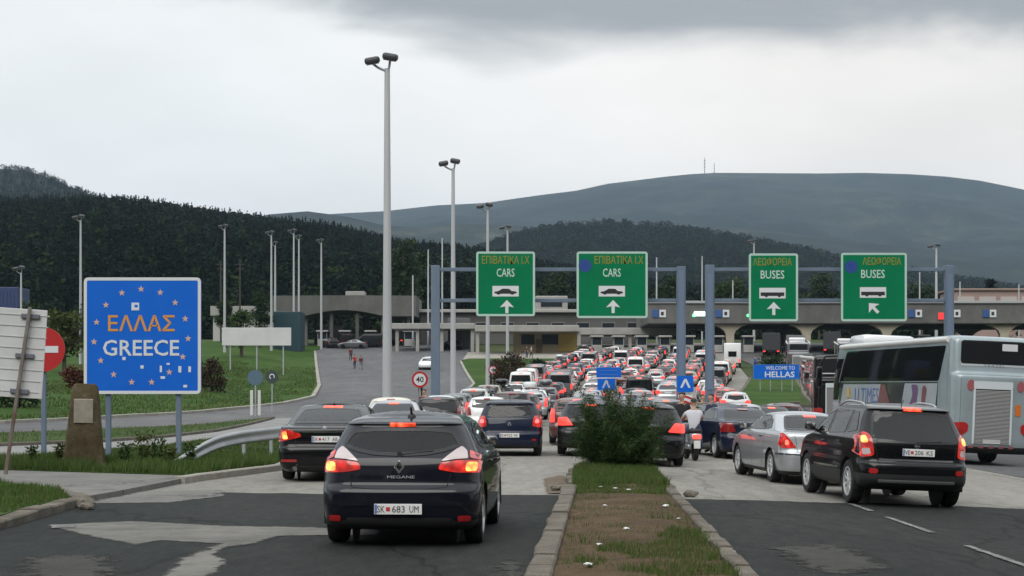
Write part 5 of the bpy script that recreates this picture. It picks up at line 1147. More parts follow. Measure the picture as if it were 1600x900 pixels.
# ---- coaches
KINDS['coach'] = dict(L=12.2, W=1.275, H=3.78, yw=(3.1, 9.4), rw=0.50, crown=0.06, plastic=0.55, S=[
    (.34, .25, .12, 1.20, .12, .3, .03, .1), (.46, .06, .03, 1.25, .18, .4, .05, .12), (.80, .0, .0, 1.268, .26, .45, .07, .15), (1.6, .0, .02, 1.272, .28, .45, .07, .15), (2.45, .0, .08, 1.275, .28, .45, .07, .15), (2.58, .02, .10, 1.275, .28, .45, .07, .15),
    (2.66, .16, .13, 1.272, .24, .45, .06, .15), (2.85, .20, .20, 1.268, .2, .45, .05, .15), (3.40, .27, .42, 1.245, .18, .45, .05, .15), (3.60, .30, .52, 1.225, .18, .45, .05, .15), (3.68, .36, .60, 1.19, .2, .45, .05, .15), (3.735, .50, .75, 1.10, .2, .45, .05, .15)])
def build_coach(hero=True):
    P = car_proto('coach', False, nr=14, nc=8, ns=90 if hero else 40, nf=8, sub=3); K = P.K; P.hero = False
    SILV = mat("coach_silver", (0.30, 0.33, 0.36), 0.35, metal=0.4, coat=1.0); DARK = mat("coach_dark_band", (0.020, 0.022, 0.028), 0.25, coat=1.0)
    RW = [(0.915, 2.98), (0.895, 3.10), (0.875, 3.66)]
    window(P, "rear_window", sym([(0.99, 2.92), (0.96, 3.60)]), 'rear', DGLASS, 0.04, 0.10)
    mb = MB(); patch(P, mb, rect(-0.98, 0.98, 2.855, 2.905, 0.01), 'rear', 0.012, 0.15, 0, 0.015); add_part(P, "trim_strip", mb.mesh("trim_strip", mat("bright_trim", (0.6, 0.62, 0.63), 0.3, metal=0.5), 40))
    add_part(P, "lettering", text_mesh("T R A V E L", 0.05, 0.62, mat("badge_grey", (0.12, 0.13, 0.14), 0.5), 0.006), None, (0.0, hit(P, 'rear', 0, 2.88)[0].y - 0.018, 2.88))
    # one long dark glazed side, slanted front and rear edges
    for ax in ('left', 'right'):
        window(P, "side_window", [(1.25, 2.40), (10.9, 2.40), (10.25, 3.44), (0.85, 3.44)], ax, DGLASS, 0.05, 0.12)
        mb = MB(); patch(P, mb, [(1.35, 0.95), (10.95, 0.95), (10.95, 2.37), (1.30, 2.37)], ax, 0.006, 0.4); add_part(P, "side_panel", mb.mesh("side_panel", DARK, 50)); ip = len(P.parts) - 1
        mb = MB(); patch(P, mb, [(1.55, 0.97), (4.55, 0.97), (4.05, 2.33), (1.30, 2.33)], ax, 0.012, 0.4, 0); patch(P, mb, [(6.6, 1.55), (10.75, 1.55), (10.4, 2.30), (6.35, 2.30)], ax, 0.012, 0.4, 0)
        add_part(P, "graphic_panel", mb.mesh("graphic_panel", mat("graphic_silver", (0.30, 0.33, 0.36), 0.35, var=(0.36, 0.40, 0.44), scale=1.5, coat=0.5), 50), ip)
        VIOLET = mat("graphic_violet", (0.12, 0.05, 0.15), 0.4, coat=0.5); RED = mat("graphic_red", (0.16, 0.045, 0.055), 0.4, coat=0.5)
        SW = lambda q, m_: (lambda b: (patch(P, b, q, ax, 0.017, 0.3, 0), add_part(P, "graphic_swirl", b.mesh("graphic_swirl", m_, 50), ip)))(MB())
        SW(roundpoly([(2.5, 1.0), (3.2, 0.99), (3.75, 1.5), (3.3, 2.0), (3.5, 2.3), (2.8, 2.28), (3.0, 1.7)], 0.3, 4), VIOLET); SW(roundpoly([(1.9, 1.2), (2.3, 1.1), (2.6, 1.8), (2.5, 2.3), (2.1, 2.2), (2.3, 1.7)], 0.25, 4), RED); SW([(5.3, 1.6), (6.6, 1.56), (6.35, 2.28), (5.9, 2.29)], RED)
        loc, nn = hit(P, ax, 8.0, 1.95); s = 1 if ax == 'right' else -1
        if ax == 'left':
            add_part(P, "lettering", text_mesh("U TIMES", 0.50, 2.5, mat("graphic_blue", (0.055, 0.10, 0.26), 0.4), 0.006), ip, (loc.x - 0.018, 7.75, 1.93), (0, 0, -math.pi / 2))
            st = MB(); q = [(0.26 * (1 if k % 2 else 0.5) * math.sin(math.pi * k / 7), 0.26 * (1 if k % 2 else 0.5) * math.cos(math.pi * k / 7)) for k in range(14)]; st.prism(q, -0.004, 0.004)
            add_part(P, "sun_emblem", st.mesh("sun_emblem", mat("graphic_yellow", (0.50, 0.36, 0.10), 0.5)), ip, (loc.x - 0.018, 9.75, 2.0), (0, 0, -math.pi / 2))
        tr = MB(); strip(P, tr, [(10.98, 2.36), (10.32, 3.48)], ax, 0.07, 0.012); add_part(P, "pillar_trim", tr.mesh("pillar_trim", SILV)) 
        ar = MB(); pts = [hit(P, ax, y, 3.56)[0] + Vector((s * 0.01, 0, 0.05)) for y in np.linspace(0.7, 11.0, 20)]; ar.tube(pts, 0.085, 8); add_part(P, "roof_edge_rail", ar.mesh("roof_edge_rail", mat("rail_pale", (0.62, 0.62, 0.60), 0.4), 60))
        cab = [(11.05, 1.75), (11.75, 1.75), (11.50, 3.2), (10.45, 3.2)]; window(P, "cab_window", cab, ax, DGLASS, 0.04, 0.08)
    window(P, "windscreen", sym([(1.1, 1.35), (1.05, 3.35)]), 'front', DGLASS, 0.05, 0.12)
    mb = MB(); patch(P, mb, rect(-0.66, 0.50, 2.20, 2.42, 0.04), 'rear', 0.03, 0.15, 0, 0.03); patch(P, mb, rect(-0.66, -0.60, 0.62, 2.20, 0.01), 'rear', 0.03, 0.2, 0, 0.03); patch(P, mb, rect(0.44, 0.50, 0.62, 2.20, 0.01), 'rear', 0.03, 0.2, 0, 0.03)
    add_part(P, "grille_frame", mb.mesh("grille_frame", mat("grille_frame_paint", (0.52, 0.56, 0.58), 0.4), 40)); ig = len(P.parts) - 1
    mb = MB(); GR = mat("grille_mesh", (0.34, 0.34, 0.34), 0.6)
    for k in range(40):
        z = 0.64 + 1.55 * k / 40; y = hit(P, 'rear', 0, z)[0].y; mb.bbox((-0.08, y - 0.016, z), (1.03, 0.022, 0.022), 0.004)
    mb.box((-0.08, hit(P, 'rear', 0, 1.4)[0].y - 0.003, 1.41), (1.03, 0.01, 1.56), 1); add_part(P, "grille", mb.mesh("grille", [GR, UNDER]))
    lamps(P, "tail_lamp", [('rear', roundpoly([(0.78, 0.98), (1.22, 0.66), (1.245, 1.20), (0.90, 1.24), (0.78, 1.18)], 0.08), REFL), ('rear', roundpoly([(0.95, 0.92), (1.12, 0.84), (1.14, 1.05), (0.98, 1.08)], 0.05), LENS)])
    lamps(P, "marker_lamp", [('rear', [(0.74 + 0.11 * math.cos(a), 2.30 + 0.16 * math.sin(a)) for a in np.linspace(0, 2 * math.pi, 14)[:-1]], mat("coach_dull_red", (0.30, 0.09, 0.10), 0.3, coat=1.0))])
    lamps(P, "indicator_lamp", [('rear', rect(0.60, 0.76, 1.45, 1.78, 0.04), AMBER)], both=False)
    st = MB(); st.bbox((0, 0, 0), (0.46, 0.01, 0.20), 0.01); add_part(P, "notice_sheet", st.mesh("notice_sheet", mat("paper", (0.55, 0.56, 0.58), 0.7)), None, (0.48, hit(P, 'rear', 0.48, 3.42)[0].y - 0.016, 3.42))
    mb = MB()
    for k in range(5): patch(P, mb, rect(-0.75 + 0.30 * k, -0.60 + 0.30 * k, 0.50, 0.57, 0.01), 'rear', 0.012, 0.2, 0, 0.014)
    add_part(P, "bumper_marker", mb.mesh("bumper_marker", mat("coach_dull_red", (0.3, 0.09, 0.1)), 40)); plate_part(P, -0.08, 0.70, None)
    seams(P, [('rear', [(-1.02, 2.50), (-1.02, 0.55)]), ('rear', [(1.02, 2.50), (1.02, 0.55)]), ('rear', [(-1.2, 2.60), (1.2, 2.60)])] + [(ax, ln) for ax in ('left', 'right') for ln in ([(0.62, 0.5), (0.62, 3.5)], [(1.15, 0.6), (1.15, 2.4)])])
    for s in (-1, 1):
        m_ = MB(); m_.tube([(s * 1.0, 11.6, 3.35), (s * 1.45, 12.1, 3.3), (s * 1.62, 12.2, 2.95)], 0.035, 8); m_.bbox((s * 1.62, 12.2, 2.55), (0.22, 0.16, 0.75), 0.06); add_part(P, "wing_mirror", m_.mesh("wing_mirror", [PAINT['black']], 40))
    ac = MB(); ac.bbox((0, 10.2, 3.84), (1.9, 1.6, 0.42), 0.16); add_part(P, "roof_unit", ac.mesh("roof_unit", PAINT['white'], 40))
    tyre, rim = wheel_mesh(0.50, 0.30, 8, 1)
    for y in K['yw']:
        for s in (1, -1): i = add_part(P, "wheel", tyre, None, (s * 1.09, y, 0.50), (0, 0, 0 if s > 0 else math.pi)); add_part(P, "rim", rim, i)
    finish_body(P, PAINT['ice']); return P
COACH = build_coach()
place_car(COACH, "coach", 13.83, 46.0, 5.6, "silver blue coach with a big grey engine grille, towering behind the black SUV", cat="coach", paint_m=PAINT['ice'], group="coaches in the bus lane")
place_car(COACH, "coach", 15.75, 77.0, -7, "black coach standing close beside the silver blue coach's front corner", cat="coach", paint_m=PAINT['black'], group="coaches in the bus lane", skip=("graphic_panel", "graphic_swirl", "lettering", "sun_emblem", "notice_sheet", "marker_lamp", "wing_mirror", "roof_unit"))
place_car(COACH, "coach", 31.5, 176.0, -9, "grey coach far up the bus lane near the canopy", cat="coach", paint_m=PAINT['grey'], group="coaches in the bus lane", skip=("graphic_panel", "graphic_swirl", "lettering", "sun_emblem", "notice_sheet"))
place_car(COACH, "coach", 36.3, 172.0, -9, "dark blue coach far up the bus lane beside the grey coach", cat="coach", paint_m=PAINT['darkblue'], group="coaches in the bus lane", skip=("graphic_panel", "graphic_swirl", "lettering", "sun_emblem", "notice_sheet"))
for (x, d, rot, kind, c, lab), m_, w in list(zip(ROOFS, (PAINT["black"], PAINT['white'], PAINT['grey'], PAINT['black'], PAINT['white'], PAINT['grey']), ("black", "white", "grey", "black", "white", "grey"))):
    K = KINDS[kind]; a = R(rot); yy = K['L'] * 0.46; X, D = x - math.sin(a) * yy, d + math.cos(a) * yy
    short = lab
    for q, r_ in ((' from the booths', ''), (' past the gantry', ''), (' by the gantry', ''), ('the second lane', 'lane two'), ('the third lane', 'lane three'), ('the fourth lane', 'lane four'), ('the fifth lane', 'lane five'), (' car along', ' along'), (' back in', ' in')): short = short.replace(q, r_)
    roof_box(X, D, rot, h(X, D) + K['H'] + 0.285, m_, w + " roof box on " + short)

# ------------------------------------------------------------------ signs
STEEL = mat("galvanised_steel", (0.34, 0.36, 0.38), 0.5, var=(0.42, 0.44, 0.46), scale=2.0, metal=0.3)
BLUESTEEL = mat("blue_grey_steel", (0.105, 0.145, 0.205), 0.6, var=(0.135, 0.175, 0.235), scale=1.2, stretch=(1, 1, 0.3))
SBLUE = mat("sign_blue", (0.006, 0.115, 0.56), 0.5, var=(0.008, 0.13, 0.60), scale=0.8, spec=0.15)
SGREEN = mat("sign_green", (0.001, 0.15, 0.060), 0.5, var=(0.002, 0.175, 0.072), scale=0.6, spec=0.1)
SWHITE = mat("sign_white", (0.62, 0.64, 0.66), 0.5); SBLACK = mat("sign_black", (0.012, 0.012, 0.012), 0.6)
SYEL = mat("sign_yellow_faded", (0.24, 0.22, 0.015), 0.6); SORANGE = mat("sign_orange", (0.62, 0.27, 0.035), 0.55)
SRED = mat("sign_red", (0.42, 0.012, 0.014), 0.45); SBACK = mat("sign_back_metal", (0.34, 0.35, 0.36), 0.55, metal=0.2)
STARM = mat("sign_star", (0.58, 0.38, 0.30), 0.55); SMINT = mat("sign_rim_mint", (0.40, 0.56, 0.50), 0.5)
RUST = mat("rusty_steel", (0.11, 0.06, 0.042), 0.8, var=(0.20, 0.185, 0.175), scale=3.0, stretch=(1, 1, 0.4), bump=0.4)
def board(parent, name, w, hgt, m_, rim=None, rw=0.05, rad=0.08, t=0.05, y=0.0, z=0.0, x=0.0):
    """a sign face with rounded corners, a raised rim and a metal back"""
    p = roundpoly([(x - w / 2, z - hgt / 2), (x + w / 2, z - hgt / 2), (x + w / 2, z + hgt / 2), (x - w / 2, z + hgt / 2)], rad, 4)
    b = MB().prism(p, y, y + t).build(name, m_, parent)
    if rim:
        q = insetpoly(p, rw); r_ = MB(); n = len(p); y0 = y - 0.006
        r_.add([(a, y0, c) for a, c in p] + [(a, y0, c) for a, c in q] + [(a, y - 0.0005, c) for a, c in q] + [(a, y + t, c) for a, c in p],
               [(i, (i + 1) % n, n + (i + 1) % n, n + i) for i in range(n)] + [(n + i, n + (i + 1) % n, 2 * n + (i + 1) % n, 2 * n + i) for i in range(n)])
        r_.build("rim", rim, b)
    return b
def star_poly(r, n=5, k=0.42, c=(0, 0)):
    return [(c[0] + (r if i % 2 == 0 else r * k) * math.sin(math.pi * i / n), c[1] + (r if i % 2 == 0 else r * k) * math.cos(math.pi * i / n)) for i in range(2 * n)]
# the big blue country sign
def greece_sign():
    d = 39.0; k = F / d; c = at(222.5, 524.5, d); o = thing("country_sign", "big square blue sign with a ring of stars on two grey legs", "road sign", (c.x, d, h(c.x, d)))
    zc = c.z - h(c.x, d); W, Hh = 183 / k, 182 / k
    b = board(o, "panel", W, Hh, SBLUE, SWHITE, 0.075, 0.12, 0.05, 0, zc)
    S = lambda px, py: ((px - 222.5) / k, zc - (py - 524.5) / k)
    x, z = S(221, 505); link("lettering", text_mesh("ΕΛΛΑΣ", 25 / k, 104 / k, SORANGE, 0.006, 0.012), b, (x, -0.004, z))
    x, z = S(220.5, 543.5); link("lettering", text_mesh("GREECE", 25 / k, 119 / k, SWHITE, 0.006, 0.012), b, (x, -0.004, z))
    for (zx, zy) in ((735, 172), (635, 192), (835, 190), (552, 255), (913, 243), (503, 345), (965, 327), (490, 447), (980, 430), (525, 545), (952, 525), (592, 617), (882, 605), (686, 657), (790, 657)):
        x, z = S(zx * 0.3, 400 + zy * 0.3); m_ = MB().prism(star_poly(0.085, c=(x, z)), -0.006, 0.0); m_.build("star", STARM, b)
    for (zx, zy, w_, h_, lab) in ((705, 263, 12, 12, "white sticker with a blue device"), (646, 534, 5, 5, None), (740, 578, 5, 5, None), (838, 588, 3.5, 10, None), (876, 562, 5, 3, None), (848, 633, 7, 4, None), (937, 590, 4.5, 10, None), (988, 590, 4, 9, None), (965, 678, 6, 4, None)):
        x, z = S(zx * 0.3, 400 + zy * 0.3); m_ = MB().bbox((x, -0.004, z), (w_ / k, 0.004, h_ / k), 0.001)
        if lab:
            m_.bbox((x + 0.02, -0.0075, z + 0.01), (5 / k, 0.002, 4 / k), 0.0005, 1)
        q = m_.build("sticker", [mat("sticker_pale", (0.50, 0.58, 0.68) if not lab else (0.6, 0.65, 0.7), 0.6), SBLUE], b)
    for px in (168, 278):
        x, z = S(px, 600); MB().bbox((x, 0.10, zc * 0.5 + 0.5), (0.13, 0.10, zc + 1.2), 0.02).build("leg", BLUESTEEL, o)
    for dz in (-0.9, 0.0, 0.9): MB().bbox((0, 0.07, zc + dz), (W * 0.9, 0.035, 0.07), 0.01).build("crossbar", STEEL, o)
greece_sign()
def back_panel():
    # seen from behind: white ribbed panel on a rusty leaning post
    d = 31.2; x0 = gx(10, d); o = thing("panel_sign", "white panel sign seen from behind on a leaning rusty post", "road sign", (x0, d, h(x0, d))); o.rotation_euler = (0, R(8.2), R(4))
    k = F / d; p = MB(); p.bbox((-0.02, -0.03, 1.62), (0.068, 0.068, 3.5), 0.015); p.build("post", RUST, o)
    b = MB(); W, Hh = 1.9, 1.74; b.bbox((-0.58, 0.07, 2.42), (W, 0.03, Hh), 0.01, 0, Matrix.Rotation(R(-4.5), 3, 'Y'))
    q = b.build("panel", mat("panel_back_white", (0.56, 0.565, 0.57), 0.55, var=(0.48, 0.48, 0.48), scale=1.5), o)
    r_ = MB()
    for i in range(8): r_.bbox((-0.58 + 0.0, 0.048, 2.42 - Hh / 2 + 0.12 + i * 0.215), (W * 0.995, 0.012, 0.018), 0.004, 0, Matrix.Rotation(R(-4.5), 3, 'Y'))
    r_.build("rib", mat("rib_pale", (0.46, 0.465, 0.47), 0.55), q)
    for z in (1.72, 2.42, 3.2): MB().bbox((0.0, 0.025, z), (0.36, 0.055, 0.09), 0.012, 0, Matrix.Rotation(R(-4.5), 3, 'Y')).build("clamp", mat("clamp_steel", (0.12, 0.125, 0.15), 0.6), o)
back_panel()
def disc(parent, name, r, m_, y, t=0.02, z=0.0, x=0.0, n=36):
    return MB().lathe([(r, 0), (r, t)], n, 'y', (x, y, z)).build(name, m_, parent, 30)
def no_entry():
    d = 41.0; c = at(67, 546, d); o = thing("no_entry_sign", "round red no entry sign half hidden behind the white panel", "road sign", (c.x, d, h(c.x, d))); z = c.z - h(c.x, d)
    b = disc(o, "disc", 0.57, SRED, -0.02, 0.03, z); MB().bbox((0, -0.024, z), (0.80, 0.008, 0.17), 0.002).build("bar", SWHITE, b); disc(o, "disc_back", 0.565, SBACK, 0.012, 0.02, z)
    MB().bbox((0, 0.08, z / 2 + 0.25), (0.13, 0.09, z + 0.6), 0.02).build("post", BLUESTEEL, o)
no_entry()
def speed_sign(px, py, r, d, label, digits=True):
    c = at(px, py, d); o = thing("speed_limit_sign" if digits else "prohibition_sign", label, "road sign", (c.x, d, h(c.x, d))); z = c.z - h(c.x, d)
    b = disc(o, "disc", r, SRED, 0, 0.03, z); disc(b, "face", r * 0.74, SWHITE, -0.006, 0.004, z)
    if digits: link("lettering", text_mesh("40", r * 0.72, r * 0.95, SBLACK, 0.004, 0.02), b, (0, -0.009, z))
    else: MB().bbox((0, -0.009, z), (r * 0.75, 0.004, r * 0.22), 0.001).build("bar", SBLACK, b)
    MB().tube([(0, 0.07, -0.1), (0, 0.07, z + r * 0.8)], 0.04, 10).build("post", STEEL, o)
speed_sign(656, 593, 0.47, 92, "round speed limit sign with red rim and black forty beside the gantry leg")
speed_sign(770, 578, 0.42, 152, "small round red rimmed sign beside the lamp post at the brown bush", False)
def round_pair():
    d = 92; c = at(399, 590, d); o = thing("direction_sign", "grey blue round sign above two white marker stakes at the lawn kerb", "road sign", (c.x, d, h(c.x, d))); z = c.z - h(c.x, d)
    disc(o, "disc", 0.45, mat("sign_back_blue", (0.075, 0.13, 0.18), 0.6), 0, 0.03, z); MB().tube([(0, 0.05, -0.1), (0, 0.05, z)], 0.045, 8).build("post", STEEL, o)
    for x in (-0.22, 0.22): MB().bbox((x, 0.03, 0.75), (0.17, 0.05, 1.45), 0.02).build("stake", mat("stake_white", (0.55, 0.56, 0.55), 0.7), o)
    c2 = at(425, 589, 97); o = thing("arrow_sign", "dark small sign with a white hooked arrow behind the grey blue round sign", "road sign", (c2.x, 97, h(c2.x, 97))); z = c2.z - h(c2.x, 97)
    b = disc(o, "disc", 0.40, mat("sign_dark", (0.03, 0.05, 0.045), 0.6), 0, 0.03, z); t = MB(); t.tube([(0.14 * math.cos(a), -0.012, z + 0.02 + 0.14 * math.sin(a)) for a in np.linspace(-0.6, math.pi + 1.1, 14)], 0.035, 6); t.build("arrow", SWHITE, b)
    MB().tube([(0, 0.05, -0.1), (0, 0.05, z)], 0.04, 8).build("post", STEEL, o)
round_pair()
def billboard():
    d = 175; c = at(401, 526, d); g = h(c.x, d) + 0.1; o = thing("billboard", "long white board standing on the lawn in front of the canopy", "billboard", (c.x, d, g)); z = c.z - g
    MB().bbox((0, 0, z), (108 / F * d, 0.12, 28 / F * d), 0.03).build("panel", mat("billboard_white", (0.60, 0.60, 0.61), 0.6, var=(0.52, 0.52, 0.53), scale=0.5), o)
    for x in (-2.9, 0, 2.9): MB().bbox((x, 0.12, z * 0.5), (0.14, 0.10, z + 0.6), 0.02).build("post", STEEL, o)
billboard()
# gantries
CARPOLY = [(-1.0, 0.30), (-0.98, 0.12), (-0.80, 0.06), (-0.74, -0.02), (-0.62, -0.08), (-0.50, -0.02), (-0.44, 0.05), (0.42, 0.05), (0.48, -0.02), (0.60, -0.08), (0.72, -0.02), (0.78, 0.06), (0.96, 0.10), (1.0, 0.22), (0.90, 0.36), (0.52, 0.42), (0.30, 0.70), (-0.28, 0.72), (-0.62, 0.42)]
BUSPOLY = [(-1.0, 0.42), (-1.0, 0.08), (-0.66, 0.08), (-0.62, 0.0), (-0.52, -0.04), (-0.42, 0.0), (-0.38, 0.08), (0.44, 0.08), (0.48, 0.0), (0.58, -0.04), (0.68, 0.0), (0.72, 0.08), (1.0, 0.08), (1.0, 0.42)]
ARROW = [(-0.11, -0.5), (0.11, -0.5), (0.11, 0.02), (0.5, -0.06), (0.0, 0.5), (-0.5, -0.06), (-0.11, 0.02)]
def gantry_sign(px0, px1, py0, py1, cx, label, greek, word, vehicle, arrow_rot=0, emblem=None, gw=None, gc=None):
    d = 89.4; k = F / d; c = at((px0 + px1) / 2, (py0 + py1) / 2, d); o = thing("gantry_sign", label, "road sign", (c.x, d, c.z), 0, "green signs on the gantries"); W, Hh = (px1 - px0) / k, (py1 - py0) / k
    b = board(o, "panel", W, Hh, SGREEN, SMINT, 0.12, 0.16, 0.08)
    S = lambda px, py: ((px - (px0 + px1) / 2) / k, -(py - (py0 + py1) / 2) / k)
    T = py0
    x, z = S(gc or cx, T + 13); link("lettering", text_mesh(greek, 12.5 / k, gw / k, SYEL, 0.01, 0.006), b, (x, -0.006, z))
    x, z = S(cx, T + 33); link("lettering", text_mesh(word, 13 / k, (28 if word == 'CARS' else 37) / k, mat("sign_pale_mint", (0.48, 0.62, 0.57), 0.5), 0.01, 0.006), b, (x, -0.006, z))
    x, z = S(cx, T + 62); w_, h_ = 41 / k, 16.5 / k; p = MB().bbox((x, -0.005, z), (w_, 0.008, h_), 0.002).build("pictogram", SWHITE, b)
    if vehicle == 'car': MB().prism([(x + a * w_ * 0.43, z - 0.16 * h_ * 1.2 + c_ * h_ * 0.72 - 0.05) for a, c_ in CARPOLY], -0.014, -0.009).build("car_symbol", SBLACK, p)
    else: MB().prism([(x + a * w_ * 0.45, z - h_ * 0.15 + (c_ - 0.2) * h_ * 1.0) for a, c_ in BUSPOLY], -0.014, -0.009).build("bus_symbol", SBLACK, p)
    x, z = S(cx + (2 if arrow_rot == 0 else 1), T + 86); a = R(arrow_rot); q = [(x + (ax * math.cos(a) - az * math.sin(a)) * 22 / k, z + (ax * math.sin(a) + az * math.cos(a)) * 20.5 / k) for ax, az in ARROW]; MB().prism(q, -0.010, -0.001).build("arrow", SWHITE, b)
    if emblem:
        x, z = S(*emblem); e = disc(b, "round_emblem", 0.36, mat("emblem_blue", (0.008, 0.045, 0.24), 0.5), -0.008, 0.006, z, x)
        for i in range(12): a = 2 * math.pi * i / 12; MB().prism(star_poly(0.035, c=(x + 0.25 * math.sin(a), z + 0.25 * math.cos(a))), -0.012, -0.008).build("star", mat("emblem_star", (0.10, 0.12, 0.18), 0.6), e)
    for zz in (-Hh * 0.22, Hh * 0.25): MB().bbox((0, 0.16, zz), (W * 0.6, 0.14, 0.12), 0.02).build("bracket", STEEL, o)
gantry_sign(744, 836, 393, 494, 790, "green cars sign on the first gantry without a round emblem", "ΕΠΙΒΑΤΙΚΑ Ι.Χ", "CARS", 'car', gw=74)
gantry_sign(901, 1012, 393, 497, 956, "wider green cars sign with a dark blue round emblem", "ΕΠΙΒΑΤΙΚΑ Ι.Χ", "CARS", 'car', emblem=(914, 415), gw=76, gc=967)
gantry_sign(1170, 1247, 396, 502, 1207, "green buses sign with an upright arrow", "ΛΕΩΦΟΡΕΙΑ", "BUSES", 'bus', gw=60)
gantry_sign(1314, 1417, 395, 502, 1364, "green buses sign with a slanting arrow and dark blue emblem", "ΛΕΩΦΟΡΕΙΑ", "BUSES", 'bus', arrow_rot=42, emblem=(1330, 417), gw=60, gc=1378)
def gantry(px0, px1, label):
    d = 90.0; x0, x1 = gx(px0, d), gx(px1, d); xm = (x0 + x1) / 2; o = thing("gantry", label, "gantry", (xm, d, h(xm, d)), 0, "sign gantries")
    zt = at(0, 417, d).z - h(xm, d); b1, b2 = at(0, 420.5, d).z - h(xm, d), at(0, 469, d).z - h(xm, d)
    for x in (x0, x1):
        p = MB(); p.bbox((x - xm, 0.30, (zt + h(x, d) - h(xm, d)) / 2 - 0.1), (0.50, 0.36, zt + 0.4), 0.03)
        l = p.build("leg", BLUESTEEL, o); MB().bbox((x - xm, 0.30, h(x, d) - h(xm, d) + 0.02), (0.85, 0.85, 0.12), 0.03).build("base_plate", KERB, l)
        if px0 > 1000 or x > 0: MB().bbox((x - xm, 0.10, 5.0), (0.3, 0.03, 6.5), 0.008).build("cover_plate", mat("cover_plate_blue", (0.13, 0.18, 0.26), 0.5), l)
    for z in (b1, b2):
        q = MB(); q.bbox((0, 0.34, z), (x1 - x0 - 0.48, 0.26, 0.20), 0.02); q.build("crossbeam", BLUESTEEL, o)
    for z in (-0.0,):
        q = MB()
        n = 9
        for i in range(n): xa = (x0 - xm) + (x1 - x0) * (i + 0.5) / n; q.bbox((xa, 0.44, (b1 + b2) / 2), (0.05, 0.05, b1 - b2 - 0.2), 0.01)
    return o
gantry(680, 1065, "blue grey gantry carrying the two green cars signs"); gantry(1110, 1485, "blue grey gantry carrying the two green buses signs")
def arrow_board():
    d = 86; c = at(1070, 600, d); g = h(c.x, d); o = thing("keep_sign", "blue square sign with a white chevron above red and white stripes", "road sign", (c.x, d - 0.3, g)); z = c.z - g; s = 25.5 / F * d
    b = board(o, "panel", s, s, SBLUE, None, 0, 0.10, 0.03, 0, z); q = MB(); q.prism([(-0.28, z - 0.20), (-0.16, z - 0.20), (0, z + 0.12), (0.16, z - 0.20), (0.28, z - 0.20), (0.06, z + 0.27), (-0.06, z + 0.27)], -0.008, 0.0); q.build("chevron", SWHITE, b)
    w_ = 22 / F * d; zb = z - 34 / F * d; hb = 34 / F * d; p = MB().bbox((0, 0.015, zb), (w_, 0.03, hb), 0.01).build("stripe_board", SWHITE, o)
    for i in range(4):
        z0 = zb - hb / 2 + 0.05 + i * hb / 4.2; st = MB(); st.prism([(-w_ / 2, z0), (0, z0 + 0.14), (w_ / 2, z0), (w_ / 2, z0 + 0.12), (0, z0 + 0.26), (-w_ / 2, z0 + 0.12)], -0.006, -0.0005); st.build("stripe", SRED, p)
    for x in (-0.2, 0.2): MB().tube([(x, 0.06, -0.05), (x, 0.06, z)], 0.035, 8).build("post", STEEL, o)
    MB().bbox((0, 0.1, 0.06), (1.0, 0.8, 0.16), 0.04).build("footing", KERB, o)
arrow_board()
def lane_sign():
    d = 100; c = at(951, 582, d); g = h(c.x, d); o = thing("lane_sign", "pair of blue signs standing between the queue lanes above the shrub", "road sign", (c.x, d, g)); z = c.z - g
    b = MB().bbox((0, 0, z), (1.55, 0.04, 0.62), 0.01).build("panel", SBLUE, o); z2 = z - 0.73
    for k in range(2): MB().bbox((0, -0.024, z + 0.13 - 0.26 * k), (1.15, 0.006, 0.07), 0.001).build("faded_line", mat("faded_blue", (0.05, 0.14, 0.42), 0.6), b)
    b2 = MB().bbox((-0.15, 0, z2), (1.1, 0.04, 0.70), 0.01).build("panel", SBLUE, o); MB().bbox((0, 0, z - 0.345), (1.9, 0.04, 0.06), 0.01).build("edge_strip", SWHITE, o)
    MB().prism([(-0.42, z2 - 0.25), (-0.30, z2 - 0.25), (-0.15, z2 + 0.08), (0.0, z2 - 0.25), (0.12, z2 - 0.25), (-0.09, z2 + 0.25), (-0.21, z2 + 0.25)], -0.03, -0.02).build("chevron", mat("sign_dim_white", (0.4, 0.44, 0.5), 0.6), b2)
    for x in (-0.5, 0.45): MB().tube([(x, 0.05, -0.05), (x, 0.05, z)], 0.035, 8).build("post", STEEL, o)
lane_sign()
def hellas_sign():
    d = 140; c = at(1213, 581, d); g = h(c.x, d) + 0.12; o = thing("welcome_sign", "low blue welcome sign on thin legs on the grass island", "road sign", (c.x, d, g)); z = c.z - g; k = F / d
    b = board(o, "panel", 72 / k, 23 / k, SBLUE, mat("sign_rim_blue", (0.03, 0.16, 0.5), 0.5), 0.06, 0.06, 0.05, 0, z)
    link("lettering", text_mesh("WELCOME TO", 0.32, 2.55, SWHITE, 0.006, 0.01), b, (0.35, -0.004, z + 0.34)); link("lettering", text_mesh("HELLAS", 0.52, 2.6, SWHITE, 0.006, 0.02), b, (0.30, -0.004, z - 0.22))
    for x in (-1.4, -0.5, 0.5, 1.4): MB().tube([(x, 0.08, -0.1), (x, 0.08, z)], 0.035, 8).build("leg", STEEL, o)
hellas_sign()

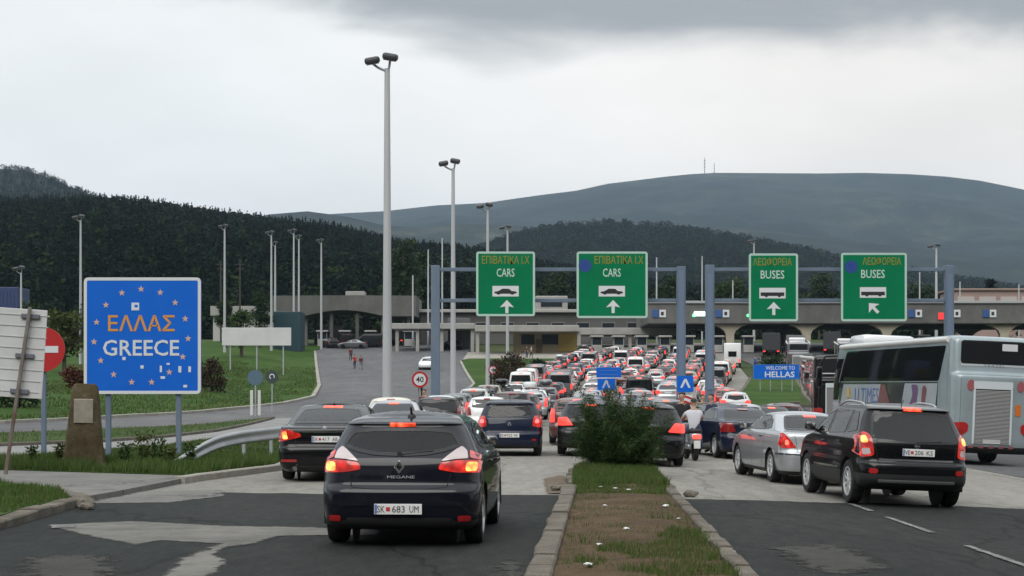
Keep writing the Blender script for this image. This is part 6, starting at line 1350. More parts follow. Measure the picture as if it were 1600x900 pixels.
# ------------------------------------------------------------------ lamp posts
POLE = mat("lamp_post_paint", (0.40, 0.41, 0.43), 0.5, var=(0.46, 0.47, 0.48), scale=1.5, stretch=(1, 1, 0.15)); HEAD = mat("floodlight_housing", (0.05, 0.05, 0.055), 0.5)
def lamp_post(px, ptop, d, label, heads=2, r0=0.24, thin=False, size=1.0, spread=0.72):
    x = gx(px, d); g = h(x, d); Ht = at(px, ptop, d).z - g; o = thing("lamp_post", label, "lamp post", (x, d, g), 0, "tall lamp posts")
    MB().tube([(0, 0, -0.3), (0, 0, 1.2), (0, 0, Ht - 0.35)], [r0, r0, r0 * 0.55], 14).build("mast", POLE, o, 50)
    for s in (-1, 1):
        off = -spread * size if s < 0 else 0.16 * size; zz = Ht + (0.02 if s < 0 else 0.20) * size
        a = MB(); a.tube([(0, 0, Ht - 0.5), (off * 0.6, -0.06, Ht - 0.32), (off, -0.12, zz - 0.14 * size)], 0.06 * size, 8); a.build("arm", STEEL, o, 50)
        hd = MB(); M = (Matrix.Rotation(R(10 * s), 3, 'Y') @ Matrix.Rotation(R(12), 3, 'X')); hd.bbox((off, -0.12, zz), (0.74 * size, 0.68 * size, 0.34 * size), 0.12 * size, 0, M)
        hd.bbox(Vector((off, -0.12, zz)) + M @ Vector((0, 0, -0.18 * size)), (0.6 * size, 0.56 * size, 0.03), 0.01, 1, M); hd.build("floodlight", [HEAD, mat("floodlight_glass", (0.25, 0.25, 0.24), 0.2)], o)
lamp_post(605, 96, 78, "tallest lamp post with two dark floodlights standing nearest the navy hatchback")
lamp_post(708, 256, 120, "lamp post with two floodlights just past the first gantry's leg", r0=0.22)
lamp_post(762, 323, 155, "lamp post behind the first green cars sign by the brown bush", r0=0.21)
lamp_post(793, 356, 212, "lamp post topping the first green cars sign with its heads clear of the hill", r0=0.22)
lamp_post(126, 340, 190, "lone lamp post rising behind the big blue country sign", r0=0.2, size=0.9)
lamp_post(351, 354, 215, "lamp post by the white wall at the canopy's far end", r0=0.2, size=0.8)
lamp_post(424, 364, 226, "lamp post, first of the close pair beside the canopy corner", r0=0.19, size=0.8); lamp_post(430, 380, 238, "lamp post, farther of the close pair beside the canopy corner", r0=0.19, size=0.7)
lamp_post(459, 361, 232, "taller lamp post of the pair over the canopy roof", r0=0.19, size=0.8); lamp_post(467, 370, 240, "shorter lamp post of the pair over the canopy roof", r0=0.19, size=0.7)
lamp_post(502, 376, 242, "lamp post alone above the middle of the grey canopy roof", r0=0.19, size=0.75)
lamp_post(1463, 385, 262, "lamp post with a wide pair of heads beside the last gantry leg", r0=0.26, size=1.2, spread=0.9)
lamp_post(1178, 377, 275, "lamp post with pale heads above the green buses sign", r0=0.22); lamp_post(33, 420, 150, "short lamp post with two heads near the blue truck", r0=0.14, size=0.7)
for px, top, lab in ((645, 430, "thin bare pole at the canopy's end wall"), (669, 390, "thin bare pole in front of the dark trees"), (691, 372, "thin bare pole beside the second lamp post"), (1026, 402, "thin bare pole beside the wider green cars sign"), (1097, 400, "thin pale pole between the two gantries"), (1145, 438, "stub pole on the canopy roof by the green buses sign"), (1437, 425, "thin pole beside the slanting arrow sign"), (1500, 440, "short pole by the pink building's corner"), (1592, 444, "short pole over the pink building"), (375, 408, "dark wooden pole among the lawn trees"), (345, 408, "dark wooden pole near the white wall")):
    d = 262 if px > 1000 else 246; x = gx(px, d); g = h(x, d); zt = at(px, top, d).z - g; wood = px in (375, 345)
    q = MB(); q.tube([(0, 0, -0.2), (0, 0, zt)], [0.15, 0.10], 10)
    if wood: q.bbox((0, 0, zt - 0.5), (1.6, 0.12, 0.12), 0.02); q.bbox((0, 0, zt - 1.2), (1.2, 0.12, 0.12), 0.02)
    o = q.build("pole", mat("dark_wood", (0.05, 0.045, 0.04), 0.8) if wood else POLE); o.location = (x, d, g); tag(o, lab, "pole", "thin poles around the border post")

# ------------------------------------------------------------------ border post buildings
CONC = ground_mat("canopy_concrete", [(0.0, (0.085, 0.084, 0.079)), (0.5, (0.13, 0.128, 0.121)), (1.0, (0.19, 0.187, 0.178))], (0.08, 0.6, 8), (0.4, 0.35, 0.25), rough=0.85, bump=0.2, stretch=(1, 1, 0.6))
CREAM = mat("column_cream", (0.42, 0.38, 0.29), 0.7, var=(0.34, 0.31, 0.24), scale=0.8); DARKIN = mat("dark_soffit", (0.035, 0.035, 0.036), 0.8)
WHITEB = mat("white_fascia", (0.36, 0.35, 0.33), 0.7, var=(0.27, 0.265, 0.25), scale=0.5); BEIGE = mat("office_wall", (0.30, 0.25, 0.165), 0.8, var=(0.25, 0.21, 0.145), scale=0.4)
OCHRE = mat("ochre_wall", (0.34, 0.245, 0.07), 0.8); WGLASS = mat("building_glass", (0.02, 0.026, 0.03), 0.12, spec=0.6); TEAL = mat("container_teal", (0.015, 0.05, 0.065), 0.5)
def z_at(py, d): return CAMZ - (py - HY) / F * d
def main_canopy():
    d = 232.0; x0, x1 = gx(1012, d), gx(1790, d); g = h(35, d); o = thing("border_canopy", "long grey concrete canopy over the bus and car gates", "canopy", ((x0 + x1) / 2, d, g)); cx = (x0 + x1) / 2
    zt, zb = z_at(474, d) - g, z_at(506, d) - g; dep = 22
    MB().bbox((0, dep / 2, (zt + zb) / 2), (x1 - x0, dep, zt - zb), 0.15).build("roof", CONC, o)
    MB().bbox((0, dep / 2, zt + 0.18), (x1 - x0 + 0.5, dep + 0.5, 0.36), 0.05).build("roof_edge", mat("roof_edge_pale", (0.36, 0.37, 0.38), 0.7), o)
    m_ = MB(); m_.box((0, dep / 2, zb - 0.03), (x1 - x0 - 0.4, dep - 0.5, 0.05)); m_.build("soffit", DARKIN, o)
    for px in (1142, 1262, 1388, 1572, 1700):
        x = gx(px, d) - cx; zf = h(x + cx, d + 1.2) - g
        poly = [(-0.55, zf), (0.55, zf), (0.60, zb - 1.5), (0.85, zb - 0.95), (1.7, zb - 0.35), (2.7, zb - 0.02), (-2.7, zb - 0.02), (-1.7, zb - 0.35), (-0.85, zb - 0.95), (-0.60, zb - 1.5)]
        c = MB(); c.prism([(x + a, b) for a, b in poly], 0.8, 1.8); c.build("column", CREAM, o)
        c = MB(); c.prism([(x + a, b) for a, b in poly], dep - 2.5, dep - 1.5); c.build("column", CREAM, o)
    for i, px in enumerate((1024, 1123, 1424, 1484, 1540)):
        x = gx(px, d) - cx; w_ = MB(); w_.bbox((x, -0.10, z_at(490, d) - g), (0.95, 0.12, 1.1), 0.03); q = w_.build("lane_symbol", mat("lane_blue", (0.03, 0.09, 0.26), 0.5), o)
        MB().bbox((x + 1.05, -0.10, z_at(490, d) - g), (0.95, 0.12, 1.1), 0.03).build("lane_symbol", SWHITE, o); MB().bbox((x + 1.0, -0.17, z_at(490, d) - g), (0.4, 0.02, 0.5), 0.01).build("symbol_mark", SBLACK, q)
    MB().bbox((gx(1095, d) - cx, -0.15, z_at(490.5, d) - g), (2.0, 0.2, 0.62), 0.05).build("lit_display", mat("led_white", (0.8, 0.9, 0.9), 0.4, emit=(0.75, 1.0, 0.98), estr=2.2), o)
    for px in (1084, 1169): MB().lathe([(0.22, 0), (0.22, -0.1), (0.05, -0.14)], 14, 'y', (gx(px, d) - cx, -0.02, z_at(493, d) - g)).build("signal_lamp", mat("led_green", (0.1, 0.6, 0.2), 0.4, emit=(0.12, 1.0, 0.3), estr=2.0), o)
    MB().bbox((gx(1470, d) - cx, -0.12, z_at(494, d) - g), (0.8, 0.15, 1.0), 0.05).build("red_panel", mat("led_red", (0.5, 0.03, 0.03), 0.4, emit=(1.0, 0.05, 0.05), estr=0.6), o)
main_canopy()
def left_canopy():
    d = 248.0; x0, x1 = gx(424, d), gx(650, d); cx = (x0 + x1) / 2; g = h(cx, d); o = thing("border_canopy", "grey concrete canopy with a shallow arch over the exit lanes", "canopy", (cx, d, g)); zt, zb = z_at(462, d) - g, z_at(494, d) - g
    n = 24; W = x1 - x0; top = [(-W / 2 + W * i / n, zt + 0.05 * math.sin(math.pi * i / n)) for i in range(n + 1)]
    def under(t): return zb + (0.95 * math.sin(math.pi * (t - 0.22) / 0.56) if 0.22 < t < 0.78 else 0.0)
    bot = [(-W / 2 + W * i / n, under(i / n)) for i in range(n, -1, -1)]
    m_ = MB(); m_.prism(top + bot, 0, 16); m_.build("roof", CONC, o)
    for i in range(6):
        x = -W / 2 + 1.2 + (W - 2.4) * i / 5; MB().bbox((x, 1.2, zb / 2), (0.55, 0.55, zb + 1.0), 0.05).build("column", CONC, o); MB().bbox((x, 14, zb / 2), (0.55, 0.55, zb + 1.0), 0.05).build("column", CONC, o)
    MB().bbox((1.5, 4, zt + 0.5), (3.0, 3, 0.7), 0.1).build("roof_unit", WHITEB, o)
    MB().bbox((-W / 2 - 4.5, 3, zb + 0.9), (10.5, 3, 1.5), 0.05).build("side_beam", WHITEB, o)
    MB().bbox((-W / 2 - 4.5, 3.5, zb / 2), (10.0, 2.2, zb + 0.3), 0.05).build("side_wall", mat("pale_render", (0.42, 0.42, 0.40), 0.8), o)
left_canopy()
def low_canopy(px0, px1, py0, py1, d, name_label, cols):
    x0, x1 = gx(px0, d), gx(px1, d); cx = (x0 + x1) / 2; g = h(cx, d); o = thing("low_canopy", name_label, "canopy", (cx, d, g)); zt, zb = z_at(py0, d) - g, z_at(py1, d) - g
    MB().bbox((0, 4, (zt + zb) / 2), (x1 - x0, 8, zt - zb), 0.08).build("roof", WHITEB, o)
    for px in cols: MB().bbox((gx(px, d) - cx, 0.8, zb / 2 - 0.2), (0.5, 0.5, zb + 0.6), 0.05).build("column", WHITEB, o)
low_canopy(612, 742, 505, 514, 236, "low white canopy with square posts behind the gantry leg", (620, 652, 690, 738))
low_canopy(742, 905, 508, 518, 226, "white flat canopy edge above the beige office", (746, 905)); low_canopy(900, 1062, 512, 523, 246, "white flat canopy at the head of the car lanes", (905, 985, 1046))
def office():
    d = 230; x0, x1 = gx(802, d), gx(904, d); cx = (x0 + x1) / 2; g = h(cx, d) + 0.1; o = thing("office", "beige customs office with dark windows and an ochre wall bay", "building", (cx, d, g)); W = x1 - x0; Ht = z_at(517, d) - g
    MB().bbox((0, 3, Ht / 2), (W, 6, Ht), 0.05).build("wall", BEIGE, o)
    for xx, w_ in ((-W / 2 + 2.1, 2.0), (-W / 2 + 5.3, 2.5)):
        f = MB().bbox((xx, -0.03, Ht * 0.62), (w_, 0.1, 1.5), 0.03).build("window", mat("window_frame_dark", (0.06, 0.06, 0.06), 0.6), o); MB().bbox((xx, -0.085, Ht * 0.62), (w_ - 0.2, 0.02, 1.3), 0.005).build("pane", WGLASS, f)
    MB().bbox((W / 2 - 1.6, -0.05, Ht * 0.5), (2.6, 0.12, Ht * 0.8), 0.03).build("ochre_bay", OCHRE, o); MB().bbox((-W / 2 + 3.7, -0.05, 1.05), (0.9, 0.1, 2.1), 0.02).build("door", mat("door_brown", (0.10, 0.07, 0.05), 0.6), o)
office()
def roofs():
    # the darker stepped roof seen between the two cars signs
    d = 256; x0, x1 = gx(655, d), gx(1010, d); cx = (x0 + x1) / 2; g = h(cx, d); o = thing("roof_hall", "long hall with a pale roof edge and dark front behind the office", "building", (cx, d, g)); W = x1 - x0
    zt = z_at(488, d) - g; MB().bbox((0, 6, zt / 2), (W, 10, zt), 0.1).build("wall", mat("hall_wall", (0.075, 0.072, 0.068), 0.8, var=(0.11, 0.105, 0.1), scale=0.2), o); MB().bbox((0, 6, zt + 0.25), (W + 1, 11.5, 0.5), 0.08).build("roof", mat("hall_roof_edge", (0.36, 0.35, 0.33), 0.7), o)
    for i in range(9): x = -W / 2 + 2 + (W - 4) * i / 8; f = MB().bbox((x, 0.96, zt * 0.55), (2.2, 0.12, 1.6), 0.03).build("window", mat("hall_frame", (0.16, 0.16, 0.155), 0.6), o); MB().bbox((x, 0.89, zt * 0.55), (1.9, 0.02, 1.3), 0.005).build("pane", WGLASS, f)
    MB().bbox((gx(862, d) - cx, 3, zt + 1.5), (5.2, 4, 2.4), 0.15).build("roof_cabin", WHITEB, o); MB().bbox((gx(862, d) - cx, 0.95, zt + 1.5), (3.4, 0.1, 1.1), 0.02).build("cabin_window", WGLASS, o)
roofs()
def toll_booth(px, d, label, m_=WHITEB):
    x = gx(px, d); g = h(x, d); o = thing("toll_booth", label, "booth", (x, d, g), 0, "inspection booths")
    MB().bbox((0, 0, 0.55), (1.5, 2.4, 1.1), 0.04).build("base", m_, o); f = MB()
    for sx in (-0.70, 0.70):
        for sy in (-1.1, 1.1): f.bbox((sx, sy, 1.65), (0.1, 0.1, 1.15), 0.01)
    f.build("frame", mat("booth_frame", (0.25, 0.26, 0.27), 0.5), o); MB().bbox((0, 0, 1.65), (1.34, 2.2, 1.08), 0.02).build("glazing", WGLASS, o); MB().bbox((0, 0, 2.35), (1.9, 2.9, 0.26), 0.05).build("roof", m_, o)
LB = ["first", "second", "third", "fourth", "fifth", "sixth", "seventh"]
for i, px in enumerate((932, 966, 1002, 1038, 1075, 1120, 1168)):
    toll_booth(px, 233.5, "small glazed inspection booth, %s from the beige office along the car gates" % LB[i])
for i, px in enumerate((1236, 1300, 1365, 1440)): toll_booth(px, 236, "inspection booth at the bus gates, %s past the welcome sign" % LB[i], mat("booth_grey", (0.3, 0.31, 0.32), 0.6))
for i, px in enumerate((505, 540, 580, 640)): toll_booth(px, 250, "inspection booth under the arched canopy, %s from the teal container" % LB[i])
def container(px0, px1, py0, d, m_, label, nm="container", cat="container"):
    x0, x1 = gx(px0, d), gx(px1, d); cx = (x0 + x1) / 2; g = h(cx, d); o = thing(nm, label, cat, (cx, d, g)); Ht = z_at(py0, d) - g
    b = MB().bbox((0, 2, Ht / 2), (x1 - x0, 5, Ht), 0.06).build("shell", m_, o); q = MB()
    for i in range(int((x1 - x0) / 0.45)): q.bbox((-(x1 - x0) / 2 + 0.3 + 0.45 * i, -0.52, Ht / 2), (0.16, 0.06, Ht * 0.9), 0.015)
    q.build("ribbing", m_, b); return o
container(428, 470, 487, 232, TEAL, "dark teal container with a blue edge on the lawn side of the canopy")
container(-30, 30, 449, 205, mat("truck_blue", (0.025, 0.045, 0.13), 0.5), "blue truck box at the far edge of the lawn", "truck_box", "truck")
container(700, 735, 497, 243, mat("container_grey", (0.10, 0.10, 0.105), 0.6), "dark grey container beneath the hall roof")
def pink_building():
    d = 300; x0, x1 = gx(1491, d), gx(1720, d); cx = (x0 + x1) / 2; g = h(cx, d); o = thing("pink_building", "long pink building with pale panels behind the canopy", "building", (cx, d, g)); W = x1 - x0; zt = z_at(454, d) - g
    MB().bbox((0, 5, zt / 2), (W, 10, zt), 0.1).build("wall", mat("pink_render", (0.36, 0.25, 0.22), 0.8, var=(0.30, 0.22, 0.2), scale=0.2), o); MB().bbox((0, 5, zt + 0.2), (W + 0.8, 10.8, 0.4), 0.08).build("roof", mat("pink_roof", (0.28, 0.20, 0.17), 0.8), o)
    for i in range(7):
        f = MB().bbox((-W / 2 + 2.2 + 4.0 * i, -0.05, zt - 2.0), (3.1, 0.14, 1.7), 0.03).build("window", mat("pale_panel", (0.50, 0.44, 0.42), 0.6), o); MB().bbox((-W / 2 + 2.2 + 4.0 * i, -0.13, zt - 2.0), (2.9, 0.02, 1.5), 0.005).build("pane", mat("pale_blind", (0.46, 0.42, 0.41), 0.4), f)
pink_building()

# ------------------------------------------------------------------ guard rail and boundary stone
def guard_rail():
    o = thing("guard_rail", "grey steel guard rail dipping into the grass at its end", "guard rail", (-6.6, 36.5, 0)); base = Vector((-6.6, 36.5, 0))
    K_ = [(-7.36, 34.9, 0.16), (-7.1, 35.2, 0.34), (-6.8, 35.5, 0.54), (-6.55, 35.9, 0.66), (-6.2, 36.9, 0.74), (-5.85, 38.6, 0.77), (-5.68, 42, 0.77), (-5.62, 48, 0.77), (-5.6, 56, 0.77), (-5.7, 64, 0.77)]
    T = np.array(K_); t = np.linspace(0, len(K_) - 1, 120); Pp = pchip(np.arange(len(K_)), T, t)
    sec = [(0.0, 0.0), (0.045, -0.035), (0.05, -0.075), (0.01, -0.12), (0.0, -0.155), (0.01, -0.19), (0.05, -0.235), (0.045, -0.275), (0.0, -0.31)]
    V_ = []; Fs = []
    for i, p in enumerate(Pp):
        a, b = Pp[max(i - 1, 0)], Pp[min(i + 1, len(Pp) - 1)]; tv = Vector((b[0] - a[0], b[1] - a[1])).normalized(); nv = Vector((tv.y, -tv.x)) 
        for s, z in sec: V_.append((p[0] + nv.x * s, p[1] + nv.y * s, h(p[0], p[1]) + max(p[2] + z + 0.05, -0.1 + z * 0.2)))
        for s, z in sec: V_.append((p[0] + nv.x * (s - 0.008), p[1] + nv.y * (s - 0.008), h(p[0], p[1]) + max(p[2] + z + 0.05, -0.1 + z * 0.2)))
    n = len(sec)
    for i in range(len(Pp) - 1):
        A, B = i * 2 * n, (i + 1) * 2 * n
        for k in range(n - 1): Fs.append((A + k, A + k + 1, B + k + 1, B + k)); Fs.append((A + n + k, B + n + k, B + n + k + 1, A + n + k + 1))
        Fs.append((A, B, B + n, A + n)); Fs.append((A + n - 1, A + 2 * n - 1, B + 2 * n - 1, B + n - 1))
    m_ = MB(); m_.add([Vector(v) - base for v in V_], Fs); m_.build("beam", mat("rail_zinc", (0.30, 0.315, 0.33), 0.5, var=(0.38, 0.39, 0.40), scale=3, metal=0.4, bump=0.1), o, 60)
    for (x, d, z) in ((-6.2, 37.6, 0.62), (-5.83, 39.4, 0.68), (-5.68, 42.5, 0.68), (-5.62, 46.5, 0.68), (-5.6, 50.5, 0.68), (-5.62, 54.5, 0.68), (-5.65, 58.5, 0.68)):
        MB().bbox(Vector((x - 0.10, d, h(x, d) + z / 2 - 0.05)) - base, (0.08, 0.10, z + 0.3), 0.01).build("post", STEEL, o)
guard_rail()
def stone():
    d = 34.3; x = gx(131, d); o = thing("boundary_stone", "tall tapering mossy stone marker with a pale plaque", "stone marker", (x, d, h(x, d))); o.rotation_euler = (0, R(1.0), R(8))
    prof_ = [(-0.1, 0.47), (0.12, 0.45), (0.45, 0.40), (1.0, 0.34), (1.5, 0.29), (1.78, 0.26), (1.86, 0.22)]; bm = bmesh.new(); rings = []
    for z, w in prof_:
        q = roundpoly([(-w, -w * 0.62), (w, -w * 0.62), (w, w * 0.62), (-w, w * 0.62)], 0.10, 3); rings.append([bm.verts.new((a + random.uniform(-.012, .012), b + random.uniform(-.012, .012), z + random.uniform(-.012, .012))) for a, b in q])
    n = len(rings[0])
    for i in range(len(rings) - 1):
        for k in range(n): bm.faces.new((rings[i][k], rings[i][(k + 1) % n], rings[i + 1][(k + 1) % n], rings[i + 1][k]))
    bm.faces.new(rings[-1]); bm.faces.new(rings[0][::-1]); me = bpy.data.meshes.new("shaft"); bm.to_mesh(me); bm.free()
    me.materials.append(ground_mat("mossy_stone", [(0.0, (0.045, 0.034, 0.018)), (0.4, (0.085, 0.066, 0.036)), (0.75, (0.12, 0.10, 0.065)), (1.0, (0.20, 0.185, 0.15))], (2.2, 8, 40), (0.45, 0.3, 0.25), bump=1.0)); me.shade_smooth(); me.set_sharp_from_angle(angle=R(50)); link("shaft", me, o)
    M = Matrix.Rotation(R(5.5), 3, 'X'); MB().bbox((0.0, -0.245, 1.28), (0.40, 0.03, 0.52), 0.015, 0, M).build("plaque", mat("plaque_pale", (0.40, 0.36, 0.30), 0.8, var=(0.30, 0.27, 0.22), scale=5, bump=0.3), o)
stone()

# ------------------------------------------------------------------ vegetation
def leaves(pts, size, rng, flat=0.0, asp=0.45):
    """one small bent leaf (two triangles) at each point"""
    n = len(pts); a = rng.normal(size=(n, 3)); a[:, 2] = a[:, 2] * (1 - flat) + 0.15; a /= np.linalg.norm(a, axis=1)[:, None]; b = rng.normal(size=(n, 3)); b -= a * (a * b).sum(1)[:, None]; b /= np.linalg.norm(b, axis=1)[:, None]
    s = size * rng.uniform(0.6, 1.35, n)[:, None]; p = np.asarray(pts)
    V = np.stack([p, p + a * s * 0.5 + b * s * asp * 0.5, p + a * s, p + a * s * 0.5 - b * s * asp * 0.5], 1).reshape(-1, 3); F_ = np.arange(4 * n).reshape(-1, 4); return V, F_
def crown_points(rng, blobs, n):
    P = []; w = np.array([r[3] ** 2 for r in blobs]); k = rng.choice(len(blobs), n, p=w / w.sum())
    d = rng.normal(size=(n, 3)); d /= np.linalg.norm(d, axis=1)[:, None]; rr = rng.random(n) ** 0.45
    B = np.array([[b[0], b[1], b[2], b[3]] for b in blobs]); return B[k, :3] + d * (B[k, 3] * rr)[:, None] * np.array([1, 1, 0.8])
LEAFY = [leaf_mat("leaf_green", (0.022, 0.046, 0.012), (0.048, 0.080, 0.020), 0.5), leaf_mat("leaf_dark", (0.014, 0.030, 0.011), (0.030, 0.054, 0.018), 0.5), leaf_mat("leaf_brown", (0.040, 0.026, 0.016), (0.062, 0.045, 0.022), 0.5), leaf_mat("leaf_olive", (0.045, 0.060, 0.014), (0.075, 0.090, 0.024), 0.5), leaf_mat("leaf_red", (0.07, 0.02, 0.012), (0.10, 0.04, 0.02), 0.5)]
BARK = mat("bark", (0.06, 0.045, 0.032), 0.9, var=(0.10, 0.08, 0.06), scale=6, bump=0.5)
def crown_mesh(name, blobs, n, size, m_, seed):
    rg_ = np.random.default_rng(seed); V, F_ = leaves(crown_points(rg_, blobs, n), size, rg_); return np_mesh(name, V, F_, m_)
def rand_blobs(rng, W, Ht, z0, k, r):
    out = []
    for _ in range(k):
        t = rng.uniform(0, 1); a = rng.uniform(0, 2 * math.pi); q = (W - r) * math.sqrt(rng.uniform(0, 1)) * (1 - 0.45 * t * t); out.append((q * math.cos(a), q * math.sin(a), z0 + (Ht - z0 - r) * t + r * 0.5, r * rng.uniform(0.6, 1.2)))
    return out
def tree(px, pbase_d, ptop, wpx, label, m_, seed, trunk=0.25, n=1500, leaf=0.5, name="tree", z0=0.25):
    d = pbase_d; x = gx(px, d); g = h(x, d) + (lawn_bump(np.array([x]), np.array([d]))[0] if x < -16 and d < 240 else 0); Ht = z_at(ptop, d) - g; W = wpx / F * d / 2; rng = np.random.default_rng(seed); o = thing(name, label, "tree" if name == "tree" else "bush", (x, d, g)); rnd = random.Random(seed)
    t = MB(); t.tube([(0, 0, -0.2), (0.05, 0, Ht * 0.3), (-0.05, 0.1, Ht * 0.65), (0, 0, Ht * 0.9)], [trunk, trunk * 0.75, trunk * 0.45, trunk * 0.12], 8)
    for i in range(6): a = rnd.uniform(0, 6.28); z = Ht * rnd.uniform(0.25, 0.6); t.tube([(0, 0, z), (W * 0.4 * math.cos(a), W * 0.4 * math.sin(a), z + Ht * 0.12), (W * 0.8 * math.cos(a), W * 0.8 * math.sin(a), z + Ht * 0.22)], [trunk * 0.4, trunk * 0.25, trunk * 0.07], 6)
    t.build("trunk", BARK, o, 60); link("crown", crown_mesh("crown", rand_blobs(rnd, W, Ht, Ht * z0, 16, W * 0.42), n, leaf, m_, seed), o)
tree(377, 205, 484, 62, "round green tree on the lawn beside the teal container", LEAFY[0], 1)
tree(352, 225, 470, 40, "dark leafy tree behind the round green tree", LEAFY[1], 2); tree(405, 228, 455, 46, "tall dark tree in front of the canopy's end", LEAFY[1], 3)
tree(100, 165, 487, 90, "broad bright green tree behind the white panel sign", LEAFY[3], 4, n=2200); tree(40, 175, 470, 80, "dark green tree beneath the blue truck box", LEAFY[1], 5, n=2000); tree(150, 190, 470, 90, "dark bushy tree partly hidden by the blue country sign", LEAFY[1], 6, n=2000)
tree(-25, 150, 480, 90, "dark tree at the lawn's far end beside the short lamp post", LEAFY[1], 16, n=2000)
tree(630, 268, 372, 74, "tall dark tree left of the second lamp post", LEAFY[1], 7, n=2500, leaf=0.8); tree(665, 285, 392, 60, "dark tree between the gantry leg and the second lamp post", LEAFY[1], 8, n=2200, leaf=0.8); tree(868, 290, 412, 70, "dark tree between the two green cars signs", LEAFY[1], 9, n=2000, leaf=0.8)
tree(1040, 290, 432, 80, "dark tree to the side of the wider cars sign", LEAFY[1], 10, n=2000, leaf=0.8); tree(1135, 292, 440, 90, "green tree between the gantry and the buses sign", LEAFY[0], 11, n=2000, leaf=0.8); tree(1280, 290, 428, 90, "dark tree between the two buses signs", LEAFY[1], 12, n=2200, leaf=0.8); tree(1440, 300, 446, 70, "small dark tree past the slanting arrow sign", LEAFY[1], 13, leaf=0.8); tree(1552, 330, 436, 34, "small dark conifer above the pink building", PINE[0], 14, leaf=0.8, z0=0.05)
for px, d, top, w, m_, lab, s in ((330, 128, 556, 52, LEAFY[2], "dark brownish bush just past the blue country sign", 21), (300, 132, 560, 50, LEAFY[1], "dark green bush peeking from behind the blue country sign", 22), (115, 128, 572, 60, LEAFY[4], "reddish bush between the red no entry sign and the country sign", 23), 
                                    (30, 95, 590, 110, LEAFY[1], "dark bush on the lawn behind the rusty post", 26)):
    tree(px, d, top, w, lab, m_, s, trunk=0.08, n=1300, leaf=0.28, name="bush", z0=0.05)
for px, d, top, w, m_, lab, s in ((800, 150, 553, 88, LEAFY[2], "big brown bush at the gate lawn beside the queue", 31), (775, 158, 560, 50, LEAFY[2], "brown bush beside the small round sign", 32), (840, 168, 560, 40, LEAFY[1], "dark green bush behind the big brown bush", 33), (1205, 168, 548, 74, LEAFY[1], "dark green bush behind the welcome sign", 34), (912, 221, 541, 26, LEAFY[3], "small olive bush by the office corner", 35)):
    tree(px, d, top, w, lab, m_, s, trunk=0.08, n=1700, leaf=0.30, name="bush", z0=0.05)
def median_shrub():
    d = 32.6; x = gx(965, d); o = thing("shrub", "bushy dark green feathery shrub on the grassy tip of the median", "shrub", (x, d, h(x, d) + 0.12)); rnd = random.Random(5); rng = np.random.default_rng(5); st = MB(); P = []; k = F / d
    for i in range(120):
        a = rnd.uniform(0, 6.283); el = math.acos(rnd.uniform(0.30, 1.0)) * 1.02; L_ = rnd.uniform(0.74, 1.14) * (1.50 - 0.50 * el / 1.3)
        if rnd.random() < 0.2: L_ *= 1.18
        dr = Vector((math.sin(el) * math.cos(a), math.sin(el) * math.sin(a) * 0.85, math.cos(el))); b = Vector((rnd.uniform(-.12, .12), rnd.uniform(-.12, .12), 0.02)); bend = Vector((0, 0, rnd.uniform(-0.12, 0.22)))
        pts = [b + dr * L_ * t + bend * t * t for t in (0, 0.35, 0.7, 1.0)]; 
        if i < 60: st.tube(pts, [0.016, 0.012, 0.007, 0.003], 5)
        for j in range(800):
            t = rnd.uniform(0.16, 1.02); c = b + dr * L_ * t + bend * t * t; s = 0.19 * (1.15 - 0.75 * t); P.append(((c.x + rnd.gauss(0, s * 0.62)) * 0.90, c.y + rnd.gauss(0, s * 0.62), max(0.02, c.z + rnd.gauss(0, s * 0.55))))
    st.build("stem", BARK, o); V, F_ = leaves(np.array(P), 0.085, rng, asp=0.13); mi = rng.integers(0, 3, len(F_)); me = np_mesh("foliage", V, F_, [leaf_mat("shrub_dark", (0.015, 0.038, 0.010), (0.030, 0.060, 0.016), 2.5, 0.08), leaf_mat("shrub_mid", (0.024, 0.055, 0.013), (0.042, 0.082, 0.020), 2.5, 0.08), leaf_mat("shrub_olive", (0.022, 0.034, 0.010), (0.040, 0.055, 0.018), 2.5, 0.08)], midx=mi); link("foliage", me, o)
median_shrub()
def weed(x, d, ht, label, seed):
    o = thing("weed", label, "plant", (x, d, h(x, d) + 0.08)); rnd = random.Random(seed); rng = np.random.default_rng(seed); st = MB(); P = []
    for i in range(9):
        a = rnd.uniform(0, 6.28); q = rnd.uniform(0.1, 0.35) * ht; pts = [(0, 0, 0), (q * 0.5 * math.cos(a), q * 0.5 * math.sin(a), ht * 0.5), (q * math.cos(a), q * math.sin(a), ht * rnd.uniform(0.75, 1.05))]; st.tube(pts, [0.006, 0.005, 0.002], 4)
        for j in range(16): t = rnd.uniform(0.15, 1.0); P.append((q * t * math.cos(a) + rnd.gauss(0, .03), q * t * math.sin(a) + rnd.gauss(0, .03), ht * t * 0.95))
    st.build("stem", LEAFY[3], o); V, F_ = leaves(np.array(P), 0.11, rng, asp=0.35); link("foliage", np_mesh("foliage", V, F_, LEAFY[0 if seed % 2 else 3]), o)
for i, (px, py, ht, lab) in enumerate(((195, 735, 0.55, "tall weed beside the boundary stone's foot"), (222, 733, 0.75, "leafy weed below the middle of the blue sign"), (246, 733, 0.6, "weed between the blue sign's legs"), (262, 738, 0.45, "low weed just before the guard rail's end"), (300, 735, 0.5, "weed beneath the dipping end of the guard rail"), (95, 735, 0.5, "weed between the rusty post and the stone"), (50, 735, 0.45, "weed beside the rusty post's foot"))):
    d = F * CAMZ / (py - HY); weed(gx(px, d), d, ht, lab, i + 1)
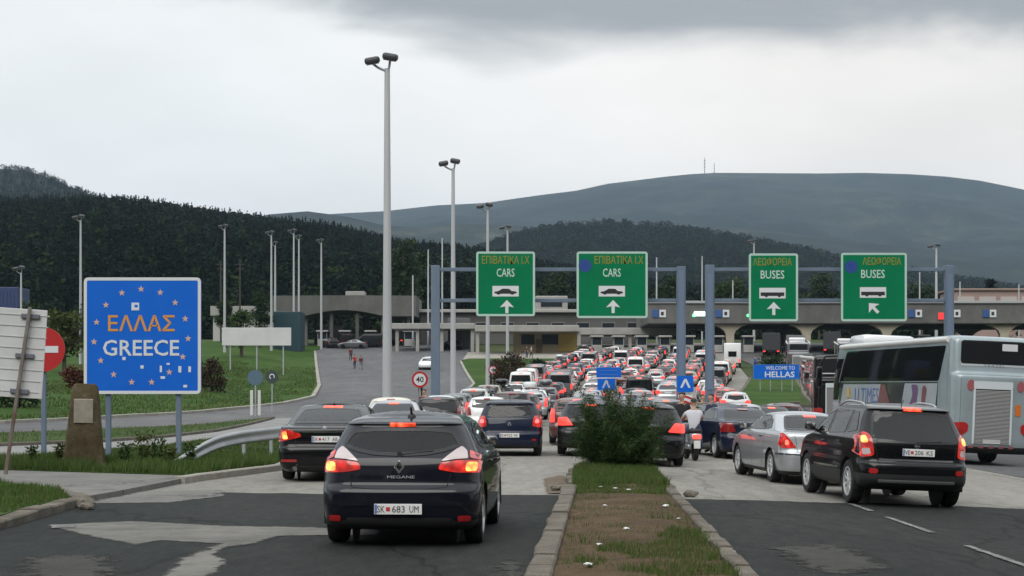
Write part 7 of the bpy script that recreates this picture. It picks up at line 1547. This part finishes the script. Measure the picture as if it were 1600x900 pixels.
def blades(name, poly, n, hlo, hhi, mats, seed, off=0.1, w=0.012, clump=1.0, extra=None):
    rng = np.random.default_rng(seed); P = np.array(poly); lo, hi = P.min(0), P.max(0); X = []; 
    cand = rng.uniform(lo, hi, (n * 3, 2)); keep = []
    for c in cand:
        if mnoise.noise(Vector((c[0] * clump, c[1] * clump, seed))) > -0.25 and inpoly(c[0], c[1], poly): keep.append(c)
        if len(keep) >= n: break
    C = np.array(keep); m_ = len(C); Z = hh(C[:, 0], C[:, 1]) + off
    if extra is not None: Z = Z + extra(C[:, 0], C[:, 1])
    nz = np.array([mnoise.noise(Vector((c[0] * 0.8, c[1] * 0.8, seed + 5))) for c in C]); Hh = rng.uniform(hlo, hhi, m_) * (1 + 0.6 * nz); a = rng.uniform(0, 2 * np.pi, m_); ln = rng.uniform(0.1, 0.6, m_) * Hh; b = rng.uniform(0, 2 * np.pi, m_)
    W = w * rng.uniform(0.7, 1.4, m_); p0 = np.stack([C[:, 0] - W * np.cos(a), C[:, 1] - W * np.sin(a), Z - 0.02], 1); p1 = np.stack([C[:, 0] + W * np.cos(a), C[:, 1] + W * np.sin(a), Z - 0.02], 1); p2 = np.stack([C[:, 0] + ln * np.cos(b), C[:, 1] + ln * np.sin(b), Z + Hh], 1)
    V = np.stack([p0, p1, p2], 1).reshape(-1, 3); F_ = np.arange(3 * m_).reshape(-1, 3); o = link(name, np_mesh(name, V, F_, mats, midx=rng.integers(0, len(mats), m_))); o["kind"] = 'stuff'
BL = [leaf_mat("blade_green", (0.035, 0.085, 0.012), (0.058, 0.115, 0.020), 1.0), leaf_mat("blade_fresh", (0.060, 0.105, 0.022), (0.085, 0.125, 0.034), 1.0), leaf_mat("blade_dry", (0.11, 0.10, 0.045), (0.07, 0.085, 0.03), 1.0)]
blades("grass", [(-12.5, 22), (-6.64, 20), (-6.68, 24.1), (-7.4, 26.15), (-9.6, 29), (-12.5, 30)], 26000, 0.05, 0.11, BL[:2] * 2 + BL[2:], 1, 0.11, 0.007)
blades("grass", VERGE[:2] + [(-5.2, 34.6), (-5.3, 37), (-9.0, 37.5), (-12.4, 36.2), (-13.5, 35.0), (-13, 32.6)], 30000, 0.08, 0.26, BL + BL[:2], 2, 0.10, 0.010, 0.9)
blades("grass", [(-5.3, 37), (-5.3, 60), (-9.8, 60), (-10.3, 47.8), (-12.4, 38.8), (-14.5, 36.5), (-13.5, 35), (-12.4, 36.2), (-9.0, 37.5)], 20000, 0.03, 0.10, BL, 12, 0.10, 0.012, 0.9)
blades("grass", [(0.95, 25.6), (1.1, 27.9), (1.5, 28.2), (2.0, 28.0), (2.7, 28.2), (2.62, 25.6)], 3600, 0.02, 0.08, BL, 13, 0.075, 0.008, 2.6)
blades("grass", [(1.05, 27.9), (2.75, 27.9), (2.9, 32), (2.75, 35), (2.1, 36.1), (1.5, 35), (1.2, 31.5)], 17000, 0.03, 0.12, BL[:2] + BL[2:], 3, 0.09, 0.008, 2.6, lambda X, D: 0.10 * np.exp(-((X - 2.1) ** 2 + ((D - 32) / 2.0) ** 2)))
blades("grass", [(1.15, 13), (2.0, 13), (2.28, 19), (2.0, 19.5), (1.5, 17.5), (1.0, 17), (0.6, 15.5)], 6500, 0.025, 0.07, BL + BL[2:], 4, 0.07, 0.006, 1.6)
blades("grass", [(0.45, 14.8), (0.7, 20), (1.1, 26.8), (2.5, 26.8), (2.3, 21), (2.05, 14.8)], 4200, 0.02, 0.06, BL, 5, 0.06, 0.006, 3.0)
blades("grass", STRIP[1:] , 14000, 0.05, 0.14, BL, 6, 0.09, 0.016, 0.4)

blades("grass", [(-19.5, 99), (-16.8, 117), (-16.5, 130), (-18.9, 154), (-24, 195), (-40, 195), (-46, 100), (-40, 68), (-25.5, 79)], 22000, 0.06, 0.22, BL, 8, 0.10, 0.05, 0.15, lawn_bump)
# litter on the median
def litter(px, py, s, label, m_, seed):
    d = F * (CAMZ - 0.1) / (py - HY); x = gx(px, d); rnd = random.Random(seed); bm = bmesh.new(); bmesh.ops.create_icosphere(bm, subdivisions=1, radius=1)
    for v in bm.verts: v.co = Vector((v.co.x * s * rnd.uniform(.7, 1.2), v.co.y * s * rnd.uniform(.6, 1.1), v.co.z * s * 0.35 * rnd.uniform(.5, 1.3)))
    me = bpy.data.meshes.new("litter_scrap"); bm.to_mesh(me); bm.free(); me.materials.append(m_); o = link("litter_scrap", me, None, (x, d, h(x, d) + 0.085 + s * 0.2)); tag(o, label, "litter", "litter on the median")
LITW = mat("litter_white", (0.6, 0.6, 0.58), 0.7); LITB = mat("litter_brown", (0.16, 0.12, 0.08), 0.8)
for i, (px, py, s, lab) in enumerate(((938, 760, .045, "white paper scrap on the grass edge under the shrub"), (961, 762, .055, "brightest white scrap in the middle of the grass edge"), (982, 764, .05, "white scrap at the shrub's right foot on the grass edge" if False else "white scrap on the grass edge towards the bus lanes"), (978, 825, .045, "white scrap alone on the bare soil"), (936, 849, .04, "flat white scrap in the lower soil by the thick kerb"), (918, 880, .045, "white scrap lowest on the median by the thick kerb"), (1040, 789, .06, "crumpled white bag where soil meets the thin kerb"), (1060, 808, .035, "small white scrap beside the thin kerb"), (1143, 860, .05, "white scrap on the dark asphalt past the thin kerb"), (945, 789, .04, "grey scrap high on the bare soil"))): litter(px, py, s, lab, LITW, i)
def rubble(x, d, s, label, seed):
    bm = bmesh.new(); bmesh.ops.create_icosphere(bm, subdivisions=2, radius=1); rnd = random.Random(seed)
    for v in bm.verts: v.co *= rnd.uniform(0.80, 1.12); v.co = Vector((v.co.x * s, v.co.y * s * 0.7, v.co.z * s * 0.5))
    me = bpy.data.meshes.new("kerb_rubble"); bm.to_mesh(me); bm.free(); me.materials.append(KERB); tag(link("kerb_rubble", me, None, (x, d, h(x, d) + s * 0.35)), label, "rubble", "broken kerb pieces")
rubble(-6.35, 23.6, 0.2, "larger broken kerb lump where the corner kerb ends", 1); rubble(-6.15, 23.1, 0.13, "smaller broken kerb lump in front of the larger one", 2); rubble(2.95, 26.4, 0.13, "broken kerb lump at the start of the thin median kerb", 3); rubble(0.78, 27.4, 0.14, "broken kerb lump at the end of the thick median kerb", 4)

# ------------------------------------------------------------------ people
SKIN = mat("skin", (0.42, 0.25, 0.17), 0.6); HAIR = mat("hair", (0.02, 0.015, 0.012), 0.7); SHOE = mat("shoe", (0.02, 0.02, 0.02), 0.6)
def cloth(name, c): return mat("cloth_" + name, c, 0.85)
CL_ = {'black': cloth('black', (0.015, 0.015, 0.017)), 'red': cloth('red', (0.32, 0.02, 0.025)), 'navy': cloth('navy', (0.02, 0.03, 0.07)), 'white': cloth('white', (0.52, 0.52, 0.56)), 'grey': cloth('grey', (0.16, 0.16, 0.17)), 'khaki': cloth('khaki', (0.14, 0.12, 0.07)), 'blue': cloth('blue', (0.05, 0.10, 0.28)), 'jeans': cloth('jeans', (0.04, 0.055, 0.10)), 'maroon': cloth('maroon', (0.10, 0.015, 0.02)), 'beige': cloth('beige', (0.34, 0.28, 0.20))}
def person_mesh(top, legs, pose='stand', sleeves=False, shorts=False):
    """one continuous skinned body in metres, facing +y, feet at z = 0"""
    J = {}; E = []
    def j(n, p, r, par=None, lab='top'):
        J[n] = (Vector(p), r, lab); 
        if par: E.append((par, n))
    sit = pose == 'ride'; zh = 0.95 if not sit else 0.80
    j('pelvis', (0, 0, zh), (0.155, 0.115), None, 'legs'); ly = 0.10 if sit else 0.0
    j('waist', (0, ly * 0.3, zh + 0.13), (0.145, 0.105), 'pelvis'); j('chest', (0, ly * 0.8, zh + 0.35), (0.175, 0.12), 'waist'); j('neckbase', (0, ly, zh + 0.50), (0.10, 0.085), 'chest'); j('neck', (0, ly + 0.01, zh + 0.565), (0.055, 0.06), 'neckbase', 'skin')
    j('jaw', (0, ly + 0.035, zh + 0.625), (0.062, 0.075), 'neck', 'skin'); j('face', (0, ly + 0.03, zh + 0.70), (0.076, 0.094), 'jaw', 'skin'); j('crown', (0, ly + 0.01, zh + 0.775), (0.066, 0.08), 'face', 'skin')
    for s, nm in ((1, 'r'), (-1, 'l')):
        j('sh' + nm, (s * 0.185, ly, zh + 0.455), (0.072, 0.07), 'chest')
        if sit: el, wr = (s * 0.26, ly + 0.20, zh + 0.26), (s * 0.24, ly + 0.42, zh + 0.26)
        elif pose == 'talk' and s > 0: el, wr = (s * 0.27, -0.02, zh + 0.20), (s * 0.16, 0.22, zh + 0.22)
        elif pose == 'walk': el, wr = (s * 0.24, -0.06 * s, zh + 0.19), (s * 0.25, 0.10 * s, zh - 0.03)
        else: el, wr = (s * 0.235, -0.03, zh + 0.19), (s * 0.255, 0.03, zh - 0.05)
        j('el' + nm, el, (0.047, 0.047), 'sh' + nm, 'top' if sleeves else 'skin'); j('wr' + nm, wr, (0.031, 0.028), 'el' + nm, 'top' if sleeves else 'skin')
        d = (Vector(wr) - Vector(el)).normalized(); pm = Vector(wr) + d * 0.06; j('pm' + nm, pm, (0.036, 0.022), 'wr' + nm, 'skin'); q = Vector((0, 1, 0)) if abs(d.y) < 0.8 else Vector((0, 0, 1)); q = (q - d * q.dot(d)).normalized()
        for i, (o_, L_) in enumerate(((-0.028, 0.062), (-0.009, 0.072), (0.010, 0.068), (0.028, 0.052))):
            k = pm + q * o_ + d * 0.03; j('k%d' % i + nm, k, (0.0095, 0.0095), 'pm' + nm, 'skin'); j('f%d' % i + nm, k + d * L_ * 0.6 + Vector((-s * 0.012, 0, 0)), (0.0085, 0.0085), 'k%d' % i + nm, 'skin'); j('t%d' % i + nm, k + d * L_ + Vector((-s * 0.032, 0, 0)), (0.007, 0.007), 'f%d' % i + nm, 'skin')
        th = Vector(wr) + d * 0.03 + q * 0.036; j('th' + nm, th, (0.012, 0.012), 'pm' + nm, 'skin'); j('tt' + nm, th + d * 0.05 + q * 0.022, (0.009, 0.009), 'th' + nm, 'skin')
        if sit: hp, kn, an, to = (s * 0.11, 0.04, zh - 0.02), (s * 0.22, 0.42, zh - 0.06), (s * 0.24, 0.30, 0.32), (s * 0.25, 0.46, 0.28)
        else:
            st = 0.17 * s if pose == 'walk' else 0.0; hp, kn, an, to = (s * 0.095, 0, zh - 0.07), (s * 0.105, st * 0.6 + 0.03, 0.50), (s * 0.115, st - (0.05 if st < 0 else 0), 0.09 + (0.05 if st < 0 else 0)), (s * 0.14, st + 0.16, 0.045)
        j('hp' + nm, hp, (0.105, 0.105), 'pelvis', 'legs'); j('kn' + nm, kn, (0.065, 0.068), 'hp' + nm, 'legs'); m_ = (Vector(kn) + Vector(an)) / 2 + Vector((0, -0.02, 0.03)); j('cf' + nm, m_, (0.058, 0.06), 'kn' + nm, 'skin' if shorts else 'legs'); j('an' + nm, an, (0.042, 0.042), 'cf' + nm, 'skin' if shorts else 'legs'); j('to' + nm, to, (0.042, 0.038), 'an' + nm, 'shoe')
    names = list(J); me = bpy.data.meshes.new("person"); me.from_pydata([tuple(J[n][0]) for n in names], [(names.index(a), names.index(b)) for a, b in E], []); o = bpy.data.objects.new("person", me); COL.objects.link(o)
    sk = o.modifiers.new("s", 'SKIN'); sk.use_smooth_shade = True
    for i, n in enumerate(names): v = me.skin_vertices[0].data[i]; v.radius = J[n][1]; v.use_root = (n == 'pelvis')
    ss = o.modifiers.new("d", 'SUBSURF'); ss.levels = 1; ss.render_levels = 1
    dg = bpy.context.evaluated_depsgraph_get(); out = bpy.data.meshes.new_from_object(o.evaluated_get(dg)); bpy.data.objects.remove(o); bpy.data.meshes.remove(me)
    out.materials.clear(); ms = [top, legs, SKIN, SHOE]
    for m_ in ms: out.materials.append(m_)
    lab = {'top': 0, 'legs': 1, 'skin': 2, 'shoe': 3}; segs = [(J[a][0], J[b][0], lab[J[b][2]], b) for a, b in E]
    for f in out.polygons:
        c = f.center; best = (9, 0)
        for a, b, l, nb in segs:
            ab = b - a; t = max(0, min(1, (c - a).dot(ab) / max(1e-9, ab.length_squared))); dd = (c - (a + ab * t)).length
            if l == 2 and nb.startswith('el') and t < 0.55: l2 = 0
            elif nb in ('waist',) and t < 0.35: l2 = 1
            else: l2 = l
            if dd < best[0]: best = (dd, l2)
        f.material_index = best[1]; f.use_smooth = True
    hx, hy, hz = J['face'][0]; bm = bmesh.new(); bm.from_mesh(out)
    def blob(c, s, mi):
        r_ = bmesh.ops.create_icosphere(bm, subdivisions=1, radius=1)
        for v in r_['verts']: v.co = Vector((c[0] + v.co.x * s[0], c[1] + v.co.y * s[1], c[2] + v.co.z * s[2]))
        for v in r_['verts']:
            for f in v.link_faces: f.material_index = mi; f.smooth = True
    blob((hx, hy + 0.098, hz - 0.015), (0.013, 0.02, 0.022), 2)
    for s in (-1, 1): blob((hx + s * 0.078, hy - 0.005, hz - 0.005), (0.012, 0.02, 0.03), 2); blob((hx + s * 0.03, hy + 0.085, hz + 0.012), (0.011, 0.008, 0.007), 3)
    blob((hx, hy + 0.082, hz - 0.055), (0.022, 0.008, 0.006), 0 if top is CL_['red'] else 2); bm.to_mesh(out); bm.free()
    hm = MB(); bm = bmesh.new(); bmesh.ops.create_uvsphere(bm, u_segments=16, v_segments=10, radius=1)
    for v in list(bm.verts):
        if v.co.z < -0.25 or (v.co.y > 0.35 and v.co.z < 0.35): bm.verts.remove(v)
    for v in bm.verts: v.co = Vector((hx + v.co.x * 0.089, hy - 0.012 + v.co.y * 0.104, hz + 0.025 + v.co.z * 0.092))
    hme = bpy.data.meshes.new("hair"); bm.to_mesh(hme); bm.free(); hme.materials.append(HAIR); hme.shade_smooth()
    return out, hme
PCACHE = {}
def person(px, d, rot, top, legs, label, pose='stand', sleeves=False, shorts=False, scale=1.0, group=None, x=None, z=None):
    key = (top, legs, pose, sleeves, shorts)
    if key not in PCACHE: PCACHE[key] = person_mesh(CL_[top], CL_[legs], pose, sleeves, shorts)
    me, hm = PCACHE[key]; xx = gx(px, d) if x is None else x; o = link("person", me, None, (xx, d, h(xx, d) + 0.002 if z is None else z)); o.rotation_euler = (0, 0, R(rot)); o.scale = (scale,) * 3; tag(o, label, "person", group); link("hair", hm, o); return o
person(657, 128, 10, 'black', 'black', "person in dark clothes below the forty sign walking up the exit road", 'walk', True)
person(554, 194, 20, 'red', 'navy', "person in a red top walking on the empty exit road", 'walk'); person(564, 192, -10, 'maroon', 'grey', "person in a maroon top beside the red topped walker", 'walk', True, scale=0.97); person(548, 214, 0, 'maroon', 'black', "lone person farther up the exit road near the canopy", 'walk', True)
person(663, 66, 160, 'maroon', 'jeans', "person whose head shows above the cars beside the exit road")
person(1066, 42.6, 150, 'black', 'black', "person in black standing beside the black hatchback at the shrub", 'talk')
person(1098, 60.0, 200, 'khaki', 'khaki', "person in khaki standing between the cars well past the scooter", sleeves=True); person(1112, 47.5, 120, 'navy', 'black', "person in dark blue beside the dark saloon's door", 'talk', True)
for i, (px, d, t, l, lab) in enumerate(((1268, 150, 'blue', 'jeans', "person in a blue top near the bus lane past the welcome sign"), (1277, 146, 'red', 'black', "person in a red top by the bus lane kerb"), (1288, 152, 'maroon', 'black', "person in a maroon top standing behind the red topped one"), (1180, 190, 'blue', 'navy', "person in blue behind the welcome island's bush"), (1252, 160, 'grey', 'black', "person in grey between the welcome sign and the coaches"), (1228, 196, 'black', 'black', "person in black far up the bus lane"), (1262, 200, 'navy', 'grey', "person in navy far up the bus lane by the grey coach"), (830, 219, 'white', 'black', "person in a white shirt on the customs platform"), (823, 218.5, 'black', 'jeans', "person in black on the customs platform"))):
    person(px, d, 40 * i, t, l, lab, 'walk' if i % 2 else 'stand', i % 3 == 0)
def scooter():
    d = 41.4; x = gx(1086, d); g = h(x, d); o = thing("scooter", "grey scooter with a red tail lamp ridden between the cars", "scooter", (x, d, g), R(4)); tyre, rim = wheel_mesh(0.26, 0.12, 5, 1)
    for y in (0.0, 1.25): w = link("wheel", tyre, o, (0, y, 0.26)); link("rim", rim, w)
    b = MB(); b.bbox((0, 0.08, 0.58), (0.30, 0.62, 0.30), 0.10); b.bbox((0, 0.62, 0.34), (0.28, 0.62, 0.12), 0.04); b.bbox((0, 1.0, 0.66), (0.36, 0.12, 0.62), 0.05, 0, Matrix.Rotation(R(14), 3, 'X')); b.tube([(0, 1.25, 0.28), (0, 1.02, 0.95)], 0.03, 8); b.build("body", PAINT['silver'], o, 40)
    MB().bbox((0, 0.12, 0.77), (0.28, 0.66, 0.10), 0.045).build("seat", PLASTIC, o, 40); MB().tube([(-0.33, 0.94, 0.99), (0, 1.02, 1.03), (0.33, 0.94, 0.99)], 0.018, 8).build("handlebar", PLASTIC, o); MB().bbox((0, -0.26, 0.62), (0.24, 0.05, 0.12), 0.03).build("tail_lamp", mat("brake_dim_red", (0.4, 0.06, 0.05), 0.3), o); MB().bbox((0, -0.30, 0.42), (0.17, 0.015, 0.2), 0.01).build("licence_plate", PLATE, o)
    for s in (-1, 1): m_ = MB(); m_.tube([(s * 0.26, 0.95, 1.0), (s * 0.34, 0.92, 1.2)], 0.008, 6); m_.bbox((s * 0.36, 0.92, 1.22), (0.13, 0.03, 0.09), 0.015); m_.build("mirror", PLASTIC, o)
    person(0, d + 0.12, 4, 'white', 'jeans', "rider in a pale grey shirt sitting on the scooter", 'ride', x=x, z=g + 0.0)
scooter()
# open door of the dark saloon
def open_door():
    q = [o for o in bpy.data.objects if o.get("label", "").startswith("dark blue saloon just ahead")][0]
    m_ = MB(); poly = [(0, 0.30), (0.98, 0.30), (1.02, 0.6), (0.98, 1.0), (0, 1.02)]; m_.prism(poly, -0.04, 0.04)
    d_ = m_.build("open_door", PAINT['black'], q); d_.location = (-0.88, 2.55, 0); d_.rotation_euler = (0, 0, R(180 + 8)); w = MB(); w.prism([(0.05, 1.03), (0.96, 1.01), (0.85, 1.30), (0.35, 1.34)], -0.02, 0.02); w.build("door_glass", DGLASS, d_)
open_door()
# parked vehicles away from the queue
qcar('hatch', False, gx(672, 196), 196, 175, 'white', "white car coming down the exit road beside the gantry leg", far=True)
for i, (px, d, kd, c, lab) in enumerate(((545, 246, 'van', 'black', "black van parked under the arched canopy"), (575, 244, 'saloon', 'grey', "grey saloon parked under the arched canopy"), (522, 244, 'suv', 'charcoal', "charcoal SUV parked under the arched canopy"), (600, 247, 'van', 'charcoal', "charcoal van parked by the last booth of the arched canopy"), (715, 240, 'saloon', 'navy', "navy saloon parked beneath the low white canopy"), (725, 244, 'hatch', 'blue', "blue hatchback parked beneath the low white canopy"))):
    qcar(kd, False, gx(px, d), d, 90 if i % 2 else 20, c, lab, "vehicles parked at the border post", far=True)

def lorry(px, d, rot, col, cabc, label, Ht=3.4):
    x = gx(px, d); o = thing("lorry", label, "lorry", (x, d, h(x, d)), R(rot), "lorries under the canopies"); MB().bbox((0, 3.2, 0.95 + (Ht - 0.95) / 2), (2.45, 6.4, Ht - 0.95), 0.05).build("cargo_box", col, o)
    MB().bbox((0, 7.55, 1.65), (2.35, 1.9, 2.3), 0.18).build("cab", cabc, o); MB().bbox((0, 4.2, 0.8), (1.0, 8.2, 0.25), 0.03).build("chassis", UNDER, o); tyre, rim = wheel_mesh(0.5, 0.3, 8, 1)
    for y in (1.5, 7.4):
        for s in (-1, 1): w = link("wheel", tyre, o, (s * 1.05, y, 0.5)); w.rotation_euler = (0, 0, 0 if s > 0 else math.pi); link("rim", rim, w)
    for s in (-1, 1): MB().bbox((s * 0.95, -0.02, 0.85), (0.35, 0.05, 0.16), 0.02).build("tail_lamp", QUEUE_ON, o)
BOXG = mat("cargo_grey", (0.15, 0.155, 0.16), 0.6); BOXD = mat("cargo_dark", (0.03, 0.032, 0.036), 0.6)
lorry(1243, 214, -10, BOXG, PAINT['red'], "grey box lorry with a red cab at the bus gates"); lorry(1205, 222, -10, BOXD, PAINT['black'], "dark box lorry behind the welcome island's bush"); lorry(1300, 226, -12, BOXD, PAINT['blue'], "dark box lorry with a blue cab under the canopy past the grey one"); lorry(525, 251, 15, BOXD, PAINT['black'], "dark lorry under the arched canopy by the teal container", 3.2); lorry(618, 252, 10, BOXD, PAINT['charcoal'], "dark lorry under the arched canopy's far bay", 3.0)

# ------------------------------------------------------------------ air
def haze():
    m = bpy.data.materials.new("haze_air"); m.use_nodes = True; nt = m.node_tree; nt.nodes.clear(); out = nt.nodes.new("ShaderNodeOutputMaterial"); v = nt.nodes.new("ShaderNodeVolumePrincipled")
    v.inputs['Color'].default_value = (0.60, 0.79, 1.0, 1); v.inputs['Density'].default_value = HAZE; v.inputs['Anisotropy'].default_value = 0.2; nt.links.new(v.outputs[0], out.inputs['Volume'])
    mb = MB(); mb.box((0, 3510, 408), (16400, 7620, 830)); o = mb.build("haze", m); o["kind"] = 'stuff'
HAZE = 6.5e-5
haze()
